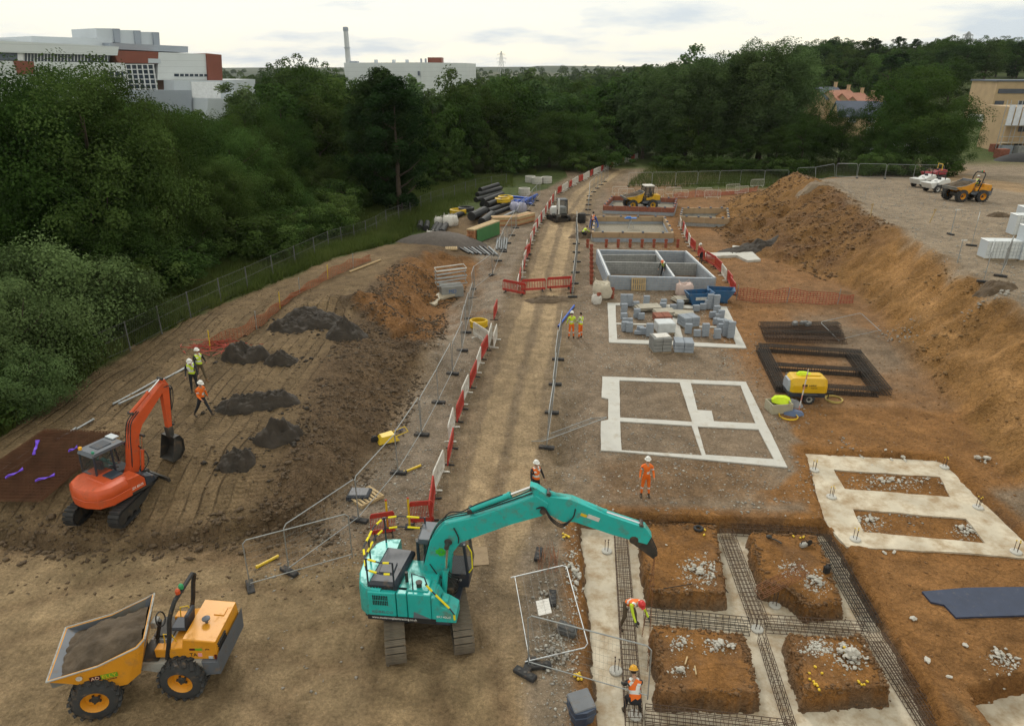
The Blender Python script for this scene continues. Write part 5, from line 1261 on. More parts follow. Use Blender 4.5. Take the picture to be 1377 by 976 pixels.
# skips: blue tipping skips
SKB = pmat('blue painted steel', (.025, .10, .22), .5, .1, var=.15, dirt=.25)
for i, (u, v_, rz) in enumerate(((938, 409, .1), (967, 405, -.25))):
    p = onp(u, v_); t = thing('tipping_skip', ['blue tipping skip with a white plate behind the block stacks', 'blue tipping skip tilted beside the red barrier corner'][i], 'skip', p, rz)
    b = MB(); P = [(-.95, .95), (-.55, .12), (.45, .12), (1.05, 1.0), (.95, 1.0), (.40, .2), (-.5, .2), (-.86, .95)]; b.prism(P, -.55, .55)
    for s in (-1, 1): b.prism([(-.95, .95), (-.55, .12), (.45, .12), (1.05, 1.0)], s * .55 - .02, s * .55 + .02)
    b.build('hopper', SKB, t); b = MB(); b.box((0, -.35, .06), (1.2, .14, .12)); b.box((0, .35, .06), (1.2, .14, .12)); b.build('fork_pockets', SKB, t)
    if i == 0: b = MB(); b.box((.0, -.60, .6), (.8, .03, .22)); b.build('plate', WHTP, t)
# bulk bags
BAG = pmat('bulk bag', (.50, .45, .36), .9, var=.15, scale=4, bump=.02, bscale=8)
def bag(u, v_, label, s=1.0, m=BAG):
    p = onp(u, v_); b = MB(); g = random.Random(int(u * 7 + v_)); rings = []
    for k, (h, r) in enumerate(((0, .40), (.12, .50), (.45, .53), (.75, .48), (.88, .40), (.84, .25), (.72, .1))):
        rings.append([(s * r * (1 + .12 * g.uniform(-1, 1)) * math.copysign(abs(math.cos(a)) ** .6, math.cos(a)), s * r * (1 + .12 * g.uniform(-1, 1)) * math.copysign(abs(math.sin(a)) ** .6, math.sin(a)), s * (h + .05 * g.uniform(-1, 1) * (k > 2))) for a in [2 * math.pi * i / 14 for i in range(14)]])
    b.loft(rings)
    for i in range(4):
        a = .8 + i * 1.57; b.tube([(s * .38 * math.cos(a), s * .38 * math.sin(a), s * .85), (s * .5 * math.cos(a), s * .5 * math.sin(a), s * 1.05), (s * .36 * math.cos(a + .5), s * .36 * math.sin(a + .5), s * .86)], .02, 4)
    tag(b.build('bulk_bag', m, loc=p, smooth=True), label, 'bulk bag')
bag(809, 400, 'slumped cream bulk bag at the left front corner of the blockwork house', 1.35); bag(920, 399, 'pale pink bulk bag at the right front of the blockwork house', 1.2, pmat('pink bag', (.52, .40, .36), .9, var=.15, bump=.02, bscale=8)); bag(802, 408, 'flat white empty bag lying beside the slumped bulk bag', .7, WHTP)
# ================================================================ RUBBLE, HEAPS, STONES
def stone_mesh(seed, flat=.75):
    g = random.Random(seed); bm = bmesh.new(); bmesh.ops.create_icosphere(bm, subdivisions=1, radius=.5)
    cuts = [(Vector((g.gauss(0, 1), g.gauss(0, 1), g.gauss(0, 1))).normalized(), g.uniform(.26, .42)) for _ in range(7)]
    for v_ in bm.verts:
        for n_, d in cuts:
            k = v_.co.dot(n_)
            if k > d: v_.co -= n_ * (k - d)
        v_.co.z *= flat; v_.co.x *= 1.2
    me = bpy.data.meshes.new('stone'); bm.to_mesh(me); bm.free(); return me
STN = pmat('broken concrete', (.50, .48, .43), .9, var=.18, scale=5, bump=.01, bscale=20, dirt=.15); STG = pmat('grey stone', (.30, .28, .25), .9, var=.2, scale=5, dirt=.2)
SM = []; SG = []
for i in range(7):
    me = stone_mesh(i); me.materials.append(STN); SM.append(me); m2 = me.copy(); m2.materials.clear(); m2.materials.append(STG); SG.append(m2)
def rubble(u, v_, rx, ry, n, smax, label, z=None, heap=.3, meshes=None, group=None):
    p = onp(u, v_) if z is None else Vector((*G(u, v_, z), z))
    t = thing('rubble_pile', label, 'rubble', p, group=group)
    for i in range(n):
        a = rnd.random() * 6.283; r = rnd.random() ** .7; x_, y_ = rx * r * math.cos(a), ry * r * math.sin(a); s = smax * (.22 + .78 * rnd.random() ** 2.2) * (1.15 - .6 * r)
        zz = on(p.x + x_, p.y + y_) - p.z + s * .22 + heap * max(0, 1 - r * 1.4) * rnd.random()
        o = link(bpy.data.objects.new('stone', rnd.choice(meshes or SM)), t); o.location = (x_, y_, zz); o.rotation_euler = (rnd.uniform(-.5, .5), rnd.uniform(-.5, .5), rnd.random() * 6.28); o.scale = (s, s * rnd.uniform(.7, 1), s * rnd.uniform(.7, 1))
rubble(942, 768, .62, .75, 85, .26, 'white rubble heap on the upper left soil block', heap=.15)
rubble(1098, 783, .42, .5, 55, .22, 'white rubble heap beside the black canister'); rubble(1064, 763, .35, .3, 26, .16, 'thin scatter of white rubble above the small rebar frame', heap=.05)
rubble(967, 868, .5, .28, 30, .26, 'white rubble on the right of the lower left soil block', heap=.1); rubble(913, 864, .3, .32, 24, .2, 'white rubble on the left of the lower left soil block', heap=.08); rubble(914, 902, .25, .25, 16, .22, 'small rubble patch next to two wood offcuts', heap=.08)
rubble(1143, 884, .48, .55, 70, .34, 'tallest heap of rounded white stones on the lower right soil block', heap=.42); rubble(1098, 872, .4, .28, 45, .08, 'spilt patch of fine white chippings beside the tallest stone heap', heap=.02)
rubble(1350, 886, .4, .5, 38, .3, 'white stone heap below the blue sheet', heap=.15)
rubble(1195, 646, 1.7, .42, 60, .3, 'broken stone along the far soil strip inside the concrete slab', heap=.05); rubble(1170, 700, .5, .42, 34, .32, 'broken stone at the left end of the near strip in the slab', heap=.08); rubble(1300, 713, .5, .42, 36, .32, 'broken stone at the right end of the near strip in the slab', heap=.08)
rubble(772, 770, .28, 1.6, 60, .30, 'pale rubble strung along the lip of the left trench', heap=.1); rubble(748, 880, .75, 1.0, 110, .22, 'grey rubble under the crossing fence panel', heap=.12, meshes=SG + SM[:2]); rubble(735, 800, .6, 1.3, 50, .2, 'stones scattered round the lying fence panel', heap=.05, meshes=SG + SM[:2])
rubble(1198, 612, 2.4, .6, 22, .32, 'few pale stones on orange soil above the concrete slab', heap=0); rubble(1325, 618, .5, .4, 10, .5, 'boulders at the foot of the bank beside the slab', heap=.1); rubble(1205, 455, 1.5, 2.6, 120, .22, 'grey stones spilled at the foot of the orange bank', heap=.1, meshes=SG); rubble(1345, 395, 2.4, 1.2, 90, .3, 'grey stones along the brink of the plateau', heap=.1, meshes=SG)
# free stones on the slope right of the trench
for i, (u, v_, s) in enumerate(((1228, 833, .3), (1246, 889, .32), (1276, 911, .2), (1202, 743, .2), (1189, 744, .2), (896, 733, .12), (1297, 868, .25))):
    p = onp(u, v_); o = link(bpy.data.objects.new('stone', SM[i % 7])); o.location = p + Vector((0, 0, s * .2)); o.scale = (s, s * .8, s * .5); o.rotation_euler = (0, .2, i * 1.3); tag(o, 'single pale stone on the orange soil near the trenches', 'stone', 'single stones')
# clay heaps
def heap_obj(u, v_, rx, ry, h, label, m, seed, z=None, sink=.08, rough=1.0, cat='heap', name='clay_heap', rz=0.0):
    p = onp(u, v_) if z is None else Vector((*G(u, v_, z), z))
    n_r, n_a = 22, 56; rr = np.linspace(0, 1, n_r)[:, None]; aa = np.linspace(0, 2 * np.pi, n_a, endpoint=False)[None]
    X = rr * np.cos(aa) * rx; Y = rr * np.sin(aa) * ry
    edge = 1 + .28 * fbm(np.cos(aa) * 1.4 + seed, np.sin(aa) * 1.4, seed, 3) + 0 * rr
    X = X * edge; Y = Y * edge
    cr_, sr_ = math.cos(rz), math.sin(rz); X, Y = X * cr_ - Y * sr_, X * sr_ + Y * cr_
    env = (1 - rr ** 2.6) + 0 * aa
    Z = h * env * (.75 + .55 * rough * fbm(X * 1.5 / max(rx, ry) + seed * 3, Y * 1.5 / max(rx, ry), seed + 5, 3)) + rough * (.13 * h + .02) * fbm(X * 3.4, Y * 3.4, seed + 9, 3) * (1 - rr ** 3) + rough * .16 * np.abs(fbm(X * 5, Y * 5, seed + 2, 3)) * (1 - rr ** 4)
    g_ = hgt(p.x + X, p.y + Y) - p.z
    V = np.stack([X, Y, Z + g_ - sink * rr ** 2 + 0 * Z], -1).reshape(-1, 3)
    I = np.arange(n_r * n_a).reshape(n_r, n_a); F = np.stack([I[:-1], np.roll(I, -1, 1)[:-1], np.roll(I, -1, 1)[1:], I[1:]], -1).reshape(-1, 4)
    o = bpy.data.objects.new(name, np_mesh(name, V, F, m, smooth=True)); link(o); o.location = p
    return tag(o, label, cat)
CLAYM = pmat('dark wet clay', (.030, .022, .015), .8, var=.4, scale=3, bump=.05, bscale=6, coord='Object'); CLAYB = pmat('brown clay', (.10, .068, .040), .9, var=.3, scale=2, bump=.05, bscale=7)
HLB = ['dark clay heap beside the smaller one near the netting', 'small dark clay heap right of a larger heap near the netting', 'left half of the long dark clay spoil beside the man in orange', 'right half of the long dark clay spoil beside the man in orange', 'round dark clay heap above the open test hole', 'long flat dark clay spoil at the far end of the field', 'dark clay spoil at the top of the cracked bank', 'dark spoil at the netting side of the far field', 'low clay rim around the open test hole']
for i, ((u, v_, rx, ry, h), lb) in enumerate(zip(HEAPS, HLB)): heap_obj(u, v_, rx, ry, h, lb, CLAYM, 3 + i, rz=.3 if i in (2, 3) else 0, rough=1.5)
HOLE = pmat('hole shadow clay', (.022, .016, .011), .95, var=.3)
p = onp(345, 622); b = MB(); b.lathe([(.62, .04), (.55, -.1), (.5, -.9), (.0, -.95)], n=18); 
heap_obj(738, 404, 2.0, .8, .28, 'low brown spoil left in front of the red road block', CLAYB, 31, rz=.15); heap_obj(775, 295, 1.4, 1.6, .8, 'brown spoil dug by the white mini excavator', CLAYB, 33); heap_obj(786, 318, 1.6, 1.1, .5, 'brown spoil beside the corner of the boarded plinth', CLAYB, 34)
heap_obj(600, 327, 4.4, 2.6, 1.3, 'smooth grey gravel mound by the timber stack', pmat('purple grey gravel', (.115, .098, .088), .95, var=.15, scale=4, bump=.03, bscale=14), 35, rough=.2); heap_obj(1003, 338, 3.6, 1.6, .5, 'dark spoil thrown over the cranked foundation piece', CLAYM, 36, rz=.4)
heap_obj(1345, 291, 1.3, .8, .35, 'brown soil clods in front of the plateau dumper', CLAYB, 37); heap_obj(1340, 392, 1.2, .8, .4, 'grey brown weeds and soil clods at the brink by the wrapped pallets', CLAYB, 38)
heap_obj(1374, 216, 5.5, 3, 1.6, 'black sand heap in front of the scaffolded building', pmat('black sand', (.04, .04, .043), .95), 39, rough=.2)
heap_obj(1110, 262, 3.5, 1.5, .5, 'low gravel ridge at the corner of the plateau', pmat('ridge gravel', (.21, .16, .11), .95, var=.25, scale=3, bump=.04, bscale=9), 41)
# ================================================================ MACHINES
TEAL = pmat('teal paint', (.020, .43, .40), .38, var=.09, scale=1.5, dirt=.32, dirtcol=(.13, .17, .13)); HOOD = pmat('dark blue grey plastic', (.028, .036, .052), .5, var=.15, dirt=.1); BLACK = pmat('black rubber', (.018, .018, .019), .7, var=.3, dirt=.12); SHOE = pmat('muddy track steel', (.155, .130, .100), .8, .15, var=.3, scale=3, dirt=.35, dirtcol=(.23, .17, .11)); DSTEEL = pmat('dark steel', (.06, .058, .055), .6, .5, var=.25, dirt=.25); CHROME = pmat('chrome rod', (.75, .76, .78), .18, 1.0, var=.03)
TAPE = pmat('yellow tape', (.85, .72, .01), .5, var=.05); CABG = pmat('cab glass', (.05, .065, .065), .08, var=.2, spec=.8); LBLUE = pmat('driver sleeve', (.15, .42, .45), .8); GREYC = pmat('grey paint', (.10, .115, .14), .55, var=.1, dirt=.2)
_p = CABG.node_tree.nodes['Principled BSDF']; _p.inputs['Alpha'].default_value = .45
def crawler(root, L_, gauge, sw, h, rz, shoe=SHOE, n=42, frame=DSTEEL, M0=None, rubber=False):
    r = h / 2; straight = L_ - 2 * r; per = 2 * straight + 2 * math.pi * r
    for s in (-1, 1):
        T = Matrix.Rotation(rz, 4, 'Z') @ Matrix.Translation((0, s * gauge / 2, 0))
        path = []
        def pt(d):
            d %= per
            if d < straight: return Vector((-straight / 2 + d, 0, 0)), 0.0
            d -= straight
            if d < math.pi * r: a = d / r; return Vector((straight / 2 + r * math.sin(a), 0, r - r * math.cos(a))), a
            d -= math.pi * r
            if d < straight: return Vector((straight / 2 - d, 0, 2 * r)), math.pi
            d -= straight; a = d / r; return Vector((-straight / 2 - r * math.sin(a), 0, r + r * math.cos(a))), math.pi + a
        b = MB(); b.at(T); K = 48; ring = []
        for i in range(K):
            p, a = pt(per * i / K); c_ = Vector((0, 0, r)); 
            nn = Vector((math.sin(a), 0, -math.cos(a))); q = p - nn * .035; q2 = p - nn * .085
            ring.append([(q.x, -sw * .42, q.z), (q.x, sw * .42, q.z), (q2.x, sw * .42, q2.z), (q2.x, -sw * .42, q2.z)])
        b.loft(ring + [ring[0]], cap=False); tr_ = b.build('track', BLACK if rubber else DSTEEL, root)
        sb_ = MB(); pw = per / n
        sb_.box((0, 0, -.012), (pw * .9, sw, .03), ch=.006)
        if rubber: sb_.box((0, 0, -.032), (pw * .45, sw, .03))
        else:
            for k in (-.3, 0, .3): sb_.box((k * pw, 0, -.032), (pw * .09, sw * .98, .03))
        sm_ = sb_.mesh('shoe', BLACK if rubber else shoe)
        for i in range(n):
            p, a = pt(per * (i + .5) / n); o = link(bpy.data.objects.new('shoe', sm_), tr_)
            o.matrix_local = T @ Matrix.Translation(p + Vector((0, 0, .045))) @ Matrix.Rotation(-a, 4, 'Y')
        b = MB(); b.at(T); b.prism([(-straight / 2 - .05, r - .12), (straight / 2 + .05, r - .12), (straight / 2, r + .16), (straight / 2 - .35, r + .22), (-straight / 2 + .35, r + .22), (-straight / 2, r + .16)], -sw * .3, sw * .3, .02); b.build('track_frame', frame, root)
        for x_, nm in ((straight / 2, 'idler'), (-straight / 2, 'sprocket')):
            b = MB(); b.at(T); b.lathe([(r * .35, -sw * .38), (r * .8, -sw * .34), (r * .84, -.08), (r * .84, .08), (r * .8, sw * .34), (r * .35, sw * .38), (r * .3, sw * .42)], (x_, 0, r + .045), (0, 1, 0), 16); b.build(nm, frame, root)
        for k in range(6):
            b = MB(); b.at(T); b.lathe([(.1, -sw * .25), (.12, -sw * .22), (.12, sw * .22), (.1, sw * .25)], (-straight / 2 + straight * (k + .5) / 6, 0, .19), (0, 1, 0), 10); b.build('roller', frame, root)
    b = MB(); b.at(Matrix.Rotation(rz, 4, 'Z')); b.box((0, 0, r + .12), (1.1, gauge - sw * .5, .28), ch=.05); b.lathe([(.62, r + .2), (.62, r + .42)], n=24); b.build('car_body', frame, root)
def plane_uz(C, head):
    d = Vector((math.cos(head), math.sin(head), 0)); n = Vector((-d.y, d.x, 0))
    def f(px, py, off_=0.0):
        v = (IMG_H / 2 - py) / F_PX; h = (px - IMG_W / 2) / F_PX; r = Vector((h, CP + v * SP, -SP + v * CP)); A = Vector((C[0], C[1], 0)) + n * off_
        t = (A - Vector((0, 0, CAM_H))).dot(n) / r.dot(n); q = Vector((0, 0, CAM_H)) + r * t; return ((q - A).dot(d), q.z - C[2])
    return f
def cylr(root, a, c_, rb, rr, split, mat, name='hydraulic_ram'):
    a = Vector(a); c_ = Vector(c_); m = a.lerp(c_, split)
    b = MB(); b.cyl(a, m, rb, n=12); d = (c_ - a).normalized(); b.cyl(m - d * .08, m, rb * 1.18, n=12); o = b.build(name, mat, root, smooth=True)
    b = MB(); b.cyl(m, c_, rr, n=10); b.build('rod', CHROME, o, smooth=True)
    b = MB(); s = Vector((0, 1, 0)); b.cyl(c_ - s * .14, c_ + s * .14, rr * 1.7, n=10); b.cyl(a - s * .14, a + s * .14, rr * 1.7, n=10); b.build('pin', DSTEEL, o)
def hose(root, pts, r=.018, m=None, name='hose'):
    P = [Vector(p) for p in pts]; Q = []
    for i in range(len(P) - 1):
        p0 = P[max(0, i - 1)]; p1 = P[i]; p2 = P[i + 1]; p3 = P[min(len(P) - 1, i + 2)]
        for k in range(6):
            t = k / 6; Q.append(.5 * ((2 * p1) + (p2 - p0) * t + (2 * p0 - 5 * p1 + 4 * p2 - p3) * t * t + (3 * p1 - p0 - 3 * p2 + p3) * t ** 3))
    Q.append(P[-1]); b = MB(); b.tube(Q, r, 6); return b.build(name, m or BLACK, root, smooth=True)
def beam(b, outline, y0, y1, inset=.02): b.prism(outline, y0, y1, inset)
# ---------------------------------------------------------------- teal excavator
C = (-2.72, 17.2, on(-2.72, 17.2) - .02); HEAD = R(-6)
ex = thing('crawler_excavator', 'large teal excavator with long boom lifting a chain over the trench', 'excavator', C, HEAD)
crawler(ex, 3.75, 1.99, .60, .80, R(107), n=44)
U = plane_uz(C, HEAD)
b = MB(); b.plan([(-1.55, -1.1), (-1.0, -1.24), (1.0, -1.24), (1.15, -1.1), (1.15, 1.1), (1.0, 1.24), (-1.0, 1.24), (-1.55, 1.1)], .98, 1.08, .02); b.build('slew_deck', HOOD, ex)
# counterweight: rounded rear block
b = MB(); arc = [(-1.0, -1.24), (-1.45, -1.18), (-1.72, -.95), (-1.85, -.5), (-1.88, 0), (-1.85, .5), (-1.72, .95), (-1.45, 1.18), (-1.0, 1.24)]
b.loft([[(x_ * s + (1 - s) * -.9, y_ * s2, z) for x_, y_ in arc] for z, s, s2 in ((1.02, .96, .98), (1.1, 1, 1), (1.95, 1, 1), (2.06, .985, .985), (2.10, .95, .95))]); b.build('counterweight', TEAL, ex, smooth=True)
# right side: engine door, pump door, tank, toolbox
def door(x0, x1, z0, z1, y_, name='side_door', m=TEAL, th=.3): b = MB(); b.box(((x0 + x1) / 2, y_ + th / 2, (z0 + z1) / 2), (x1 - x0 - .016, th, z1 - z0), ch=.025); return b.build(name, m, ex, smooth=False)
ed_ = door(-1.40, -.55, 1.10, 2.04, -1.255); door(-.54, -.22, 1.10, 2.04, -1.25); door(-.21, .50, 1.10, 2.06, -1.255, 'fuel_tank')
b = MB(); b.prism([(.50, 1.08), (1.22, 1.10), (1.22, 1.42), (1.0, 1.58), (.78, 1.66), (.62, 1.98), (.50, 1.98)], -1.25, -.62, .03); tb = b.build('toolbox', TEAL, ex)
b = MB(); b.box((.86, -.95, 1.73), (.22, .35, .14), Matrix.Rotation(R(22), 3, 'Y'), ch=.03); b.build('step', TEAL, tb)
for r_ in range(4):
    for k in range(9): b = MB(); b.box((-1.22 + k * .052, -1.262, 1.90 - r_ * .085 - (.02 if r_ > 1 else 0)), (.026, .03, .062)); b.build('louvre', BLACK, ed_)
b = MB(); b.box((-.40, -1.262, 1.12), (2.05, .02, .16)); b.build('sill_band', BLACK, ex)
MX = Matrix.Translation((0, -1.277, 0)) @ Matrix.Rotation(R(90), 4, 'X')
WT = pmat('white lettering', (.8, .8, .78), .6); GT = pmat('grey lettering', (.12, .16, .18), .6)
text_part('www.modernmplcontracting.co.uk', .11, Matrix.Translation((-.62, -1.275, 1.13)) @ Matrix.Rotation(R(90), 4, 'X'), WT, ex, width=1.35); text_part('KOBELCO', .12, Matrix.Translation((-.97, -1.262, 1.33)) @ Matrix.Rotation(R(90), 4, 'X'), GT, ex, width=.62); text_part('SK140LC', .10, Matrix.Translation((.86, -1.256, 1.30)) @ Matrix.Rotation(R(90), 4, 'X'), WT, ex, width=.42)
b = MB(); b.add([(-.05, -1.263, 1.20), (.48, -1.263, 1.20), (-.02, -1.263, 1.42), (-.05, -1.25, 1.20), (.48, -1.25, 1.20), (-.02, -1.25, 1.42)], [(0, 1, 2), (3, 5, 4), (0, 3, 4, 1), (1, 4, 5, 2), (2, 5, 3, 0)]); b.build('decal', GT, ex)
# deck top, hood
b = MB(); b.box((-.48, -.40, 1.55), (2.1, 1.42, .98), ch=.04); b.build('engine_bay', TEAL, ex)
b = MB(); b.loft([[(x_, y_, z) for x_, y_ in ((-1.42 + i, -1.12 + i), (-.52 - i, -1.12 + i), (-.36 - i, .55 - i), (-1.30 + i, .62 - i))] for z, i in ((2.03, 0), (2.17, .02), (2.26, .10))]); hd = b.build('engine_hood', HOOD, ex)
b = MB(); b.box((-.95, -.45, 2.285), (.45, .5, .05), ch=.02); b.build('hood_lid', HOOD, hd)
for k in range(8): b = MB(); b.box((-1.3 + k * .09, -1.12, 2.11), (.05, .03, .08)); b.build('vent', BLACK, hd)
b = MB(); b.box((.1, -.85, 2.08), (.6, .55, .05), ch=.02); b.build('tank_cover', TEAL, ex)
b = MB(); b.cyl((.10, -.95, 2.08), (.10, -.95, 2.24), .08, n=12); b.cyl((.10, -.95, 2.24), (.10, -.95, 2.27), .10, n=12); b.build('filler_cap', DSTEEL, ex)
b = MB(); b.cyl((-.33, -.7, 2.0), (-.33, -.7, 2.38), .05, n=10); b.build('exhaust', DSTEEL, ex)
# cab
cx0, cx1, cy0, cy1, cz0, cz1 = -.25, 1.32, .32, 1.22, 1.08, 2.82
b = MB(); b.prism([(cx0, cz0), (cx1, cz0), (cx1 + .08, cz0 + .6), (cx1 - .12, cz1 - .18), (cx0 + .03, cz1 - .18), (cx0, cz0 + .8)], cy0 + .04, cy1 - .04); cb = b.build('cab', CABG, ex)
b = MB(); b.prism([(cx0 - .02, cz1 - .18), (cx1 - .08, cz1 - .18), (cx1 - .16, cz1 - .03), (cx0 + .08, cz1)], cy0 - .01, cy1 + .01, .03); b.build('roof', GREYC, cb)
b = MB(); b.prism([(cx0, cz0), (cx1 + .02, cz0), (cx1 + .05, cz0 + .5), (cx0, cz0 + .5)], cy0, cy1, .02); b.build('lower_panel', HOOD, cb)
text_part('KOBELCO', .09, Matrix.Translation((.95, cy0 - .004, 1.36)) @ Matrix.Rotation(R(90), 4, 'X'), WT, cb, width=.34)
for y_ in (cy0 + .02, cy1 - .02):
    for a, c_ in (((cx0 + .03, cz0), (cx0 + .03, cz1 - .1)), ((cx1, cz0 + .45), (cx1 - .10, cz1 - .12)), ((.42, cz0 + .4), (.46, cz1 - .15))):
        b = MB(); b.tube([(a[0], y_, a[1]), (c_[0], y_, c_[1])], .05, 6); b.build('pillar', HOOD, cb)
b = MB(); b.box((.25, .78, 1.55), (.5, .5, .12), ch=.04); b.box((.02, .78, 1.95), (.12, .48, .75), ch=.05); b.build('seat', HOOD, cb)
b = MB(); b.tube([(cx1 + .02, cy0 - .03, 2.72), (cx1 + .14, cy0 - .05, 2.5), (cx1 + .16, cy0 - .05, 1.9), (cx1 + .05, cy0 - .02, 1.7)], .022, 6); b.build('grab_rail', TAPE, cb)
b = MB(); b.box((-.05, .1, 1.5), (.5, .42, 1.0), ch=.04); b.build('air_box', HOOD, ex)
# guard rails with yellow tape
def rails(pts, zs, posts):
    for z in zs:
        b = MB(); b.tube([(x_, y_, z) for x_, y_ in pts], .022, 6); rl = b.build('guard_rail', HOOD, ex)
        for i in range(len(pts) - 1):
            a = Vector((*pts[i], z)); c_ = Vector((*pts[i + 1], z)); l = (c_ - a).length; k = max(1, int(l / .55))
            for j in range(k): f0 = (j + .22) / k; f1 = (j + .72) / k; b = MB(); b.tube([a.lerp(c_, f0), a.lerp(c_, f1)], .034, 6); b.build('tape', TAPE, rl)
    for x_, y_ in posts: b = MB(); b.tube([(x_, y_, 1.98), (x_, y_, max(zs) + .03)], .028, 6); b.build('rail_post', HOOD, ex)
rails([(-.15, 1.12), (-.95, 1.14), (-1.45, .98), (-1.62, .5), (-1.64, -.5), (-1.45, -1.0), (-.95, -1.14), (-.6, -1.12)], (2.62, 3.02), [(-.15, 1.12), (-1.42, .98), (-1.64, .0), (-1.42, -1.0), (-.6, -1.12)])
b = MB(); b.tube([(-.05, -1.1, 2.05), (-.05, -1.12, 2.7), (.32, -1.15, 2.62), (.42, -1.18, 2.3)], .022, 6); b.build('guard_rail', HOOD, ex)
b = MB(); b.tube([(.35, -1.2, 2.42), (.62, -1.22, 2.10), (1.05, -1.24, 1.62), (1.17, -1.25, 1.44), (1.18, -1.25, 1.22)], .022, 6); gr_ = b.build('hand_rail', HOOD, ex)
for a, c_ in (((.38, -1.2, 2.385), (.54, -1.215, 2.195)), ((.64, -1.22, 2.08), (1.03, -1.24, 1.65)), ((1.17, -1.25, 1.42), (1.18, -1.25, 1.24))): b = MB(); b.tube([a, c_], .034, 6); b.build('tape', TAPE, gr_)
# boom, arm
bo = [U(*q, -.05) for q in ((576, 795), (571, 757), (580, 722), (598, 700), (640, 690), (690, 674), (722, 662), (738, 672), (730, 688), (690, 699), (640, 716), (620, 724), (611, 736), (588, 790))]
b = MB(); b.prism(bo, -.24, .14, .02); bm_ob = b.build('boom', TEAL, ex)
for y_ in (-.245, .145): b = MB(); b.lathe([(.10, 0), (.12, .03), (.06, .05)], (*[U(605, 721)[0]], y_, U(605, 721)[1]), (0, -1 if y_ < 0 else 1, 0), 14); b.build('boss', DSTEEL, bm_ob)
p_ = U(595, 735); b = MB()
for i in range(7): a = i * .9; b.box((p_[0] + .10 * math.cos(a), -.246, p_[1] + .08 * math.sin(a)), (.13, .012, .09), Matrix.Rotation(a, 3, 'Y'))
b.build('decal', pmat('green decal', (.06, .45, .03), .6), bm_ob)
ar = [U(*q, -.05) for q in ((713, 650), (722, 653), (738, 664), (768, 668), (820, 690), (868, 706), (876, 718), (870, 728), (848, 722), (820, 714), (772, 698), (757, 698), (736, 687), (722, 672))]
b = MB(); b.prism(ar, -.19, .09, .02); arm = b.build('arm', TEAL, ex)
pp = U(731, 680); b = MB(); b.cyl((pp[0], -.30, pp[1]), (pp[0], .20, pp[1]), .09, n=14); b.build('pivot_pin', DSTEEL, arm)
b = MB(); q = U(798, 692); b.box((q[0], -.196, q[1] + .03), (.36, .01, .13), Matrix.Rotation(R(20), 3, 'Y')); b.build('plate', WHTP, arm)
b = MB(); q = U(785, 688); b.box((q[0], -.198, q[1] + .02), (.18, .01, .09), Matrix.Rotation(R(20), 3, 'Y')); b.build('plate', YELP, arm)
def u3(px, py, y=-.05): q = U(px, py, -.05); return (q[0], y, q[1])
cylr(ex, u3(632, 685), u3(716, 654), .085, .042, .66, TEAL); cylr(ex, u3(738, 662), u3(862, 704), .07, .038, .62, TEAL)
for y_ in (-.42, .32): cylr(ex, (U(601, 806)[0], y_, 1.28), (U(605, 721)[0], y_, U(605, 721)[1]), .085, .042, .55, TEAL)
lk = [U(*q, -.05) for q in ((850, 712), (868, 706), (884, 740), (878, 748), (862, 736), (848, 726))]
b = MB(); b.prism(lk, -.16, -.10); b.prism(lk, 0, .06); b.build('linkage', DSTEEL, ex); 
b = MB(); a = u3(852, 722); b.cyl((a[0], -.2, a[2]), (a[0], .12, a[2]), .13, n=12); a = u3(881, 742); b.cyl((a[0], -.18, a[2]), (a[0], .1, a[2]), .06, n=10); b.build('hitch_pins', DSTEEL, ex)
for k, dy in enumerate((-.16, -.10, .04, .09)):
    hose(ex, [u3(574, 770, dy), u3(572, 748, dy), u3(582, 716, dy), u3(600, 695 + k, dy), u3(640, 686 + k, dy), u3(690, 669 + k, dy), u3(716, 660, dy)], .020, TEAL if k % 2 else BLACK)
for k in range(3): hose(ex, [u3(722, 678, -.26), u3(732, 676 + k, -.27), u3(742, 690 + 2 * k, -.26), u3(756, 699 + 2 * k, -.24), u3(770, 692, -.22), u3(774, 680, -.21)], .018)
hose(ex, [u3(596, 695, -.2), u3(606, 686, -.16), u3(622, 686, -.1), u3(640, 678, -.06), u3(676, 665, -.05)], .022); hose(ex, [u3(612, 704, -.26), u3(618, 716, -.27), u3(618, 724, -.26)], .02); hose(ex, [u3(580, 752, -.26), u3(590, 765, -.28), u3(602, 770, -.4)], .016)
for k in range(4): hose(ex, [(.95, -.3 + k * .12, 1.3), (1.1, -.32 + k * .12, 1.5 + .06 * k), (.95, -.28 + k * .1, 1.75), (.7, -.2 + .1 * k, 1.9)], .02)
b = MB(); b.box((.55, -.1, 1.35), (.9, .55, .5), ch=.05); b.build('boom_bracket', DSTEEL, ex)
# hanging chain
hk = Vector(C) + Matrix.Rotation(HEAD, 3, 'Z') @ Vector(u3(881, 742)); hk.z -= .05
ch = thing('lifting_chain', 'rusty two leg chain hanging from the arm of the teal excavator to the cage', 'chain', hk)
_c = MB(); _c.tube([(.018 * math.cos(a), 0, .032 * math.sin(a)) for a in [i * math.pi / 5 for i in range(10)]], .007, 5, closed=True); CHM = _c.mesh('link', REBAR3)
zend = FLOOR + .5
for end in (Vector((4.02, 16.55, zend)), Vector((3.95, 15.2, zend - .02))):
    d = end - hk; k = int(d.length / .075)
    for i in range(k):
        o = link(bpy.data.objects.new('link', CHM), ch); o.location = d * (i / k); q = d.to_track_quat('-Z', 'Y'); o.rotation_mode = 'QUATERNION'; o.rotation_quaternion = q @ Vector((0, 0, 1)).rotation_difference(Vector((0, 0, 1))) @ Matrix.Rotation(R(90) * (i % 2), 3, 'Z').to_quaternion()
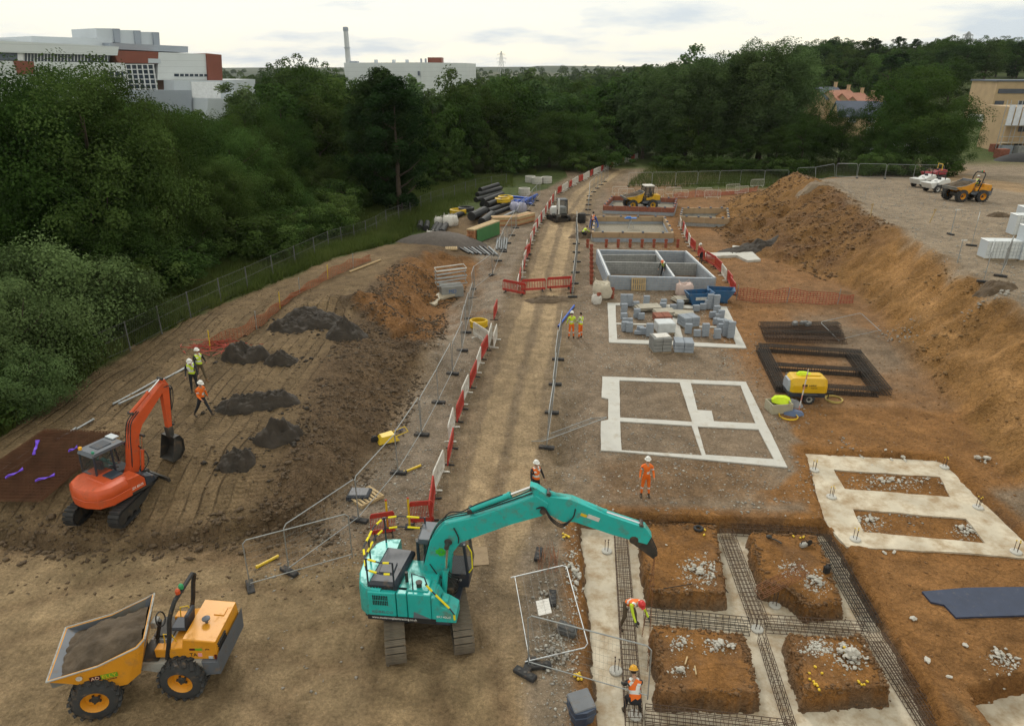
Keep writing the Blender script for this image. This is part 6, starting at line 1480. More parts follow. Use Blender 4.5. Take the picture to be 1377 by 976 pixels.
b = MB(); b.tube([(.05 * math.cos(a), 0, -.05 + .06 * math.sin(a)) for a in [i * math.pi / 6 for i in range(12)]], .016, 6, closed=True); b.build('ring', DSTEEL, ch)
# ---------------------------------------------------------------- orange excavator
ORG = pmat('orange red paint', (.56, .085, .022), .42, var=.10, scale=1.5, dirt=.26, dirtcol=(.33, .09, .04)); MOSS = pmat('teal shirt', (.13, .33, .31), .8)
C2 = onp(158, 682); H2 = R(63)
eo = thing('crawler_excavator', 'orange red excavator with its arm folded over the clay field', 'excavator', C2, H2)
eo.scale = (.93, .93, .93)
crawler(eo, 3.1, 1.85, .45, .68, R(85 - 63), n=40, rubber=True)
b = MB(); arc = [(.1, -1.1), (-.7, -1.1), (-1.15, -.85), (-1.35, -.35), (-1.38, 0), (-1.35, .35), (-1.15, .85), (-.7, 1.1), (.1, 1.1)]
b.loft([[(x_ * s, y_ * s, z) for x_, y_ in arc] for z, s in ((.80, .93), (.88, 1), (1.18, 1.0), (1.20, .985), (1.23, 1.0), (1.50, .98), (1.60, .92), (1.64, .80))]); b.build('counterweight', ORG, eo, smooth=True)
b = MB(); b.plan([(-.6, -1.08), (1.05, -1.05), (1.2, -.8), (1.2, .95), (.9, 1.06), (-.6, 1.06)], .82, 1.0, .02); b.build('slew_deck', DSTEEL, eo)
b = MB(); b.prism([(.02, .95), (.75, .95), (.75, 1.3), (.55, 1.58), (.02, 1.62)], -1.09, -.42, .03); sd_ = b.build('side_cover', ORG, eo)
b = MB(); b.prism([(.76, .95), (1.2, .95), (1.2, 1.2), (.76, 1.38)], -1.07, -.42, .03); b.build('tank_cover', HOOD, eo)
text_part('ZX 85US', .14, Matrix.Translation((.38, -1.093, 1.12)) @ Matrix.Rotation(R(90), 4, 'X'), WT, sd_, width=.5)
b = MB(); b.box((-.2, -.1, 1.62), (.9, 1.2, .12), ch=.05); b.build('engine_hood', ORG, eo)
b = MB(); b.box((-.05, -.35, 1.70), (.5, .6, .06), ch=.02); b.build('hood_lid', HOOD, eo)
c0, c1, y0, y1, z0, z1 = -.42, 1.12, .12, 1.06, 1.0, 2.62
b = MB(); b.prism([(c0, z0 + .65), (c1 + .05, z0 + .3), (c1 - .12, z1 - .14), (c0 + .05, z1 - .14)], y0 + .03, y1 - .03); cb = b.build('cab', CABG, eo)
b = MB(); b.prism([(c0, z0), (c1, z0), (c1 + .05, z0 + .3), (c0, z0 + .66)], y0, y1, .02); b.build('lower_panel', GREYC, cb)
b = MB(); b.prism([(c0, z1 - .14), (c1 - .08, z1 - .14), (c1 - .18, z1 - .02), (c0 + .1, z1)], y0 - .02, y1 + .02, .04); rf_ = b.build('roof', GREYC, cb)
b = MB(); b.box((.3, .6, z1 + .005), (.6, .55, .03), ch=.01); b.build('hatch', HOOD, rf_)
b = MB(); b.box((.95, .8, z1 + .02), (.3, .5, .05), ch=.015); b.build('work_light', SILV2, rf_)
for y_ in (y0 + .02, y1 - .02):
    for a, c_ in (((c0 + .03, z0 + .5), (c0 + .08, z1 - .08)), ((c1 + .02, z0 + .2), (c1 - .12, z1 - .08)), ((.38, z0 + .3), (.40, z1 - .1))): b = MB(); b.tube([(a[0], y_, a[1]), (c_[0], y_, c_[1])], .045, 6); b.build('pillar', HOOD, cb)
b = MB(); b.box((.3, .6, 1.35), (.5, .5, .15), ch=.04); b.box((.05, .6, 1.7), (.14, .48, .7), ch=.05); b.build('seat', HOOD, cb)
b = MB(); b.lathe([(.07, 0), (.07, .1), (.0, .14)], (c0 + .12, y1 - .1, z1), n=10); b.build('beacon', pmat('amber beacon', (.85, .42, .02), .3), rf_); b = MB(); b.lathe([(.06, 0), (.06, .09), (.0, .12)], (c0 + .15, y0 + .1, z1 - .02), n=10); b.build('beacon', pmat('green beacon', (.03, .25, .15), .3), rf_)
bo = [(.45, 1.15), (.95, 1.1), (1.15, 1.5), (1.38, 2.75), (1.62, 3.15), (2.75, 4.05), (3.02, 4.18), (3.06, 4.4), (2.9, 4.52), (1.55, 3.65), (1.18, 3.35), (1.0, 2.9), (.72, 1.6)]
b = MB(); b.prism(bo, -.33, -.03, .02); boo = b.build('boom', ORG, eo)
ar_ = [(2.86, 4.62), (3.05, 4.60), (3.18, 4.3), (3.06, 3.3), (2.92, 2.35), (2.74, 2.35), (2.78, 3.3), (2.82, 4.2)]
b = MB(); b.prism(ar_, -.29, -.07, .02); b.build('arm', ORG, eo)
b = MB(); b.prism([(2.70, 2.45), (2.96, 2.45), (2.94, 2.0), (2.72, 2.0)], -.32, -.04, .02); b.build('hitch', DSTEEL, eo)
bk = [(2.98, 2.05), (3.12, 1.8), (3.10, 1.3), (2.85, 1.02), (2.45, .98), (2.42, 1.02), (2.78, 1.1), (2.98, 1.38), (2.98, 1.75), (2.7, 2.05)]
b = MB(); b.prism(bk, -.60, .24)
for y_ in (-.60, .22): b.prism([(2.72, 2.05), (2.98, 2.05), (3.1, 1.8), (3.1, 1.3), (2.85, 1.02), (2.42, 1.0)], y_, y_ + .025)
b.build('bucket', DSTEEL, eo)
cylr(eo, (1.35, -.18, 3.75), (2.92, -.18, 4.66), .07, .035, .6, ORG); cylr(eo, (3.25, -.18, 4.1), (3.0, -.18, 2.5), .06, .032, .6, DSTEEL)
for y_ in (-.42, .06): cylr(eo, (1.15, y_, 1.25), (1.45, y_, 2.75), .065, .034, .6, ORG)
for k in range(3): hose(eo, [(.8, -.3 + k * .1, 1.5), (.85, -.38 + k * .14, 2.0), (1.0, -.36 + k * .14, 2.9), (1.2, -.34 + k * .13, 3.45), (1.6, -.33 + k * .12, 3.75)], .022)
for k in range(4): hose(eo, [(1.0, -.5 + k * .25, 1.2), (1.35, -.6 + k * .3, 1.6), (1.4, -.5 + k * .25, 2.0), (1.25, -.35 + k * .12, 2.35)], .024)
hose(eo, [(2.9, -.33, 4.3), (3.25, -.34, 4.2), (3.2, -.34, 3.6), (3.05, -.33, 3.2)], .02)
b = MB(); b.prism([(1.70, .25), (1.82, .25), (1.86, .5), (1.78, .75), (1.70, .75)], -1.1, 1.1, .02); b.at(None); bl_ = b.build('dozer_blade', DSTEEL, eo); 
for s in (-1, 1): b = MB(); b.box((1.4, s * .5, .45), (.8, .12, .14)); b.build('blade_arm', DSTEEL, eo)
b = MB(); b.box((1.2, -.18, 1.0), (.5, .5, .4), ch=.05); b.build('boom_bracket', DSTEEL, eo)
# driver, seen through the cab glass, sits inside (built with the people below)
# ---------------------------------------------------------------- dumpers
OYL = pmat('dumper orange', (.66, .285, .018), .42, var=.09, scale=1.5, dirt=.22, dirtcol=(.36, .19, .06)); YEL2 = pmat('dumper yellow', (.62, .36, .02), .45, var=.08, dirt=.15); TYRE = pmat('tyre', (.035, .037, .040), .85, var=.25, dirt=.22); LGREY = pmat('pale grey paint', (.36, .36, .34), .6, var=.1, dirt=.3); SOIL = pmat('load soil', (.090, .066, .044), .95, var=.35, scale=2, bump=.05, bscale=6)
def wheel(root, M_, r, w, hub, treads=18):
    b = MB(); b.at(M_); b.lathe([(r * .55, -w / 2), (r * .82, -w / 2), (r * .93, -w * .42), (r * .965, -w * .25), (r * .965, w * .25), (r * .93, w * .42), (r * .82, w / 2), (r * .55, w / 2), (r * .54, w * .2), (r * .54, -w / 2)], (0, 0, 0), (0, 1, 0), 28, cap=False); ty = b.build('wheel', TYRE, root, smooth=True)
    b = MB(); b.at(M_)
    for i in range(treads):
        a = 2 * math.pi * i / treads
        for s in (-1, 1):
            b.box((0, 0, 0), (.085 * r / .6, w * .52, .05), None) if False else None
            Rm = Matrix.Rotation(a + s * .09, 4, 'Y') @ Matrix.Translation((0, s * w * .25, r * .965)) @ Matrix.Rotation(s * .55, 4, 'Z')
            old = b.M; b.M = old @ Rm; b.box((0, 0, 0), (.09 * r / .6, w * .56, .07 * r / .6)); b.M = old
    b.build('tread', TYRE, ty)['kind'] = 'stuff'
    b = MB(); b.at(M_); b.lathe([(.0, w * .22), (r * .18, w * .24), (r * .2, w * .12), (r * .42, w * .10), (r * .50, w * .36), (r * .56, w * .47), (r * .57, w * .2)], (0, 0, 0), (0, 1, 0), 24, cap=False); b.build('rim', hub, ty, smooth=True)
    b = MB(); b.at(M_); b.lathe([(.0, w * .34), (r * .14, w * .32), (r * .19, w * .24)], (0, 0, 0), (0, 1, 0), 12)
    for i in range(5): a = i * 1.2566; b.box((r * .2 * math.cos(a), w * .22, r * .2 * math.sin(a)), (.05, .05, .05))
    b.build('hub', DSTEEL, ty)
def dumper(label, rear, hr, front, hf, paint, rops=True, cab=False, letters=False, name='site_dumper', load=True, z=None):
    """rear / front: axle centres on the ground; hr / hf headings of the two halves"""
    zg = on(*rear) if z is None else z
    root = thing(name, label, 'dumper', (rear[0], rear[1], zg), hr)
    Wr = Matrix.Translation((rear[0], rear[1], zg)) @ Matrix.Rotation(hr, 4, 'Z')
    Fm = Wr.inverted() @ Matrix.Translation((front[0], front[1], on(*front) if z is None else z)) @ Matrix.Rotation(hf, 4, 'Z')
    r, w = .62, .48
    for s in (-1, 1):
        side = Matrix.Identity(4) if s > 0 else Matrix.Rotation(math.pi, 4, 'Z')
        wheel(root, Matrix.Translation((0, s * .92, r)) @ side, r, w, paint); wheel(root, Fm @ Matrix.Translation((0, s * .92, r)) @ side, r, w, paint)
    b = MB(); b.at(Fm); b.cyl((0, -.8, r), (0, .8, r), .14, n=10); b.box((-.45, 0, .75), (1.5, .7, .35), ch=.05); b.at(None); b.cyl((0, -.8, r), (0, .8, r), .14, n=10); b.box((.75, 0, .75), (.9, .5, .4), ch=.05); b.build('chassis', DSTEEL, root)
    # skip
    def pt(x_, y_, z): return (x_, y_, z)
    out = MB(); out.at(Fm)
    top = [(.95, 1.0, 1.52), (-.25, 1.0, 1.66), (-1.25, 1.0, 2.0), (-1.45, .92, 2.15), (-1.45, -.92, 2.15), (-1.25, -1.0, 2.0), (-.25, -1.0, 1.66), (.95, -1.0, 1.52)]
    bot = [(.45, .96, 1.25), (-.30, .96, .82), (-.80, .96, .82), (-1.15, .90, 1.05), (-1.15, -.90, 1.05), (-.80, -.96, .82), (-.30, -.96, .82), (.45, -.96, 1.25)]
    ins = .06
    def inn(P, dz=0): 
        res = []
        for x_, y_, z in P: res.append((x_ * .96 - .01, y_ * .945, z + dz))
        return res
    it = inn(top); ib = inn(bot, .06); V = top + bot + it + ib; n = 8; Fc = []
    for i in range(n):
        j = (i + 1) % n
        Fc += [(i, j, n + j, n + i), (2 * n + i, 3 * n + i, 3 * n + j, 2 * n + j)]
    Fc += [tuple(range(n, 2 * n))[::-1], tuple(range(3 * n, 4 * n))]
    for i in range(n):
        j = (i + 1) % n; Fc.append((i, 2 * n + i, 2 * n + j, j))
    out.add(V, Fc)
    out.m = [1 if min(f) >= 16 else 0 for f in out.f]; sk = out.build('skip', [paint, GREYC], root)
    b = MB(); b.at(Fm)
    for i in range(n - 1): b.tube([top[i], top[i + 1]], .024, 6)
    b.tube([top[-1], top[0]], .024, 6); b.build('rim_bar', LGREY, sk)
    b = MB(); b.at(Fm); b.add([(x_, y_ * (1 - .004), z - .01) for x_, y_, z in it] + [(x_ * .99, y_ * .98, z - .30) for x_, y_, z in it], [(i, i + 8, (i + 1) % 8 + 8, (i + 1) % 8) for i in range(8)]); b.build('liner', pmat('worn grey liner', (.17, .17, .16), .7, var=.2, dirt=.3), sk)
    if load:
        gN, gM = 34, 44; X, Y = np.meshgrid(np.linspace(-1.28, .84, gM), np.linspace(-.9, .9, gN)); base = np.interp(X, [-1.3, -.3, .9], [1.86, 1.62, 1.47])
        env = np.clip(1 - (Y / .92) ** 2, 0, 1) * np.clip(1 - ((X + .35) / 1.2) ** 2, 0, 1)
        Z = base - .12 + .42 * env ** .8 + .15 * fbm(X * 2.2, Y * 2.2, 77, 4) + .08 * fbm(X * 6, Y * 6, 78, 3); Vv = np.stack([X, Y, Z], -1).reshape(-1, 3)
        Vv = np.array([Fm @ Vector(v) for v in Vv]); I = np.arange(gN * gM).reshape(gN, gM); Fq_ = np.stack([I[:-1, :-1], I[:-1, 1:], I[1:, 1:], I[1:, :-1]], -1).reshape(-1, 4)
        o = bpy.data.objects.new('soil_load', np_mesh('soil_load', Vv, Fq_, SOIL, smooth=True)); link(o); o.matrix_world = Wr; tag(o, 'brown soil heaped in the skip of the ' + ('orange dumper' if letters else ('cabbed yellow dumper' if cab else 'plateau dumper')), 'soil')
    b = MB(); b.at(Fm); b.box((-1.0, 0, 1.2), (.35, .5, .5), ch=.03); b.cyl((-1.1, -.2, .8), (-.9, -.2, 1.5), .06); b.build('tip_frame', DSTEEL, root)
    for s in (-1, 1): b = MB(); b.at(Fm); b.prism([(-.95, 1.05), (-.7, 1.05), (-.82, .62)], s * .82 - .012, s * .82 + .012); b.build('mud_flap', DSTEEL, root)
    # rear body
    b = MB(); b.prism([(1.25, .85), (1.25, 1.05), (-.2, 1.12), (-.7, 1.12), (-.95, 1.0), (-1.0, .75), (-.6, .62), (-.55, .72), (.6, .72)], -.88, .88, .02); b.build('fender', LGREY if letters else GREYC, root)
    b = MB(); b.prism([(-.6, .66), (-1.02, .70), (-1.06, 1.42), (-1.0, 1.14), (-.55, 1.13)], -.9, .9, .02); b.build('rear_guard', GREYC, root)
    b = MB(); b.prism([(.35, 1.13), (.35, 1.45), (-.05, 1.52), (-.12, 1.82), (-.98, 1.72), (-1.02, 1.13)], -.78, .78, .03); en = b.build('engine_cover', paint, root)
    b = MB(); b.box((.92, .45, 1.11), (.55, .75, .03)); b.box((.92, -.45, 1.11), (.55, .75, .03)); b.build('foot_plate', DSTEEL, root)
    b = MB(); b.box((.38, .62, 1.28), (.72, .26, .28), ch=.02); b.box((.38, -.62, 1.28), (.72, .26, .28), ch=.02); b.build('side_console', paint, root)
    b = MB(); b.lathe([(.04, 0), (.04, .1), (.11, .12), (.11, .16), (.0, .2)], (-.5, .1, 1.77), n=12); b.build('air_cap', GREYC, en)
    b = MB(); b.box((-.72, -.35, 1.765), (.28, .3, .02), Matrix.Rotation(R(-6), 3, 'Y')); b.build('panel', paint, en)
    for k in range(5): b = MB(); b.box((-1.01, .45, 1.25 + k * .08), (.05, .5, .035)); b.build('grille', BLACK, en)
    b = MB(); b.box((.25, 0, 1.62), (.5, .5, .12), ch=.05); b.box((.0, 0, 1.88), (.12, .5, .5), Matrix.Rotation(R(-10), 3, 'Y'), ch=.05); b.build('seat', HOOD, root)
    b = MB(); b.cyl((1.05, 0, 1.1), (.85, 0, 1.75), .05, n=8); b.build('steering_column', DSTEEL, root); b = MB(); b.tube([(.83 + .06 * math.cos(a), .2 * math.sin(a), 1.8 + .19 * math.cos(a)) for a in [i * math.pi / 8 for i in range(16)]], .02, 6, closed=True); b.build('steering_wheel', BLACK, root); b = MB(); b.box((1.0, .0, 1.68), (.16, .3, .2), ch=.02); b.build('dash', LGREY, root)
    if rops:
        b = MB(); b.tube([(.42, .76, 1.13), (.22, .76, 1.9), (.12, .76, 2.45), (.02, .72, 2.75), (-.02, .55, 2.92), (-.02, -.55, 2.92), (.02, -.72, 2.75), (.12, -.76, 2.45), (.22, -.76, 1.9), (.42, -.76, 1.13)], .06, 8); rp = b.build('roll_bar', BLACK, root, smooth=True)
        for k, cc in enumerate(((.03, .32, .12), (.55, .08, .02))): b = MB(); b.lathe([(.065, 0), (.065, .1), (.03, .15), (0, .16)], (-.02, .12 + k * .2, 2.98), n=10); b.build('beacon', pmat('beacon lens %d' % k, cc, .3), rp)
        for s in (-1, 1): b = MB(); b.tube([(.55, s * .5, 1.42), (.52, s * .52, 1.75), (.3, s * .54, 1.78), (.2, s * .54, 1.5)], .018, 6); b.build('arm_rail', YELP, root)
    if cab:
        b = MB(); b.prism([(1.05, 1.12), (1.15, 1.9), (.9, 2.75), (-.15, 2.75), (-.12, 1.6), (.1, 1.12)], -.62, .62); c_ = b.build('cab', CABG, root); b = MB(); b.box((.38, 0, 2.82), (1.25, 1.35, .14), ch=.05); b.build('roof', WHTP, c_)
        for y_ in (-.62, .62):
            for a, q in (((1.05, 1.12), (1.15, 1.9)), ((1.15, 1.9), (.9, 2.75)), ((-.12, 1.5), (-.15, 2.75)), ((.45, 1.2), (.42, 2.75))): b = MB(); b.tube([(a[0], y_, a[1]), (q[0], y_, q[1])], .045, 6); b.build('pillar', BLACK, c_)
    if letters:
        MAR = pmat('maroon decal', (.07, .012, .02), .5); GRN = pmat('lime decal', (.16, .36, .02), .5); PNK = pmat('pink sticker', (.75, .33, .36), .6)
        def side(x_, z, tilt, y_=.0): return Fm @ Matrix.Translation((x_, y_, z)) @ Matrix.Rotation(tilt, 4, 'Y') @ Matrix.Rotation(math.pi, 4, 'Z') @ Matrix.Rotation(R(90), 4, 'X')
        # near side of skip (local +y), panel leans out between bottom .80@.98 and top 1.0@1.66
        lean = math.atan2(.04, .8); zc_, yc_ = 1.28, .992
        Lm = Fm @ Matrix.Translation((-.32, yc_, zc_)) @ Matrix.Rotation(math.pi, 4, 'Z') @ Matrix.Rotation(R(90) + lean, 4, 'X')
        for x0, x1, m_ in ((-.33, -.07, MAR), (-.065, .33, GRN)): b = MB(); b.at(Lm); b.box(((x0 + x1) / 2, 0, 0), (x1 - x0, .15, .006)); b.build('decal', m_, sk)
        text_part('AD', .15, Lm @ Matrix.Translation((-.2, 0, .006)), pmat('cream letter', (.75, .5, .35), .6), sk, width=.20); text_part('ELLY', .15, Lm @ Matrix.Translation((.13, 0, .006)), YELP, sk, width=.34); text_part('PLANT HIRE', .05, Lm @ Matrix.Translation((0, -.12, .006)), BLACK, sk, width=.58)
        b = MB(); b.at(Lm @ Matrix.Translation((-.55, .12, 0))); b.lathe([(.08, 0), (.08, .006)], n=16); b.build('sticker', WHTP, sk)
        Em = Matrix.Translation((-.45, .783, 1.30)) @ Matrix.Rotation(math.pi, 4, 'Z') @ Matrix.Rotation(R(90), 4, 'X')
        text_part('TA', .17, Em @ Matrix.Translation((-.12, -.02, 0)), BLACK, en, width=.2); b = MB(); b.at(Em @ Matrix.Translation((.06, -.02, 0))); b.box((0, 0, 0), (.11, .12, .006)); b.build('sticker', PNK, en)
        for x0, x1, m_ in ((-.2, -.05, MAR), (-.045, .14, GRN)): b = MB(); b.at(Em @ Matrix.Translation((0, .17, 0))); b.box(((x0 + x1) / 2, 0, 0), (x1 - x0, .07, .006)); b.build('decal', m_, en)
        text_part('694', .08, Em @ Matrix.Translation((.28, .17, 0)), BLACK, en)
        b = MB(); b.box((-.8, .79, 1.2), (.12, .03, .07)); b.build('sticker', SILV2, en); b = MB(); b.box((-.93, .79, 1.22), (.06, .03, .14)); b.build('tail_light', pmat('tail light', (.10, .01, .01), .3), en)
        for k in range(3): b = MB(); b.at(Fm); b.box((-1.25 - .0, .55 - k * .5, 1.72), (.02, .22, .16), Matrix.Rotation(R(-24), 3, 'Y')); b.build('sticker', WHTP, sk)
    return root
dumper('orange articulated dumper loaded with soil, roll bar with green and red lamps', (-9.0, 15.15), R(180), (-11.35, 14.5), R(198), OYL, letters=True)
a = onp(1317, 272); c_ = onp(1274, 275)
dp = dumper('orange dumper with a driver on its seat on the gravel plateau', (a.x, a.y + .9), R(185), (a.x - 2.4, a.y + .6), R(192), OYL)
a = onp(876, 283); dc = dumper('yellow dumper with a closed cab behind the boarded plinth', (a.x, a.y + 1.2), R(188), (a.x - 2.5, a.y + .9), R(188), YEL2, rops=False, cab=True)
# ---------------------------------------------------------------- white mini excavator
p = onp(752, 300); WPAINT = pmat('white paint', (.62, .63, .62), .45, var=.06, dirt=.12)
me_ = thing('mini_excavator', 'white mini excavator with black cab digging beside the haul road', 'excavator', (p.x, p.y + 1.6, on(p.x, p.y + 1.6)), R(-82))
crawler(me_, 2.3, 1.5, .35, .55, R(20), n=30, rubber=True)
b = MB(); arc = [(.2, -.9), (-.6, -.9), (-.95, -.6), (-1.05, 0), (-.95, .6), (-.6, .9), (.2, .9)]; b.loft([[(x_ * s, y_ * s, z) for x_, y_ in arc] for z, s in ((.65, .95), (.75, 1), (1.35, 1), (1.55, .9))]); b.build('body', WPAINT, me_, smooth=True)
b = MB(); b.box((.45, .0, .75), (.9, 1.7, .2), ch=.04); b.build('deck', DSTEEL, me_)
b = MB(); b.prism([(-.55, 1.3), (-.1, .85), (.75, .85), (.8, 1.5), (.6, 2.35), (-.5, 2.4)], -.1, .85); cb = b.build('cab', CABG, me_); b = MB(); b.box((.05, .38, 2.43), (1.25, 1.05, .1), ch=.04); b.build('roof', HOOD, cb)
for y_ in (-.1, .85):
    for a, q in (((.75, .85), (.8, 1.5)), ((.8, 1.5), (.6, 2.4)), ((-.55, 1.3), (-.5, 2.4)), ((.1, .9), (.1, 2.4))): b = MB(); b.tube([(a[0], y_, a[1]), (q[0], y_, q[1])], .05, 6); b.build('pillar', BLACK, cb)
b = MB(); b.prism([(.75, .8), (1.05, .8), (1.35, 1.6), (1.95, 2.6), (1.8, 2.75), (1.1, 1.9)], -.5, -.28, .02); b.build('boom', WPAINT, me_); b = MB(); b.prism([(1.75, 2.75), (2.0, 2.75), (2.1, 1.9), (2.0, 1.0), (1.85, 1.0), (1.85, 2.0)], -.47, -.31, .02); b.build('arm', WPAINT, me_)
b = MB(); b.prism([(2.05, 1.1), (2.2, .85), (2.1, .45), (1.7, .35), (1.72, .45), (1.95, .6), (2.0, .9), (1.8, 1.1)], -.65, -.15); b.build('bucket', DSTEEL, me_); cylr(me_, (1.15, -.39, .9), (1.5, -.39, 2.0), .06, .03, .55, BLACK)
b = MB(); b.prism([(1.3, .1), (1.42, .1), (1.44, .45), (1.32, .45)], -.85, .85); b.build('dozer_blade', DSTEEL, me_)
# ---------------------------------------------------------------- small wheeled machines on the plateau
def skid(u, v_, rz, label, paint, post):
    p = onp(u, v_); t = thing('compact_loader', label, 'loader', p, rz)
    b = MB(); b.prism([(-1.25, .85), (.3, .85), (.35, 1.1), (-.1, 1.35), (-1.1, 1.5), (-1.3, 1.3)], -.62, .62, .05); b.build('body', paint, t); b = MB(); b.box((-.2, 0, .62), (2.0, 1.1, .42), ch=.06); b.build('chassis', DSTEEL, t)
    for x_ in (-.75, .55):
        for s in (-1, 1): wheel(t, Matrix.Translation((x_, s * .78, .42)) @ (Matrix.Identity(4) if s > 0 else Matrix.Rotation(math.pi, 4, 'Z')), .42, .28, paint, 10)
    b = MB(); b.tube([(-.5, -.55, 1.2), (-.5, -.55, 2.2), (-.5, .55, 2.2), (-.5, .55, 1.2)], .05, 6); b.build('roll_bar', post, t); b = MB(); b.box((.0, 0, 1.18), (.45, .45, .12), ch=.04); b.box((-.25, 0, 1.4), (.1, .45, .45), ch=.04); b.build('seat', HOOD, t)
    b = MB(); b.prism([(.75, .5), (1.25, .5), (1.6, 1.1), (.7, 1.15)], -.75, .75, .03); b.build('skip', paint, t)
skid(1240, 252, R(200), 'white compact machine parked by the plateau fence', WPAINT, BLACK); skid(1257, 258, R(195), 'second white compact machine in front of the other white one', WPAINT, BLACK); skid(1255, 243, R(178), 'red compact machine with yellow roll bar behind the white ones', pmat('red paint', (.28, .03, .04), .5, dirt=.15), YELP)
# ---------------------------------------------------------------- compressor
p = onp(1085, 543); CY = pmat('compressor yellow', (.66, .40, .01), .4, var=.06, dirt=.08)
t = thing('towed_compressor', 'yellow towed air compressor with black base beside the dark cages', 'compressor', (p.x, p.y + .6, on(p.x, p.y + .6)), R(-3))
b = MB(); sec = [(-.58, .62), (-.58, 1.0), (-.42, 1.36), (.42, 1.36), (.58, 1.0), (.58, .62)]
def ring_(x_, s, dz=0): return [(x_, y_ * s, .62 + (z - .62) * s + dz) for y_, z in sec]
b.loft([ring_(-.90, .80), ring_(-.78, .97), ring_(-.70, 1), ring_(.78, 1), ring_(.92, .92), ring_(.98, .8)]); cn_ = b.build('canopy', CY, t, smooth=False)
b = MB(); b.loft([[(-.99, y_ * .72, .64 + (z - .62) * .75) for y_, z in sec], [(-.905, y_ * .78, .63 + (z - .62) * .79) for y_, z in sec]]); b.build('grille', SILV, t)
b = MB(); b.box((0, 0, .48), (1.85, 1.12, .30), ch=.06); b.build('base', HOOD, t)
for s in (-1, 1): wheel(t, Matrix.Translation((.08, s * .60, .29)) @ (Matrix.Identity(4) if s > 0 else Matrix.Rotation(math.pi, 4, 'Z')), .29, .18, LGREY, 12)
for s in (-1,): 
    b = MB(); b.box((.08, s * .62, .56), (.75, .22, .08), ch=.03); b.build('mudguard', HOOD, t)
b = MB(); b.tube([(.9, 0, .42), (1.35, 0, .4), (1.5, 0, .42)], .05, 6); b.tube([(1.3, 0, .42), (1.3, 0, .02)], .03, 6); b.build('drawbar', DSTEEL, t)
b = MB(); b.box((.2, 0, 1.385), (1.0, .18, .04), ch=.015); b.build('lifting_rail', CY, t)
Mt = Matrix.Translation((0, -.585, .98)) @ Matrix.Rotation(R(90), 4, 'X')
b = MB(); b.at(Mt @ Matrix.Translation((-.22, .0, .0))); b.box((0, .06, .004), (.26, .10, .01)); b.box((0, -.05, .004), (.26, .03, .01)); b.build('decal', BLACK, cn_)
text_part('HIRE', .13, Mt @ Matrix.Translation((.18, .05, .004)), BLACK, cn_, width=.36); text_part('TURNER', .06, Mt @ Matrix.Translation((.26, -.09, .004)), BLACK, cn_, width=.34)
p2 = onp(1074, 552); t = thing('survey_staff', 'thin white and red survey staff leaning on the compressor', 'staff', p2, rot=(R(-4), R(5), 0))
for k in range(8): b = MB(); b.box((0, 0, .14 + k * .28), (.05, .03, .275)); b.build('segment', WHTP if k % 2 else pmat('pale red', (.55, .25, .2), .6), t)
HV = pmat('hi-vis yellow', (.60, .78, .02), .7, var=.08); 
def cloth(name, u, v_, zoff, pts, m, label, th=.05, cat='clothing'):
    p = onp(u, v_); p.z += zoff; p.y += (.55 if zoff > 1 else 0); b = MB(); g = random.Random(5)
    rings = []
    for x_, w, h in pts: rings.append([(x_, -w, .0 - g.random() * .03), (x_, -w * .5, h * g.uniform(.6, 1.2)), (x_, 0, h * g.uniform(.4, .9)), (x_, w * .6, h * g.uniform(.7, 1.2)), (x_, w, 0), (x_, 0, -.03)])
    b.loft(rings); tag(b.build(name, m, loc=p, smooth=True), label, cat)
cloth('folded_vest', 1080, 541, 1.36, [(-.35, .1, .05), (-.2, .2, .14), (.05, .22, .16), (.25, .2, .1), (.4, .08, .04)], HV, 'yellow vest dropped on top of the compressor')
p = onp(1046, 552); t = thing('storage_crate', 'pale plastic crate holding a yellow jacket left of the compressor', 'crate', p, R(8))
CR = pmat('beige plastic', (.40, .37, .27), .6, dirt=.15)
for x_, y_, sx_, sy_ in ((0, -.38, 1.1, .04), (0, .38, 1.1, .04), (-.53, 0, .04, .72), (.53, 0, .04, .72)): b = MB(); b.box((x_, y_, .27), (sx_, sy_, .5)); b.build('side_panel', CR, t)
b = MB(); b.box((0, 0, .04), (1.06, .74, .05)); b.build('floor', CR, t)
cloth('jacket', 1049, 549, .42, [(-.5, .12, .1), (-.3, .32, .25), (0, .38, .3), (.25, .3, .24), (.45, .15, .12)], HV, 'yellow jacket draped over the pale crate')
cloth('sheet', 1066, 556, .02, [(-.5, .2, .1), (-.2, .35, .2), (.2, .32, .18), (.5, .2, .06)], pmat('blue grey cloth', (.10, .14, .24), .8), 'blue grey cloth on the ground before the compressor'); cloth('sheet', 1068, 545, .02, [(-.4, .2, .1), (-.1, .35, .3), (.2, .32, .25), (.4, .2, .06)], pmat('grey cloth', (.25, .26, .28), .8), 'grey bag slumped beside the pale crate')
def coil(u, v_, r, n, rr, m, label, tilt=0.0, z=0.0, rings_h=.06, name='hose_coil'):
    p = onp(u, v_); p.z += z; b = MB(); P = []
    for i in range(n * 18): a = i * 2 * math.pi / 18; k = i / 18; P.append((r * (1 + .04 * math.sin(a * 1.7 + k)) * math.cos(a), r * (1 + .04 * math.cos(a * 1.3)) * math.sin(a), rr + rings_h * k))
    b.tube(P, rr, 6); o = b.build(name, m, smooth=True, loc=p); o.rotation_euler = (tilt, 0, 0); tag(o, label, 'hose'); return o
YH = pmat('yellow hose', (.62, .40, .01), .5, dirt=.08)
coil(1121, 538, .42, 4, .025, pmat('pale yellow hose', (.45, .35, .10), .6), 'thin yellow hose coiled to the right of the compressor', rings_h=.02); coil(1060, 560, .45, 3, .022, YH, 'thin orange hose in front of the compressor', rings_h=.015)
coil(644, 440, .55, 5, .07, YH, 'fat yellow hose coil inside the white barriers by the road', rings_h=.09)
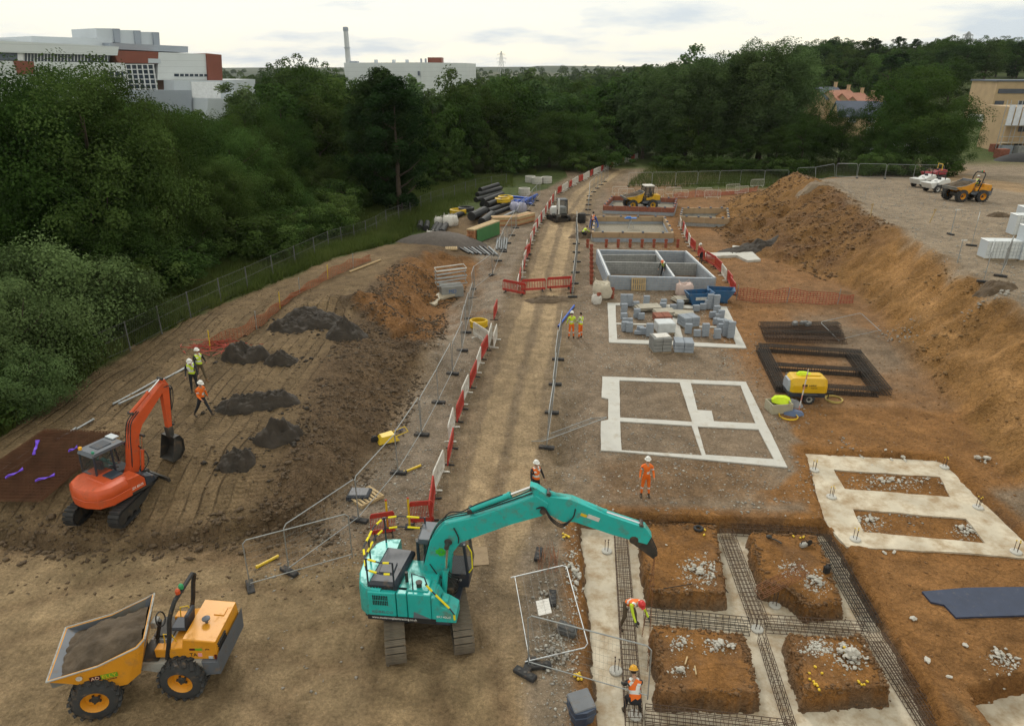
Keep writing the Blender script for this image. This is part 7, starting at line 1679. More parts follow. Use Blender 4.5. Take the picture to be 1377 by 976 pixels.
# ================================================================ PEOPLE
SKIN = pmat('skin', (.42, .25, .17), .6, var=.05); HIO = pmat('hi-vis orange', (.80, .155, .012), .7, var=.06); HIY = pmat('hi-vis lime', (.55, .72, .03), .7, var=.06); NAVY = pmat('dark trousers', (.018, .02, .026), .85, var=.2); BROWN_T = pmat('brown work trousers', (.10, .075, .045), .85, var=.2, dirt=.2); REFL = pmat('reflective tape', (.66, .67, .66), .35); BOOT = pmat('work boot', (.055, .042, .03), .8, dirt=.3); TANBOOT = pmat('tan boot', (.22, .13, .06), .8); DKTOP = pmat('dark top', (.025, .026, .03), .85, var=.15); HAIR = pmat('dark hair', (.02, .014, .01), .9); EYE = pmat('eye', (.01, .01, .01), .3); LIP = pmat('lip', (.25, .09, .07), .6); GLOVE = pmat('work glove', (.05, .05, .05), .8)
def rx(a): return Matrix.Rotation(a, 3, 'Y')
def person(label, loc, rz, top, legs, hat=None, vest=None, h=1.76, lean=0, head_pitch=0, hipL=(0, 4), hipR=(0, -4), kneeL=0, kneeR=0, armL=(0, 12), armR=(0, -12), elbL=15, elbR=15, seat=None, hands=None, boots=None, tape=True, hair=HAIR, squat=0.0):
    """local +X is forward; angles in degrees, positive = forward flexion; (flex, abduct)"""
    s = h / 1.76
    t = thing('person', label, 'person', loc, rz)
    J = {}; E = []; Rr = {}
    def add(n, p, r, par=None): J[n] = Vector(p); Rr[n] = r; (E.append((par, n)) if par else None)
    def dirv(flex, abd, down=True):
        v = Vector((0, 0, -1)); v = Matrix.Rotation(-R(flex), 3, 'Y') @ v
        return Matrix.Rotation(R(abd), 3, 'X') @ v
    spine = Matrix.Rotation(R(lean), 3, 'Y')
    pel = Vector((0, 0, 0)); add('pelvis', pel, (.155, .125))
    add('waist', pel + spine @ Vector((0, 0, .16)), (.145, .11), 'pelvis'); add('chest', pel + spine @ Vector((0, 0, .36)), (.17, .125), 'waist'); add('uchest', pel + spine @ Vector((-.005, 0, .48)), (.15, .11), 'chest')
    hp = Matrix.Rotation(R(lean * .6 + head_pitch), 3, 'Y')
    add('neck', J['uchest'] + spine @ Vector((0, 0, .09)), (.06, .06), 'uchest'); add('headb', J['neck'] + hp @ Vector((.01, 0, .08)), (.055, .06), 'neck')
    for sd, (fl, ab), kn in (('L', hipL, kneeL), ('R', hipR, kneeR)):
        y_ = .095 if sd == 'L' else -.095
        add('hip' + sd, (0, y_, -.06), (.098, .095), 'pelvis'); d = dirv(fl, ab); k = J['hip' + sd] + d * .42; add('knee' + sd, k, (.068, .066), 'hip' + sd)
        d2 = dirv(fl - kn, ab); mid = k + d2 * .16 + Vector((-.015, 0, 0)); add('calf' + sd, mid, (.062, .058), 'knee' + sd); a = k + d2 * .40; add('ank' + sd, a, (.045, .045), 'calf' + sd)
        fw = Matrix.Rotation(-R(fl - kn) * (.35 if squat else 1), 3, 'Y') @ Vector((1, 0, 0)); add('heel' + sd, a + Vector((-.02, 0, -.05)), (.045, .05), 'ank' + sd); add('toe' + sd, a + fw * .17 + Vector((0, .015 if sd == 'L' else -.015, -.06)), (.038, .05), 'heel' + sd)
    fingers = []
    for sd, (fl, ab), el in (('L', armL, elbL), ('R', armR, elbR)):
        sg = 1 if sd == 'L' else -1
        sh = J['uchest'] + spine @ Vector((0, sg * .19, -.02)); add('sho' + sd, sh, (.068, .068), 'uchest')
        d = dirv(fl, ab); e = sh + d * .29; add('elb' + sd, e, (.046, .046), 'sho' + sd); d2 = dirv(fl + el, ab * .6); w = e + d2 * .25; add('wri' + sd, w, (.031, .034), 'elb' + sd); pl = w + d2 * .07; add('palm' + sd, pl, (.036, .022), 'wri' + sd)
        side = d2.cross(Vector((0, 1, 0))).normalized(); 
        for k, (o_, ln) in enumerate(((-.027, .062), (-.009, .074), (.009, .070), (.027, .055))):
            b0 = pl + side * o_; b1 = b0 + d2 * ln * .6 + Vector((0, -sg * .004, 0)); b2 = b1 + (d2 * .7 + Vector((0, -sg * .7, 0))).normalized() * ln * .5; fingers.append((b0, b1, b2))
        b0 = w + d2 * .025 - side * .03; fingers.append((b0, b0 + (d2 - side * .9).normalized() * .038, b0 + (d2 - side * .4).normalized() * .068))
    names = list(J); me = bpy.data.meshes.new('body'); vs = [J[n] for n in names]; es = [(names.index(a), names.index(b_)) for a, b_ in E]; rad = [Rr[n] for n in names]; roots = [0]
    for f in fingers:
        o_ = len(vs); vs += list(f); es += [(o_, o_ + 1), (o_ + 1, o_ + 2)]; rad += [(.0095, .0095), (.009, .009), (.0075, .0075)]; roots.append(o_)
    me.from_pydata([v * s for v in vs], es, []); o = bpy.data.objects.new('body', me)
    m = o.modifiers.new('skin', 'SKIN'); m.use_smooth_shade = True
    sv = me.skin_vertices[0].data
    for i, r in enumerate(rad): sv[i].radius = (r[0] * s, r[1] * s); sv[i].use_root = i in roots
    m2 = o.modifiers.new('sub', 'SUBSURF'); m2.levels = 1; m2.render_levels = 1
    dg = tmp_dg(o); bm_ = bmesh.new(); em = bpy.data.meshes.new_from_object(o.evaluated_get(dg)); bm_.from_mesh(em); bpy.data.objects.remove(o); bpy.data.meshes.remove(me); bpy.data.meshes.remove(em)
    mats = [SKIN, top, legs, boots or BOOT, REFL if tape else top, hands or SKIN]
    def seg(p, a, b_):
        d = b_ - a; k = max(0, min(1, (p - a).dot(d) / (d.length_squared + 1e-9))); return (p - a - d * k).length, k
    seglist = []
    for a, b_ in E: seglist.append((J[a] * s, J[b_] * s, a, b_))
    for f in bm_.faces:
        c = f.calc_center_median(); best = min(((seg(c, A, B), a, b_) for A, B, a, b_ in seglist), key=lambda q: q[0][0]); (dd, k), a, b_ = best
        f.smooth = True; mi = 0
        if b_.startswith(('waist', 'chest', 'uchest', 'sho', 'elb')): mi = 1
        elif b_.startswith('wri'): mi = 1 if k < .85 else 5
        elif b_.startswith('palm'): mi = 5
        elif b_.startswith(('hip', 'knee', 'calf')): mi = 2
        elif b_.startswith('ank'): mi = 2 if k < .75 else 3
        elif b_.startswith(('heel', 'toe')): mi = 3
        if tape and mi == 1 and b_.startswith('elb') and .45 < k < .62: mi = 4
        if tape and mi == 1 and b_ == 'chest' and .0 < k < .25: mi = 4
        if legs in (HIO, HIY) and b_.startswith('calf') and .3 < k < .8: mi = 4
        for fg in fingers:
            if (c - fg[1] * s).length < .03 * s: mi = 5
        f.material_index = mi
    # head with face
    hc = (J['headb'] + hp @ Vector((.012, 0, .075))) * s; HM4 = Matrix.Translation(hc) @ hp.to_4x4()
    g0 = len(bm_.verts); n_, k_ = 14, 10; grid = []
    for i in range(k_ + 1):
        a = math.pi * i / k_; row = []
        for j in range(n_):
            q = 2 * math.pi * j / n_; x_, y_, z_ = .098 * math.sin(a) * math.cos(q), .076 * math.sin(a) * math.sin(q), .118 * math.cos(a)
            if z_ < -.03: x_ *= 1 - .25 * (-z_ - .03) / .09 if x_ < 0 else 1.0; y_ *= 1 - .3 * (-z_ - .03) / .09
            if j == 0 and abs(z_ + .012) < .03: x_ += .022
            row.append(bm_.verts.new(HM4 @ (Vector((x_, y_, z_)) * s)))
        grid.append(row)
    mats += [EYE, LIP, hair]
    for i in range(k_):
        for j in range(n_):
            j2 = (j + 1) % n_; vs_ = [grid[i][j], grid[i + 1][j], grid[i + 1][j2], grid[i][j2]]
            f = bm_.faces.new(vs_); f.smooth = True; q = (j + .5) / n_ * 2 * math.pi; z_ = math.cos(math.pi * (i + .5) / k_)
            f.material_index = 8 if (z_ > .55 or (z_ > -.25 and math.cos(q) < .1)) else 0
    def blob(c, r, mi):
        vs_ = []
        for dx, dy, dz in ((1, 0, 0), (-1, 0, 0), (0, 1, 0), (0, -1, 0), (0, 0, 1), (0, 0, -1)): vs_.append(bm_.verts.new(HM4 @ (Vector((c[0] + dx * r[0], c[1] + dy * r[1], c[2] + dz * r[2])) * s)))
        for a, b_, c2 in ((0, 2, 4), (2, 1, 4), (1, 3, 4), (3, 0, 4), (2, 0, 5), (1, 2, 5), (3, 1, 5), (0, 3, 5)): f = bm_.faces.new((vs_[a], vs_[b_], vs_[c2])); f.material_index = mi; f.smooth = True
    for y_ in (-.03, .03): blob((.085, y_, .01), (.012, .011, .008), 6)
    blob((.092, 0, -.055), (.01, .022, .007), 7)
    for y_ in (-.078, .078): blob((-.005, y_, -.005), (.02, .012, .032), 0)
    bmesh.ops.delete(bm_, geom=[v for v in bm_.verts if not v.link_faces], context='VERTS')
    low = min(v.co.z for v in bm_.verts) if not seat else 0
    for v in bm_.verts: v.co.z -= low
    if seat: 
        for v in bm_.verts: v.co += Vector(seat)
    bme = bpy.data.meshes.new('body'); bm_.to_mesh(bme)
    for mm in mats: bme.materials.append(mm)
    link(bpy.data.objects.new('body', bme), t); off3 = Vector(seat) if seat else Vector((0, 0, -low))
    if vest:
        bm2 = bmesh.new(); bm2.from_mesh(bme); bm2.normal_update()
        up = spine @ Vector((0, 0, 1)); c0 = off3.copy()
        def keep(f):
            c = f.calc_center_median() - c0
            if f.material_index not in (1, 4): return False
            best = min(((seg(c, A, B), a, b_) for A, B, a, b_ in seglist), key=lambda q: q[0][0]); return best[2] in ('waist', 'chest', 'uchest') or (best[2].startswith('sho') and best[0][1] < .8)
        kill = [f for f in bm2.faces if not keep(f)]; bmesh.ops.delete(bm2, geom=kill, context='FACES')
        nv = {v: v.co + v.normal * .014 * s for v in bm2.verts}
        for v, q in nv.items(): v.co = q
        for f in bm2.faces:
            h_ = (f.calc_center_median() - c0).dot(up) / s; yy = abs((f.calc_center_median()).y) / s
            f.material_index = 1 if (.20 < h_ < .27 or (h_ > .30 and .07 < yy < .125)) else 0
        vme = bpy.data.meshes.new('vest'); bm2.to_mesh(vme); bm2.free(); vme.materials.append(vest); vme.materials.append(REFL); link(bpy.data.objects.new('vest', vme), t)
    bm_.free()
    if hat:
        b = MB(); b.at(Matrix.Translation(off3) @ HM4 @ Matrix.Scale(s, 4)); b.lathe([(.132, .052), (.132, .062), (.112, .07), (.108, .10), (.09, .14), (.055, .165), (.0, .172)], n=18); b.prism([(.08, .05), (.165, .048), (.165, .058), (.08, .07)], -.07, .07); b.box((0, 0, .165), (.15, .03, .025), ch=.008)
        b.build('hard_hat', hat, t, smooth=True)
    return t
WHAT = pmat('white hard hat', (.74, .74, .72), .35); RHAT = pmat('red hard hat', (.60, .03, .03), .35); YHAT = pmat('amber hard hat', (.72, .36, .02), .35); OHAT = pmat('orange hard hat', (.75, .18, .06), .35); BHAT = pmat('black beanie', (.015, .015, .017), .9)
def gp(u, v_, z=None): return onp(u, v_) if z is None else Vector((*G(u, v_, z), z))
person('man in orange jacket and orange trousers with white hard hat facing the trench', gp(867, 667), R(-95), HIO, HIO, WHAT, armL=(12, 14), armR=(12, -14), elbL=40, elbR=35)
person('man in orange vest and dark clothes standing behind the teal boom', gp(720, 672), R(-60), DKTOP, NAVY, WHAT, HIO, armL=(5, 22), armR=(15, -12), hipL=(8, 4), hipR=(-8, -4), tape=False)
person('man in lime jacket and orange trousers with white hard hat by the road edge', gp(768, 455), R(95), HIY, HIO, WHAT, None, armL=(10, 14), armR=(20, -12), elbR=50)
person('man in lime vest without helmet beside the man in the lime jacket', gp(780, 455), R(140), pmat('pale shirt', (.35, .40, .20), .8), HIO, None, HIY, h=1.72, armL=(25, 12), elbL=60, armR=(8, -12), hair=HAIR)
person('man in dark jacket and lime vest farthest along the tape end of the verge', gp(272, 514), R(-35), DKTOP, BROWN_T, WHAT, HIY, hipL=(14, 4), hipR=(-14, -4), kneeR=12, armL=(-12, 30), armR=(15, -10), boots=TANBOOT, tape=False)
person('man in lime vest looking down, half behind the orange arm', gp(263, 527), R(-70), DKTOP, NAVY, WHAT, HIY, lean=8, head_pitch=22, armL=(12, 14), armR=(12, -12), tape=False)
person('man in orange jacket and black trousers striding on the clay field', gp(275, 560), R(-25), HIO, NAVY, WHAT, None, hipL=(24, 6), hipR=(-20, -8), kneeL=4, kneeR=12, armL=(-8, 20), armR=(18, -14), elbR=45, lean=6, head_pitch=15)
pz = FLOOR + .06
person('worker with red hard hat and lime jacket bending astride the rebar cage', Vector((*G(842, 838, pz), pz)), R(-62), HIY, BROWN_T, RHAT, HIO, lean=62, head_pitch=8, hipL=(22, 16), hipR=(22, -16), kneeL=30, kneeR=30, armL=(38, 10), armR=(38, -10), elbL=8, elbR=8, hands=GLOVE, tape=False)
person('worker with amber hard hat and orange vest crouching over the near cage end', Vector((*G(852, 966, pz), pz)), R(92), DKTOP, NAVY, YHAT, HIO, lean=38, head_pitch=6, hipL=(62, 14), hipR=(62, -14), kneeL=88, kneeR=88, armL=(30, 10), armR=(30, -10), elbL=20, elbR=20, hands=GLOVE, tape=False, squat=1.0)
person('bricklayer with orange hard hat bending inside the blockwork house', Vector((*G(892, 371, .3), on(*G(892, 371, .3)) + .2)), R(-120), DKTOP, NAVY, OHAT, HIY, lean=55, head_pitch=5, armL=(30, 8), armR=(30, -8), hipL=(5, 8), hipR=(5, -8), tape=False)
person('man in orange vest standing beside the blue pipes at the boarded plinth', gp(797, 308), R(80), DKTOP, NAVY, BHAT, HIO, armL=(15, 12), armR=(15, -12), tape=False)
person('crouching man in lime jacket by the black drum near the boarded plinth', gp(783, 320), R(20), HIY, NAVY, None, None, lean=45, hipL=(80, 10), hipR=(80, -10), kneeL=115, kneeR=115, armL=(50, 8), armR=(50, -8), squat=1.0)
person('man in red and dark clothes behind the right wall of the blockwork house', gp(942, 354), R(200), pmat('red check top', (.38, .06, .05), .8), NAVY, WHAT, None, lean=15, armL=(20, 8), armR=(20, -8), tape=False)
def seated(label, root, seatpos, rz, **kw):
    M_ = Matrix.Translation(root.location) @ Matrix.Rotation(root.rotation_euler.z, 4, 'Z'); q = M_ @ Vector(seatpos)
    return person(label, q, root.rotation_euler.z + rz, seat=(0, 0, .12), hipL=(82, 8), hipR=(82, -8), kneeL=75, kneeR=75, armL=(35, 8), armR=(35, -8), elbL=40, elbR=40, lean=-6, **kw)
seated('driver in lime vest and white helmet on the plateau dumper', dp, (.22, 0, 1.62), 0, top=DKTOP, legs=NAVY, hat=WHAT, vest=HIY, tape=False)
seated('driver in a teal shirt inside the orange excavator cab', eo, (.26, .56, 1.28), 0, top=MOSS, legs=NAVY, tape=False)
# ================================================================ STORE, SMALL THINGS, SCATTER
PIPEB = pmat('black twin wall pipe', (.022, .023, .026), .55, var=.2); PIPEG = pmat('grey duct', (.22, .24, .26), .55); BLUEP = pmat('blue water pipe', (.02, .09, .45), .5)
def pipe(a, c_, r, m, label, group, z=0.0, rib=False, name='drain_pipe', zz=None):
    A = onp(*a); B = onp(*c_); A.z += r + z; B.z += r + z; d = B - A; b = MB()
    if rib:
        k = max(6, int(d.length / .16)); P = [d * (i / k) for i in range(k + 1)]; b.tube(P, [r if i % 2 else r * .93 for i in range(k + 1)], 10)
    else: b.tube([d * 0, d], r, 10)
    u = d.normalized(); b.tube([-u * .02, u * .14], r * 1.12, 10)
    b.mat(1); b.tube([-u * .022, -u * .021], r * .86, 10)  # black disc paints the shade inside the open pipe mouth
    tag(b.build(name, [m, BLACK], loc=A, smooth=True), label, 'pipe', group)
for i, (a, c_, r, z) in enumerate((((648, 278), (672, 268), .3, 0), ((652, 283), (680, 272), .3, 0), ((656, 287), (688, 276), .3, 0), ((650, 279), (676, 269), .3, .5), ((655, 284), (684, 273), .3, .5), ((664, 290), (694, 279), .25, 0), ((640, 272), (674, 262), .3, 0), ((642, 270), (674, 261), .3, .5), ((646, 268), (670, 260), .3, .9))):
    pipe(a, c_, r, PIPEB, 'ribbed black drain pipe in the pile of the pipe store', 'black pipes in the store', z, True)
for i, (a, c_, r) in enumerate((((634, 300), (652, 291), .45), ((648, 304), (662, 293), .42), ((647, 313), (662, 308), .32), ((636, 296), (648, 288), .42))): pipe(a, c_, r, PIPEB, 'large black pipe section at the near end of the pipe store', 'large black pipe sections', 0 if i else .3, True)
for i, (a, c_) in enumerate((((581, 317), (588, 305)), ((585, 318), (593, 306)), ((594, 316), (600, 306)), ((564, 310), (566, 303)), ((573, 311), (575, 303)), ((606, 296), (622, 290)))): pipe(a, c_, .3, PIPEB, 'short black pipe left of the gravel mound', 'short black pipes')
for i, (a, c_, z) in enumerate((((684, 272), (716, 276), 0), ((684, 270), (718, 273), 0), ((686, 268), (718, 271), .2), ((692, 277), (720, 270), .35), ((696, 281), (720, 267), .15), ((700, 280), (722, 268), .45))): pipe(a, c_, .16, BLUEP, 'long blue water pipe in the bundle at the road side of the store', 'blue pipes', z)
for i in range(6): pipe((667 + i * 3.4, 297 - i * 1.6), (690 + i * 2.6, 287 - i * 1.4), .11, PIPEG, 'pale grey duct lying in front of the black pipe pile', 'grey ducts', .02)
for i in range(8): pipe((612 + i * 6.5, 331 + i * .4), (631 + i * 5.5, 342 + i * .4), .10, PIPEG if i % 2 else PIPEB, 'duct length laid out on the ground before the timber stack', 'laid out ducts')
for i in range(5): pipe((668 + i * 3, 337), (669 + i * 3.2, 322), .09, PIPEG, 'grey duct in the pack standing by the fence of the store', 'packed ducts', .1 * (i % 2))
pipe((751, 441), (772, 413), .07, BLUEP, 'blue pipe running across the road edge beside the two men', 'road edge pipe', .05)
for u, v_, m, lb in ((680, 276, YH, 'yellow hose coil on the black pipe pile'), (676, 279, YH, 'second yellow hose coil beside the one on the pipe pile'), (616, 289, YH, 'yellow hose coil left in the grass'), (627, 286, PIPEB, 'black pipe coil left in the grass behind the yellow one')):
    coil(u, v_, .9, 4, .12, m, lb, z=.6 if u > 650 else .1, rings_h=.1)
for u, v_, s, lb in ((603, 304, 1.3, 'white bulk bag left of the timber stack'), (609, 303, 1.2, 'second white bulk bag touching the one by the timber stack'), (579, 322, .9, 'small white bag at the edge of the gravel mound'), (590, 302, .9, 'white bag lying behind the short black pipes'), (692, 283, 1.1, 'pale lilac bag in front of the blue pipes'), (701, 285, 1.2, 'second pale lilac bag in front of the blue pipes')): bag(u, v_, lb, s, pmat('lilac bag', (.42, .42, .55), .8, bump=.02, bscale=8) if 'lilac' in lb else WHTP)
p = onp(633, 328); t = thing('timber_stack', 'long stack of orange brown timber with a green sheet on its side', 'timber', p, R(62)); TIMO = pmat('orange timber', (.42, .19, .09), .85, var=.2, scale=4)
for k in range(9):
    for j in range(3): b = MB(); b.box((2.6 + rnd.uniform(-.1, .1), -.35 + j * .3, .2 + k * .15), (5.2, .27, .13)); b.build('plank', TIMO if k != 8 else TIM, t)
b = MB(); b.box((2.5, -.62, .75), (4.6, .04, 1.3)); b.build('sheet', pmat('green sheet', (.045, .16, .05), .7, dirt=.1), t)
for k, (u, v_, rz, lb) in enumerate(((680, 303, .15, 'timber pack standing right of the large black pipe sections'), (703, 300, .9, 'timber pack leaning by the fence of the store'))):
    p = onp(u, v_); t = thing('timber_pack', lb, 'timber', p, rz)
    for i in range(6):
        for j in range(4): b = MB(); b.box((rnd.uniform(-.08, .08), -.45 + j * .3, .12 + i * .16), (3.0, .27, .14)); b.build('plank', TIM if (i + j) % 3 else TIMO, t)
for u, v_, rz, lb in ((557, 324, .3, 'weathered pallet in the grass at the end of the gravel mound'), (607, 335, .1, 'broken pallet lying in front of the gravel mound'), (492, 670, .8, 'pallet with a black cover lying at the foot of the clay bank')): pallet(onp(u, v_), (0, 0, rz), lb)
p = onp(483, 668); b = MB(); b.loft([[(x_ * s, y_ * s, z) for x_, y_ in ((-.45, -.35), (.45, -.35), (.5, .3), (-.4, .35))] for z, s in ((0, 1), (.2, .98), (.28, .8))]); tag(b.build('plastic_cover', HOOD, loc=p, smooth=True), 'black plastic cover beside the pallet at the foot of the clay bank', 'cover')
p = onp(521, 594); t = thing('barrow', 'yellow upturned wheelbarrow lying on the cracked clay bank', 'wheelbarrow', p, R(30)); b = MB(); b.loft([[(-.5, -.3, .1), (.5, -.34, .1), (.5, .34, .1), (-.5, .3, .1)], [(-.3, -.2, .4), (.3, -.22, .42), (.3, .22, .42), (-.3, .2, .4)]]); b.build('tray', YELP, t)
b = MB(); b.tube([(.3, -.25, .3), (.95, -.25, .42), (.98, .25, .42), (.3, .25, .3)], .03, 6); b.build('handle', YELP, t); b = MB(); b.lathe([(.05, -.05), (.18, -.04), (.18, .04), (.05, .05)], (-.6, 0, .3), (0, 1, 0), 12); b.build('wheel', BLACK, t)
b = MB(); d = onp(542, 580) - onp(532, 580); b.tube([(0, 0, .08), (d.x, d.y, .15)], .05, 6); tag(b.build('blue_offcut', BLUEP, loc=onp(532, 580)), 'short blue pipe offcut next to the yellow wheelbarrow', 'pipe')
for i, (a, c_, lb) in enumerate((((345, 765), (375, 750), 'yellow sleeve lying by the near corner fence panel'), ((543, 637), (566, 628), 'yellow sleeve on the stones inside the bank fence'), ((470, 367), (512, 351), 'long yellow pole on the grass edge of the far field'))):
    A = onp(*a); d = onp(*c_) - A; b = MB(); b.tube([(0, 0, .08), (d.x, d.y, d.z + .1)], .055 if i < 2 else .07, 8); u = d.normalized(); b.tube([(0, 0, .08), (u.x * .08, u.y * .08, .08)], .07, 8); tag(b.build('yellow_sleeve', YELP if i < 2 else TIM, loc=A), lb if i < 2 else 'long pale timber pole on the grass edge of the far field', 'sleeve' if i < 2 else 'pole')
# steel props by the pit
p = onp(607, 397); t = thing('trench_box', 'stack of grey steel trench frames marked MD in the dug pit', 'trench frame', p, R(15))
b = MB(); b.box((0, 0, .45), (1.8, 1.3, .9), ch=.04); bx_ = b.build('block', BLKD, t); text_part('MD', .42, Matrix.Translation((0, -.66, .5)) @ Matrix.Rotation(R(90), 4, 'X'), pmat('blue letters', (.03, .12, .35), .6), bx_)
for k in range(5):
    for s in (0, 1): b = MB(); z = 1.0 + k * .3; b.tube([(-1.2, -.6, z), (1.2, -.6 + .3 * (k % 2), z + .12), (1.2, .7, z + .12), (-1.2, .6, z)], .05, 6, closed=True)
    b.build('frame', GALV if k != 4 else WHTP, t)
# trench side things
p = onp(781, 965); t = thing('water_butt', 'blue grey plastic bin with a tilted lid at the near end of the trench', 'bin', p, R(20)); BB = pmat('blue grey plastic', (.035, .055, .10), .5, dirt=.15)
b = MB(); b.loft([[(x_ * s, y_ * s, z) for x_, y_ in ((-.3, -.28), (0, -.34), (.3, -.28), (.34, 0), (.3, .28), (0, .34), (-.3, .28), (-.34, 0))] for z, s in ((0, .82), (.3, .95), (.32, 1.02), (.36, 1.02), (.38, .97), (.55, 1.0))]); b.build('tub', BB, t)
b = MB(); b.box((0, .02, .62), (.62, .56, .06), Matrix.Rotation(R(14), 3, 'X'), ch=.03); b.build('lid', pmat('grey lid', (.17, .18, .20), .6, dirt=.2), t)
p = onp(762, 850); b = MB(); b.box((0, 0, .12), (.62, .42, .22), Matrix.Rotation(R(12), 3, 'Y'), ch=.05); b.box((0, 0, .25), (.5, .32, .05), Matrix.Rotation(R(12), 3, 'Y'), ch=.02); o = b.build('rubber_slab', pmat('grey rubber', (.07, .072, .075), .8, dirt=.25), loc=p, rz=R(-18)); tag(o, 'grey rubber slab on the rubble beside the crossing fence panel', 'slab')
for i, (u, v_, rz, lb) in enumerate(((724, 747, 1.4, 'black rubber fence foot beside the pile of starter bars'), (743, 806, 1.5, 'black rubber fence foot standing at the lying fence panel'), (706, 908, -.6, 'black rubber fence foot under the corner of the crossing panel'), (725, 897, .1, 'second rubber fence foot at the corner of the crossing panel'))):
    p = onp(u, v_); t = thing('rubber_weight', lb, 'rubber block', p, rz); b = MB(); b.box((0, 0, .07), (.7, .24, .13), ch=.02); b.build('block', RUBB, t)
    for k in (-.2, 0, .2): b = MB(); b.lathe([(.05, .13), (.05, .145), (.03, .145)], (k, 0, 0), n=10); b.build('socket', DSTEEL, t)
b = MB(); g_ = random.Random(4)
for i in range(34):
    a = Vector((g_.uniform(-.35, .35), g_.uniform(-.5, .4), .02 + g_.random() * .12)); d = Vector((g_.uniform(-.12, .2), g_.uniform(.5, .9), g_.uniform(.02, .2))); b.tube([a, a + d * .6, a + d], .008, 4)
tag(b.build('starter_bars', REBAR3, loc=onp(736, 762)), 'pile of rusty starter bars between haul road and trench', 'rebar', kind=None)
for i, (u, v_, c_) in enumerate(((776, 911, YELP), (761, 722, YELP), (1137, 877, YELP))):
    p = onp(u, v_); b = MB()
    for k in range(9): b.ell((rnd.uniform(-.12, .12), rnd.uniform(-.12, .12), .05 + rnd.random() * .05), (.05, .05, .04), 6, 4)
    tag(b.build('rebar_marker', YELP, loc=p, smooth=True), ['cluster of yellow rebar caps on the stones by the trench', 'few yellow rebar caps on the trench lip below the boom', 'yellow rebar caps beside the tallest stone heap'][i], 'rebar caps')
for i, (pts, lb) in enumerate((([(1090, 914), (1096, 918), (1099, 922), (1094, 920), (1102, 928), (1089, 905), (1105, 906), (1096, 898)], 'scattered yellow rebar caps on the lower right soil block'), ([(1068, 722), (1075, 724), (1080, 723)], 'row of yellow rebar caps on the upper right soil block'), ([(1155, 918), (1160, 921), (1165, 918)], 'yellow rebar caps right of the scattered ones'), ([(946, 720), (947, 713)], 'two yellow rebar caps by the tyre on the upper left soil block'))):
    P = [onp(*q) for q in pts]; b = MB()
    for q in P:
        for k in range(2): b.ell((q.x - P[0].x + rnd.uniform(-.04, .04), q.y - P[0].y + rnd.uniform(-.04, .04), q.z - P[0].z + .04), (.04, .04, .035), 6, 4)
    tag(b.build('rebar_marker', YELP, loc=P[0], smooth=True), lb, 'rebar caps')
# pile heads: round pads with starter bars
for i, (u, v_, z) in enumerate(((816, 741, FLOOR), (828, 902, FLOOR), (1042, 814, FLOOR), (1018, 846, FLOOR), (1095, 632, FLOOR), (1118, 668, FLOOR), (1270, 628, FLOOR), (1315, 682, FLOOR), (1150, 725, FLOOR), (1366, 742, FLOOR), (854, 962, FLOOR))):
    if u > 1090 and v_ < 760: z = -.25
    q = G(u, v_, z + .06); t = thing('pile_head', 'round concrete pile head with starter bars poking from the blinding', 'pile head', (*q, z + .045), rnd.random() * 6, 'pile heads')
    b = MB(); b.lathe([(.20, 0), (.20, .05), (.17, .07), (.0, .07)], n=16); b.build('pad', CONC2, t)
    for k in range(3): b = MB(); b.cyl((.07 * math.cos(k * 2.1), .07 * math.sin(k * 2.1), 0), (.08 * math.cos(k * 2.1), .08 * math.sin(k * 2.1), .48), .011, n=5); b.build('bar', REBAR, t); b = MB(); b.ell((.08 * math.cos(k * 2.1), .08 * math.sin(k * 2.1), .49), (.03, .03, .025), 6, 4); b.build('cap', YELP if u > 1090 else REBAR, t)
# blue sheet on lower ground right
zs_ = -.22
P = [G(*q, zs_ + .08) for q in ((1240, 794), (1300, 789), (1377, 788), (1440, 790), (1440, 826), (1377, 826), (1286, 829), (1270, 812), (1252, 808))]
bmx = fill_poly(P, [], zs_ + .02, zs_ + .09, .01, .5); o = bm_obj('blue_board', bmx, pmat('dark blue sheet', (.032, .045, .085), .55, var=.15, scale=3, dirt=.12, dirtcol=(.15, .14, .13))); tag(o, 'large dark blue sheet lying flat on orange ground right of the trenches', 'sheet')
o.location.z = on(*G(1300, 808, zs_)) - zs_ - .03
p = onp(1111, 770); t = thing('canister', 'black canister standing on the upper right soil block', 'canister', p, .2); b = MB(); b.box((0, 0, .15), (.22, .16, .3), ch=.03); b.build('body', BLACK, t); b = MB(); b.tube([(-.07, 0, .3), (-.07, 0, .37), (.05, 0, .37), (.05, 0, .3)], .015, 5); b.build('handle', BLACK, t); b = MB(); b.cyl((.08, 0, .3), (.08, 0, .36), .03, n=8); b.build('cap', BLACK, t)
p = onp(939, 712); b = MB(); b.tube([(.14 * math.cos(a), .14 * math.sin(a), .06) for a in [i * math.pi / 8 for i in range(16)]], .055, 8, closed=True); tag(b.build('small_tyre', BLACK, loc=p, smooth=True), 'small black tyre at the back of the upper left soil block', 'tyre')
p = onp(1080, 735); t = thing('cut_saw', 'grey cut-off saw lying on the upper right soil block', 'saw', p, .3); b = MB(); b.box((0, 0, .09), (.28, .16, .16), ch=.03); b.build('engine', LGREY, t); b = MB(); b.lathe([(.13, -.008), (.13, .008)], (.25, 0, .12), (0, 1, 0), 16); b.build('blade', DSTEEL, t); b = MB(); b.tube([(-.12, 0, .16), (-.1, 0, .26), (.1, 0, .26), (.14, 0, .14)], .018, 6); b.build('handle', BLACK, t)
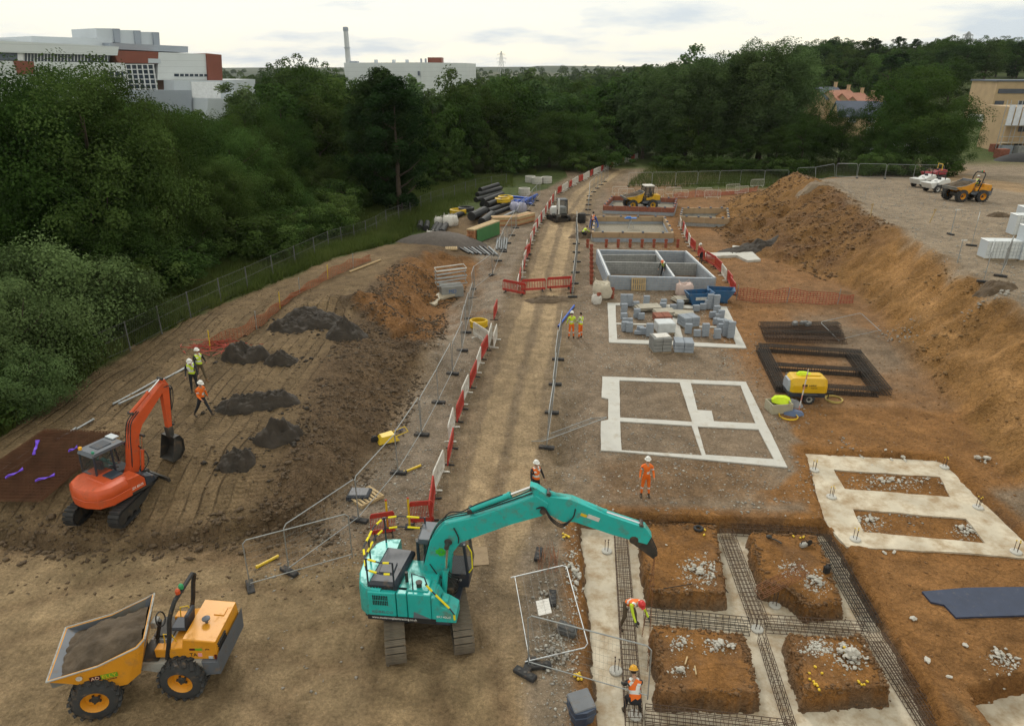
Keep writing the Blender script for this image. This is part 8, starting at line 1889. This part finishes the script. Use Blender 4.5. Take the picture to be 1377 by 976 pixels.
p = onp(1034, 724); b = MB(); b.tube([(0, 0, .05), (.2, -.15, .06), (.34, -.34, .05)], .03, 6); b.ell((0, .02, .08), (.12, .09, .07), 8, 5); tag(b.build('disc_cutter', DSTEEL, loc=p, smooth=True), 'black hand tool lying at the back of the upper right soil block', 'tool')
for i, (a, c_) in enumerate((((892, 792), (930, 786)), ((962, 776), (978, 806)), ((921, 894), (924, 884)), ((934, 896), (936, 908)))):
    A = onp(*a); d = onp(*c_) - A; b = MB(); b.tube([(0, 0, .03), (d.x, d.y, max(d.z, -.4) + .04)], .016 if i < 2 else .028, 4); tag(b.build('loose_bar' if i < 2 else 'wood_offcut', REBAR2 if i < 2 else TIM, loc=A), ['thin dark bar lying on the upper left soil block', 'thin dark bar leaning over the edge of the upper left block', 'short wood offcut beside the small rubble patch', 'second wood offcut right of the small rubble patch'][i], 'bar' if i < 2 else 'offcut')
p = onp(646, 748); b = MB(); b.box((0, 0, .02), (.55, 1.0, .03)); tag(b.build('plywood_sheet', pmat('muddy ply', (.28, .205, .125), .9, dirt=.3), loc=p, rz=R(6)), 'muddy plywood sheet flat on the ground beside the teal cab', 'sheet')
# things by the plots
p = onp(782, 300); t = thing('black_drum', 'black plastic drum behind the crouching man', 'drum', p); b = MB(); b.lathe([(.42, 0), (.45, .1), (.45, .5), (.48, .52), (.45, .55), (.45, 1.0), (.4, 1.1), (.0, 1.1)], n=14); b.build('body', BLACK, t, smooth=True); b = MB(); b.lathe([(.12, 1.1), (.12, 1.15), (0, 1.15)], n=10); b.build('cap', DSTEEL, t)
b = MB(); P = [(0, 0, .1), (.1, .1, .9), (.5, -.1, 1.3), (.7, .1, .9), (.3, 0, .4), (.6, .2, 1.1), (.9, .1, .3), (.5, -.2, 0.05)]
tag(hose(None, P, .06, BLUEP, 'blue_hose'), 'tangle of blue pipe hanging at the corner of the boarded plinth', 'hose').location = onp(793, 308)
for i, (u, v_, h_, w_, lb) in enumerate(((1346, 350, 1.15, 2.2, 'white wrapped long pack of slabs on the plateau'), (1373, 318, 1.5, 1.3, 'tall white wrapped pallet at the edge of the plateau'), (1384, 352, 2.2, 1.3, 'white wrapped pallet next to the long white pack'), (1382, 300, 1.2, 1.2, 'white wrapped cube beyond the tall white pallet'))):
    p = onp(u, v_); t = thing('wrapped_pallet', lb, 'wrapped pallet', p, R(-4)); nx_, nz_ = max(3, int(w_ / .22)), max(3, int(h_ / .22)); WR = pmat('white film', (.60, .63, .64), .3, var=.12, scale=3)
    b = MB(); b.box((0, .5, .05), (w_, 1.0, .1)); b.build('pallet', TIMD, t); b = MB(); b.box((0, .5, .1 + h_ / 2), (w_ - .02, .96, h_ - .02)); b.build('core', SILV2, t)
    for k in range(nx_):
        for j in range(nz_): b = MB(); b.box((-w_ / 2 + (k + .5) * w_ / nx_, .0, .1 + (j + .5) * h_ / nz_), (w_ / nx_ - .02, .06, h_ / nz_ - .02), ch=.015); b.build('wrapped_pack', WR, t)
    b = MB(); b.box((0, .5, .115 + h_), (w_ + .03, 1.02, .05), ch=.02); b.build('cap_film', WR, t)
for i, (u, v_, rz) in enumerate(((1250, 300, .2), (1226, 333, -.1), (1170, 292, .1), (1158, 300, .3))):
    p = onp(u, v_); t = thing('timber_peg', 'timber setting out peg at the brink of the orange slope', 'peg', p, rz, 'pegs', rot=(R(6), R(9 - 6 * i), rz)); b = MB(); b.box((0, 0, .6), (.09, .05, 1.3)); b.build('stake', TIM, t); b = MB(); b.box((0, .04, 1.12), (.3, .025, .1)); b.build('crosspiece', TIM, t)
p = onp(1072, 449); b = MB()
for k in range(7): b.box((rnd.uniform(-.7, .7), rnd.uniform(-.2, .2), .68 + rnd.random() * .1), (.35, .25, .2), R_(rnd.random()), ch=.03)
tag(b.build('tool_bags', pmat('grey bag', (.16, .16, .16), .85, var=.4, scale=4), loc=p), 'grey bags and tools left on the stack of rusty cages', 'bags')
for i, (u, v_, lb) in enumerate(((735, 246, 'pale concrete ring in the grass near the store'), (722, 247, 'second pale concrete ring in the grass near the store'), (713, 245, 'half buried concrete ring behind the other two'), (705, 262, 'long pale concrete pipe at the back of the blue pipes'))):
    p = onp(u, v_); t = thing('manhole_ring', lb, 'concrete ring', p, rnd.random()); b = MB(); b.lathe([(.8, 0), (.8, .9), (.66, .9), (.66, .1)], (0, 0, .0), n=18); b.build('ring', CONC2, t); b = MB(); b.lathe([(.83, .3), (.83, .4), (.8, .42)], n=18); b.build('lip', CONC2, t)
for i, (u, v_, lb) in enumerate(((1390, 222, 'van'),)): pass
def van(u, v_, Y, lb, m):
    q = GY(u, v_, Y); t = thing('parked_van', lb, 'van', (q.x, Y, on(q.x, Y)), .1)
    b = MB(); b.prism([(-2.3, .4), (2.3, .4), (2.3, 1.1), (1.9, 1.25), (1.4, 2.0), (-2.3, 2.1)], -.9, .9, .06); b.build('body', m, t)
    for x_ in (-1.5, 1.5):
        for s in (-1, 1): b = MB(); b.lathe([(.3, -.1), (.34, -.08), (.34, .08), (.3, .1)], (x_, s * .85, .34), (0, 1, 0), 12); b.build('wheel', BLACK, t)
    for s in (-1, 1): b = MB(); b.box((.9, s * .9, 1.55), (.9, .03, .5)); b.build('window', WIN, t)
van(1322, 133, 185, 'white van parked by the far railing right of the big oak', WPAINT)
for i in range(3): van(1180 + i * 40, 196 - 4 * i, 135 + 6 * i, ['silver van glimpsed below the big oak', 'pale van glimpsed between the oaks', 'grey van glimpsed at the right of the oaks'][i], [SILV2, WPAINT, SILV][i])
# ---------------------------------------------------------------- loose stones (uncountable) and grass
g = np.random.default_rng(21)
def scatter_stones(name, pts, smin, smax, m, label):
    base = np.array([[1, 0, 0], [-1, 0, 0], [0, 1, 0], [0, -1, 0], [0, 0, 1], [0, 0, -.6]], float); fc = np.array([[0, 2, 4], [2, 1, 4], [1, 3, 4], [3, 0, 4], [2, 0, 5], [1, 2, 5], [3, 1, 5], [0, 3, 5]])
    n = len(pts); s = smin + (smax - smin) * g.random(n) ** 3; a = g.random(n) * 6.283
    B = base[None] * (1 + .45 * g.uniform(-1, 1, (n, 6, 1))) * np.stack([s * g.uniform(.8, 1.4, n), s * g.uniform(.6, 1.1, n), s * g.uniform(.4, .8, n)], -1)[:, None]
    ca, sa = np.cos(a)[:, None], np.sin(a)[:, None]; V = np.stack([B[..., 0] * ca - B[..., 1] * sa, B[..., 0] * sa + B[..., 1] * ca, B[..., 2]], -1) + np.concatenate([pts, (hgt(pts[:, 0], pts[:, 1]) + s * .15)[:, None]], 1)[:, None]
    F = (fc[None] + (np.arange(n) * 6)[:, None, None]).reshape(-1, 3); o = bpy.data.objects.new(name, np_mesh(name, V.reshape(-1, 3), F, m)); link(o); tag(o, label, 'stones', kind='stuff'); return o
def on_road(P): return line_d(P[:, 0], P[:, 1], ROAD)
P = np.stack([g.uniform(-9, 16, 26000), 12.5 + 60 * g.random(26000) ** 1.6], -1); rdd = on_road(P); dT = poly_sd(P[:, 0], P[:, 1], TRENCH)
fx_ = np.interp(P[:, 1], [q[1] for q in FIELD_TOE], [q[0] for q in FIELD_TOE])
keepm = (rdd > 2.3) & (dT > .15) & ((P[:, 0] > fx_ - .6) | (P[:, 1] < 20)) & (fbm(P[:, 0] * .5, P[:, 1] * .5, 90, 3) > -.15)
keepm &= ~((P[:, 1] < 21.5) & (P[:, 0] > 6))
keepm &= ~((P[:, 1] < 19) & (P[:, 0] < .2) & (g.random(len(P)) < .93))
scatter_stones('loose_stones', P[keepm], .015, .075, STG, 'grey loose stones strewn over the stony ground')
P = np.stack([g.uniform(-5, 15, 9000), 13 + 40 * g.random(9000)], -1); dT = poly_sd(P[:, 0], P[:, 1], TRENCH); rdd = on_road(P); fx_ = np.interp(P[:, 1], [q[1] for q in FIELD_TOE], [q[0] for q in FIELD_TOE])
keepm = (dT > .1) & (rdd > 2.5) & (P[:, 0] > fx_ - .3) & ((P[:, 1] > 21.5) | (P[:, 0] < 6)) & (fbm(P[:, 0] * .4, P[:, 1] * .4, 91, 3) > .1) & ((P[:, 1] > 19) | (P[:, 0] > .2))
scatter_stones('pale_stones', P[keepm], .012, .065, STN, 'pale loose stones strewn over the stony ground')
P = np.stack([g.uniform(27, 50, 9000), 34 + 62 * g.random(9000)], -1); keepm = P[:, 0] > interp(CREST, P[:, 1]) - .3; scatter_stones('plateau_stones', P[keepm], .02, .11, STG, 'grey loose stones on the gravel plateau')
P = np.stack([g.uniform(-20, -5, 5000), 18 + 30 * g.random(5000)], -1); scatter_stones('soil_clods', P, .02, .085, pmat('field clod', (.135, .092, .054), .95, var=.25, scale=2), 'brown clods strewn over the clay field')
P = np.concatenate([np.array([G(u, v_, -.1) for u, v_ in np.stack([np.clip(g.normal(cu, sx_, n_), 0, 1377), g.normal(cv, sy_, n_)], -1)]) for cu, cv, sx_, sy_, n_ in ((940, 770, 14, 13, 330), (1098, 786, 10, 9, 200), (1064, 764, 10, 6, 120), (965, 868, 12, 5, 130), (912, 866, 8, 7, 90), (914, 902, 8, 6, 60), (1143, 886, 11, 11, 200), (1100, 872, 12, 6, 380), (1350, 886, 9, 10, 120), (772, 790, 5, 45, 260), (748, 875, 14, 20, 320), (1200, 648, 38, 7, 260), (1172, 700, 12, 8, 130), (1300, 713, 12, 8, 130))])
scatter_stones('rubble_chips', P, .01, .06, STN, 'white rubble chips strewn around the heaps on the soil blocks')
DC = np.concatenate([np.stack([onp(u, v_).x + g.normal(0, rx_ * .75, 110), onp(u, v_).y + g.normal(0, ry_ * .75, 110)], -1) for u, v_, rx_, ry_, h_ in HEAPS]); scatter_stones('dark_clods', DC, .02, .15, CLAYM, 'dark wet clods scattered around the clay heaps')
BC = np.stack([g.uniform(-11, -2, 16000), 22 + 34 * g.random(16000)], -1); _a = np.interp(BC[:, 1], [q[1] for q in FIELD_CREST], [q[0] for q in FIELD_CREST]); _b = np.interp(BC[:, 1], [q[1] for q in FIELD_TOE], [q[0] for q in FIELD_TOE])
BC = BC[(BC[:, 0] > _a - .4) & (BC[:, 0] < _b + .2) & (fbm(BC[:, 0] * .6, BC[:, 1] * .6, 93, 3) > -.2)]; scatter_stones('bank_clods', BC, .02, .13, pmat('bank clod', (.095, .066, .041), .95, var=.35, scale=1.5, bump=.02, bscale=12), 'brown clods crumbling down the clay bank')
MC = np.stack([g.uniform(20, 36, 9000), 54 + 44 * g.random(9000)], -1); MC = MC[(MC[:, 0] > interp(TOE, MC[:, 1]) - .5) & (MC[:, 0] < interp(CREST, MC[:, 1])) & (fbm(MC[:, 0] * .25, MC[:, 1] * .25, 95, 3) > -.1)]; scatter_stones('mound_clods', MC, .04, .22, pmat('mound clod', (.155, .090, .042), .95, var=.4, scale=.8, bump=.03, bscale=8), 'dark orange clods on the churned mound')
KC = np.stack([g.uniform(20, 32, 6000), 22 + 32 * g.random(6000)], -1); KC = KC[(KC[:, 0] > interp(TOE, KC[:, 1])) & (KC[:, 0] < interp(CREST, KC[:, 1]) - .4) & (fbm(KC[:, 0] * .35, KC[:, 1] * .35, 96, 3) > .05)]; scatter_stones('cut_clods', KC, .02, .17, pmat('cut clod', (.20, .118, .048), .95, var=.35, scale=1, bump=.03, bscale=9), 'orange clods hanging on the cut bank')
EC = np.stack([g.uniform(-19, -6.5, 900), g.normal(0, .5, 900)], -1); EC[:, 1] += 21.1 + .55 * np.sin(EC[:, 0] * .55) + 1.2 * fbm(EC[:, 0] * .25, EC[:, 0] * 0 + 3, 12, 3); scatter_stones('scraped_clods', EC, .02, .16, CLAYB, 'brown clods along the scraped edge of the field')
IC = np.concatenate([np.array([(a_[0] + (b_[0] - a_[0]) * t_ + g.normal(0, .1), a_[1] + (b_[1] - a_[1]) * t_ + g.normal(0, .1)) for t_ in g.random(150)]) for P_ in ISL[:4] for a_, b_ in zip(P_, P_[1:] + P_[:1])]); scatter_stones('block_clods', IC, .015, .09, pmat('dark orange clod', (.15, .082, .036), .95, var=.35, scale=2), 'soil crumbs fallen along the edges of the soil blocks')
TB = np.stack([g.uniform(12.4, 24, 5000), 12.8 + 60 * g.random(5000)], -1); dT = poly_sd(TB[:, 0], TB[:, 1], TRENCH); scatter_stones('orange_clods', TB[dT > .2], .015, .08, pmat('orange clod', (.22, .115, .045), .95, var=.3, scale=2), 'orange clods strewn below the bank')
# grass along the verge
def grass(name, P, hmin, hmax, m, label):
    n = len(P); h_ = g.uniform(hmin, hmax, n); a = g.random(n) * 6.283; w = .02 + .025 * g.random(n); lean = g.uniform(.1, .6, n) * h_; z = hgt(P[:, 0], P[:, 1], False)
    dx_, dy_ = np.cos(a), np.sin(a); la = g.random(n) * 6.283; lx, ly = np.cos(la) * lean, np.sin(la) * lean
    V = np.stack([np.stack([P[:, 0] - dx_ * w, P[:, 1] - dy_ * w, z - .03], -1), np.stack([P[:, 0] + dx_ * w, P[:, 1] + dy_ * w, z - .03], -1), np.stack([P[:, 0] + lx, P[:, 1] + ly, z + h_], -1)], 1).reshape(-1, 3)
    tn = (.6 * vnoise(P[:, 0] * .5, P[:, 1] * .5, 8) + .4 * g.random(n)); tn = np.repeat(tn, 3); o = bpy.data.objects.new(name, np_mesh(name, V, np.arange(n * 3).reshape(-1, 3), m, {'tint': np.stack([tn] * 3, -1)})); link(o); tag(o, label, 'grass', kind='stuff')
GM_ = leaf_mat('grass blades', (.060, .090, .022), (.140, .165, .050))
yy = 24 + 105 * g.random(150000) ** 1.35; xx = fence_x(yy) + g.uniform(-4.5, 5.5, len(yy)) - 6 * sstep(66, 84, yy) * g.random(len(yy)); vxx = np.where(yy > VERGE[-1][1], 0, verge_x(yy)); kp = (xx < vxx + .4 * fbm(xx, yy, 5, 2)) | ((yy > 118) & (xx < 4))
P = np.stack([xx, yy], -1)[kp]; grass('verge_grass', P, .25, .95, GM_, 'rough green grass and weeds on the verge')
P = np.stack([g.uniform(14, 62, 26000), g.uniform(104, 130, 26000)], -1); kp = (line_d(P[:, 0], P[:, 1], ROAD) > 5) & (P[:, 0] > 15 + .9 * (P[:, 1] - 95) * 0); grass('bank_grass', P[kp], .3, 1.1, GM_, 'rough green grass below the trees at the far end')
# stacks in front of the scaffolded building
for i, (u, v_, m, lb) in enumerate(((1338, 206, BRKR, 'red brick pack left of the scaffolded building'), (1350, 208, BLK, 'grey block pack before the scaffolded building'), (1360, 206, BRKR, 'second red brick pack before the scaffolded building'), (1371, 209, BLKD, 'dark block pack at the foot of the scaffold'), (1345, 213, BRKR, 'red brick pack in front of the other packs'))): block_pallet(u, v_, lb, rnd.uniform(-.3, .3), w=2.0, d=1.4, h=1.7, mat=m, group='packs by the scaffold')
bpy.data.scenes.remove(TMP)
# ---------------------------------------------------------------- haze
hz = MB(); hz.box((0, 2100, 60), (5600, 4500, 140)); hm = bpy.data.materials.new('haze air'); hm.use_nodes = True; nt = hm.node_tree; nt.nodes.clear()
ho = N(nt, 'ShaderNodeOutputMaterial'); hv = N(nt, 'ShaderNodeVolumePrincipled'); hv.inputs['Color'].default_value = (.86, .92, 1.0, 1); hv.inputs['Density'].default_value = .00005; hv.inputs['Anisotropy'].default_value = .2; nt.links.new(hv.outputs[0], ho.inputs['Volume'])
tag(hz.build('haze', hm), 'thin pale haze hanging over the valley', 'haze', kind='stuff')
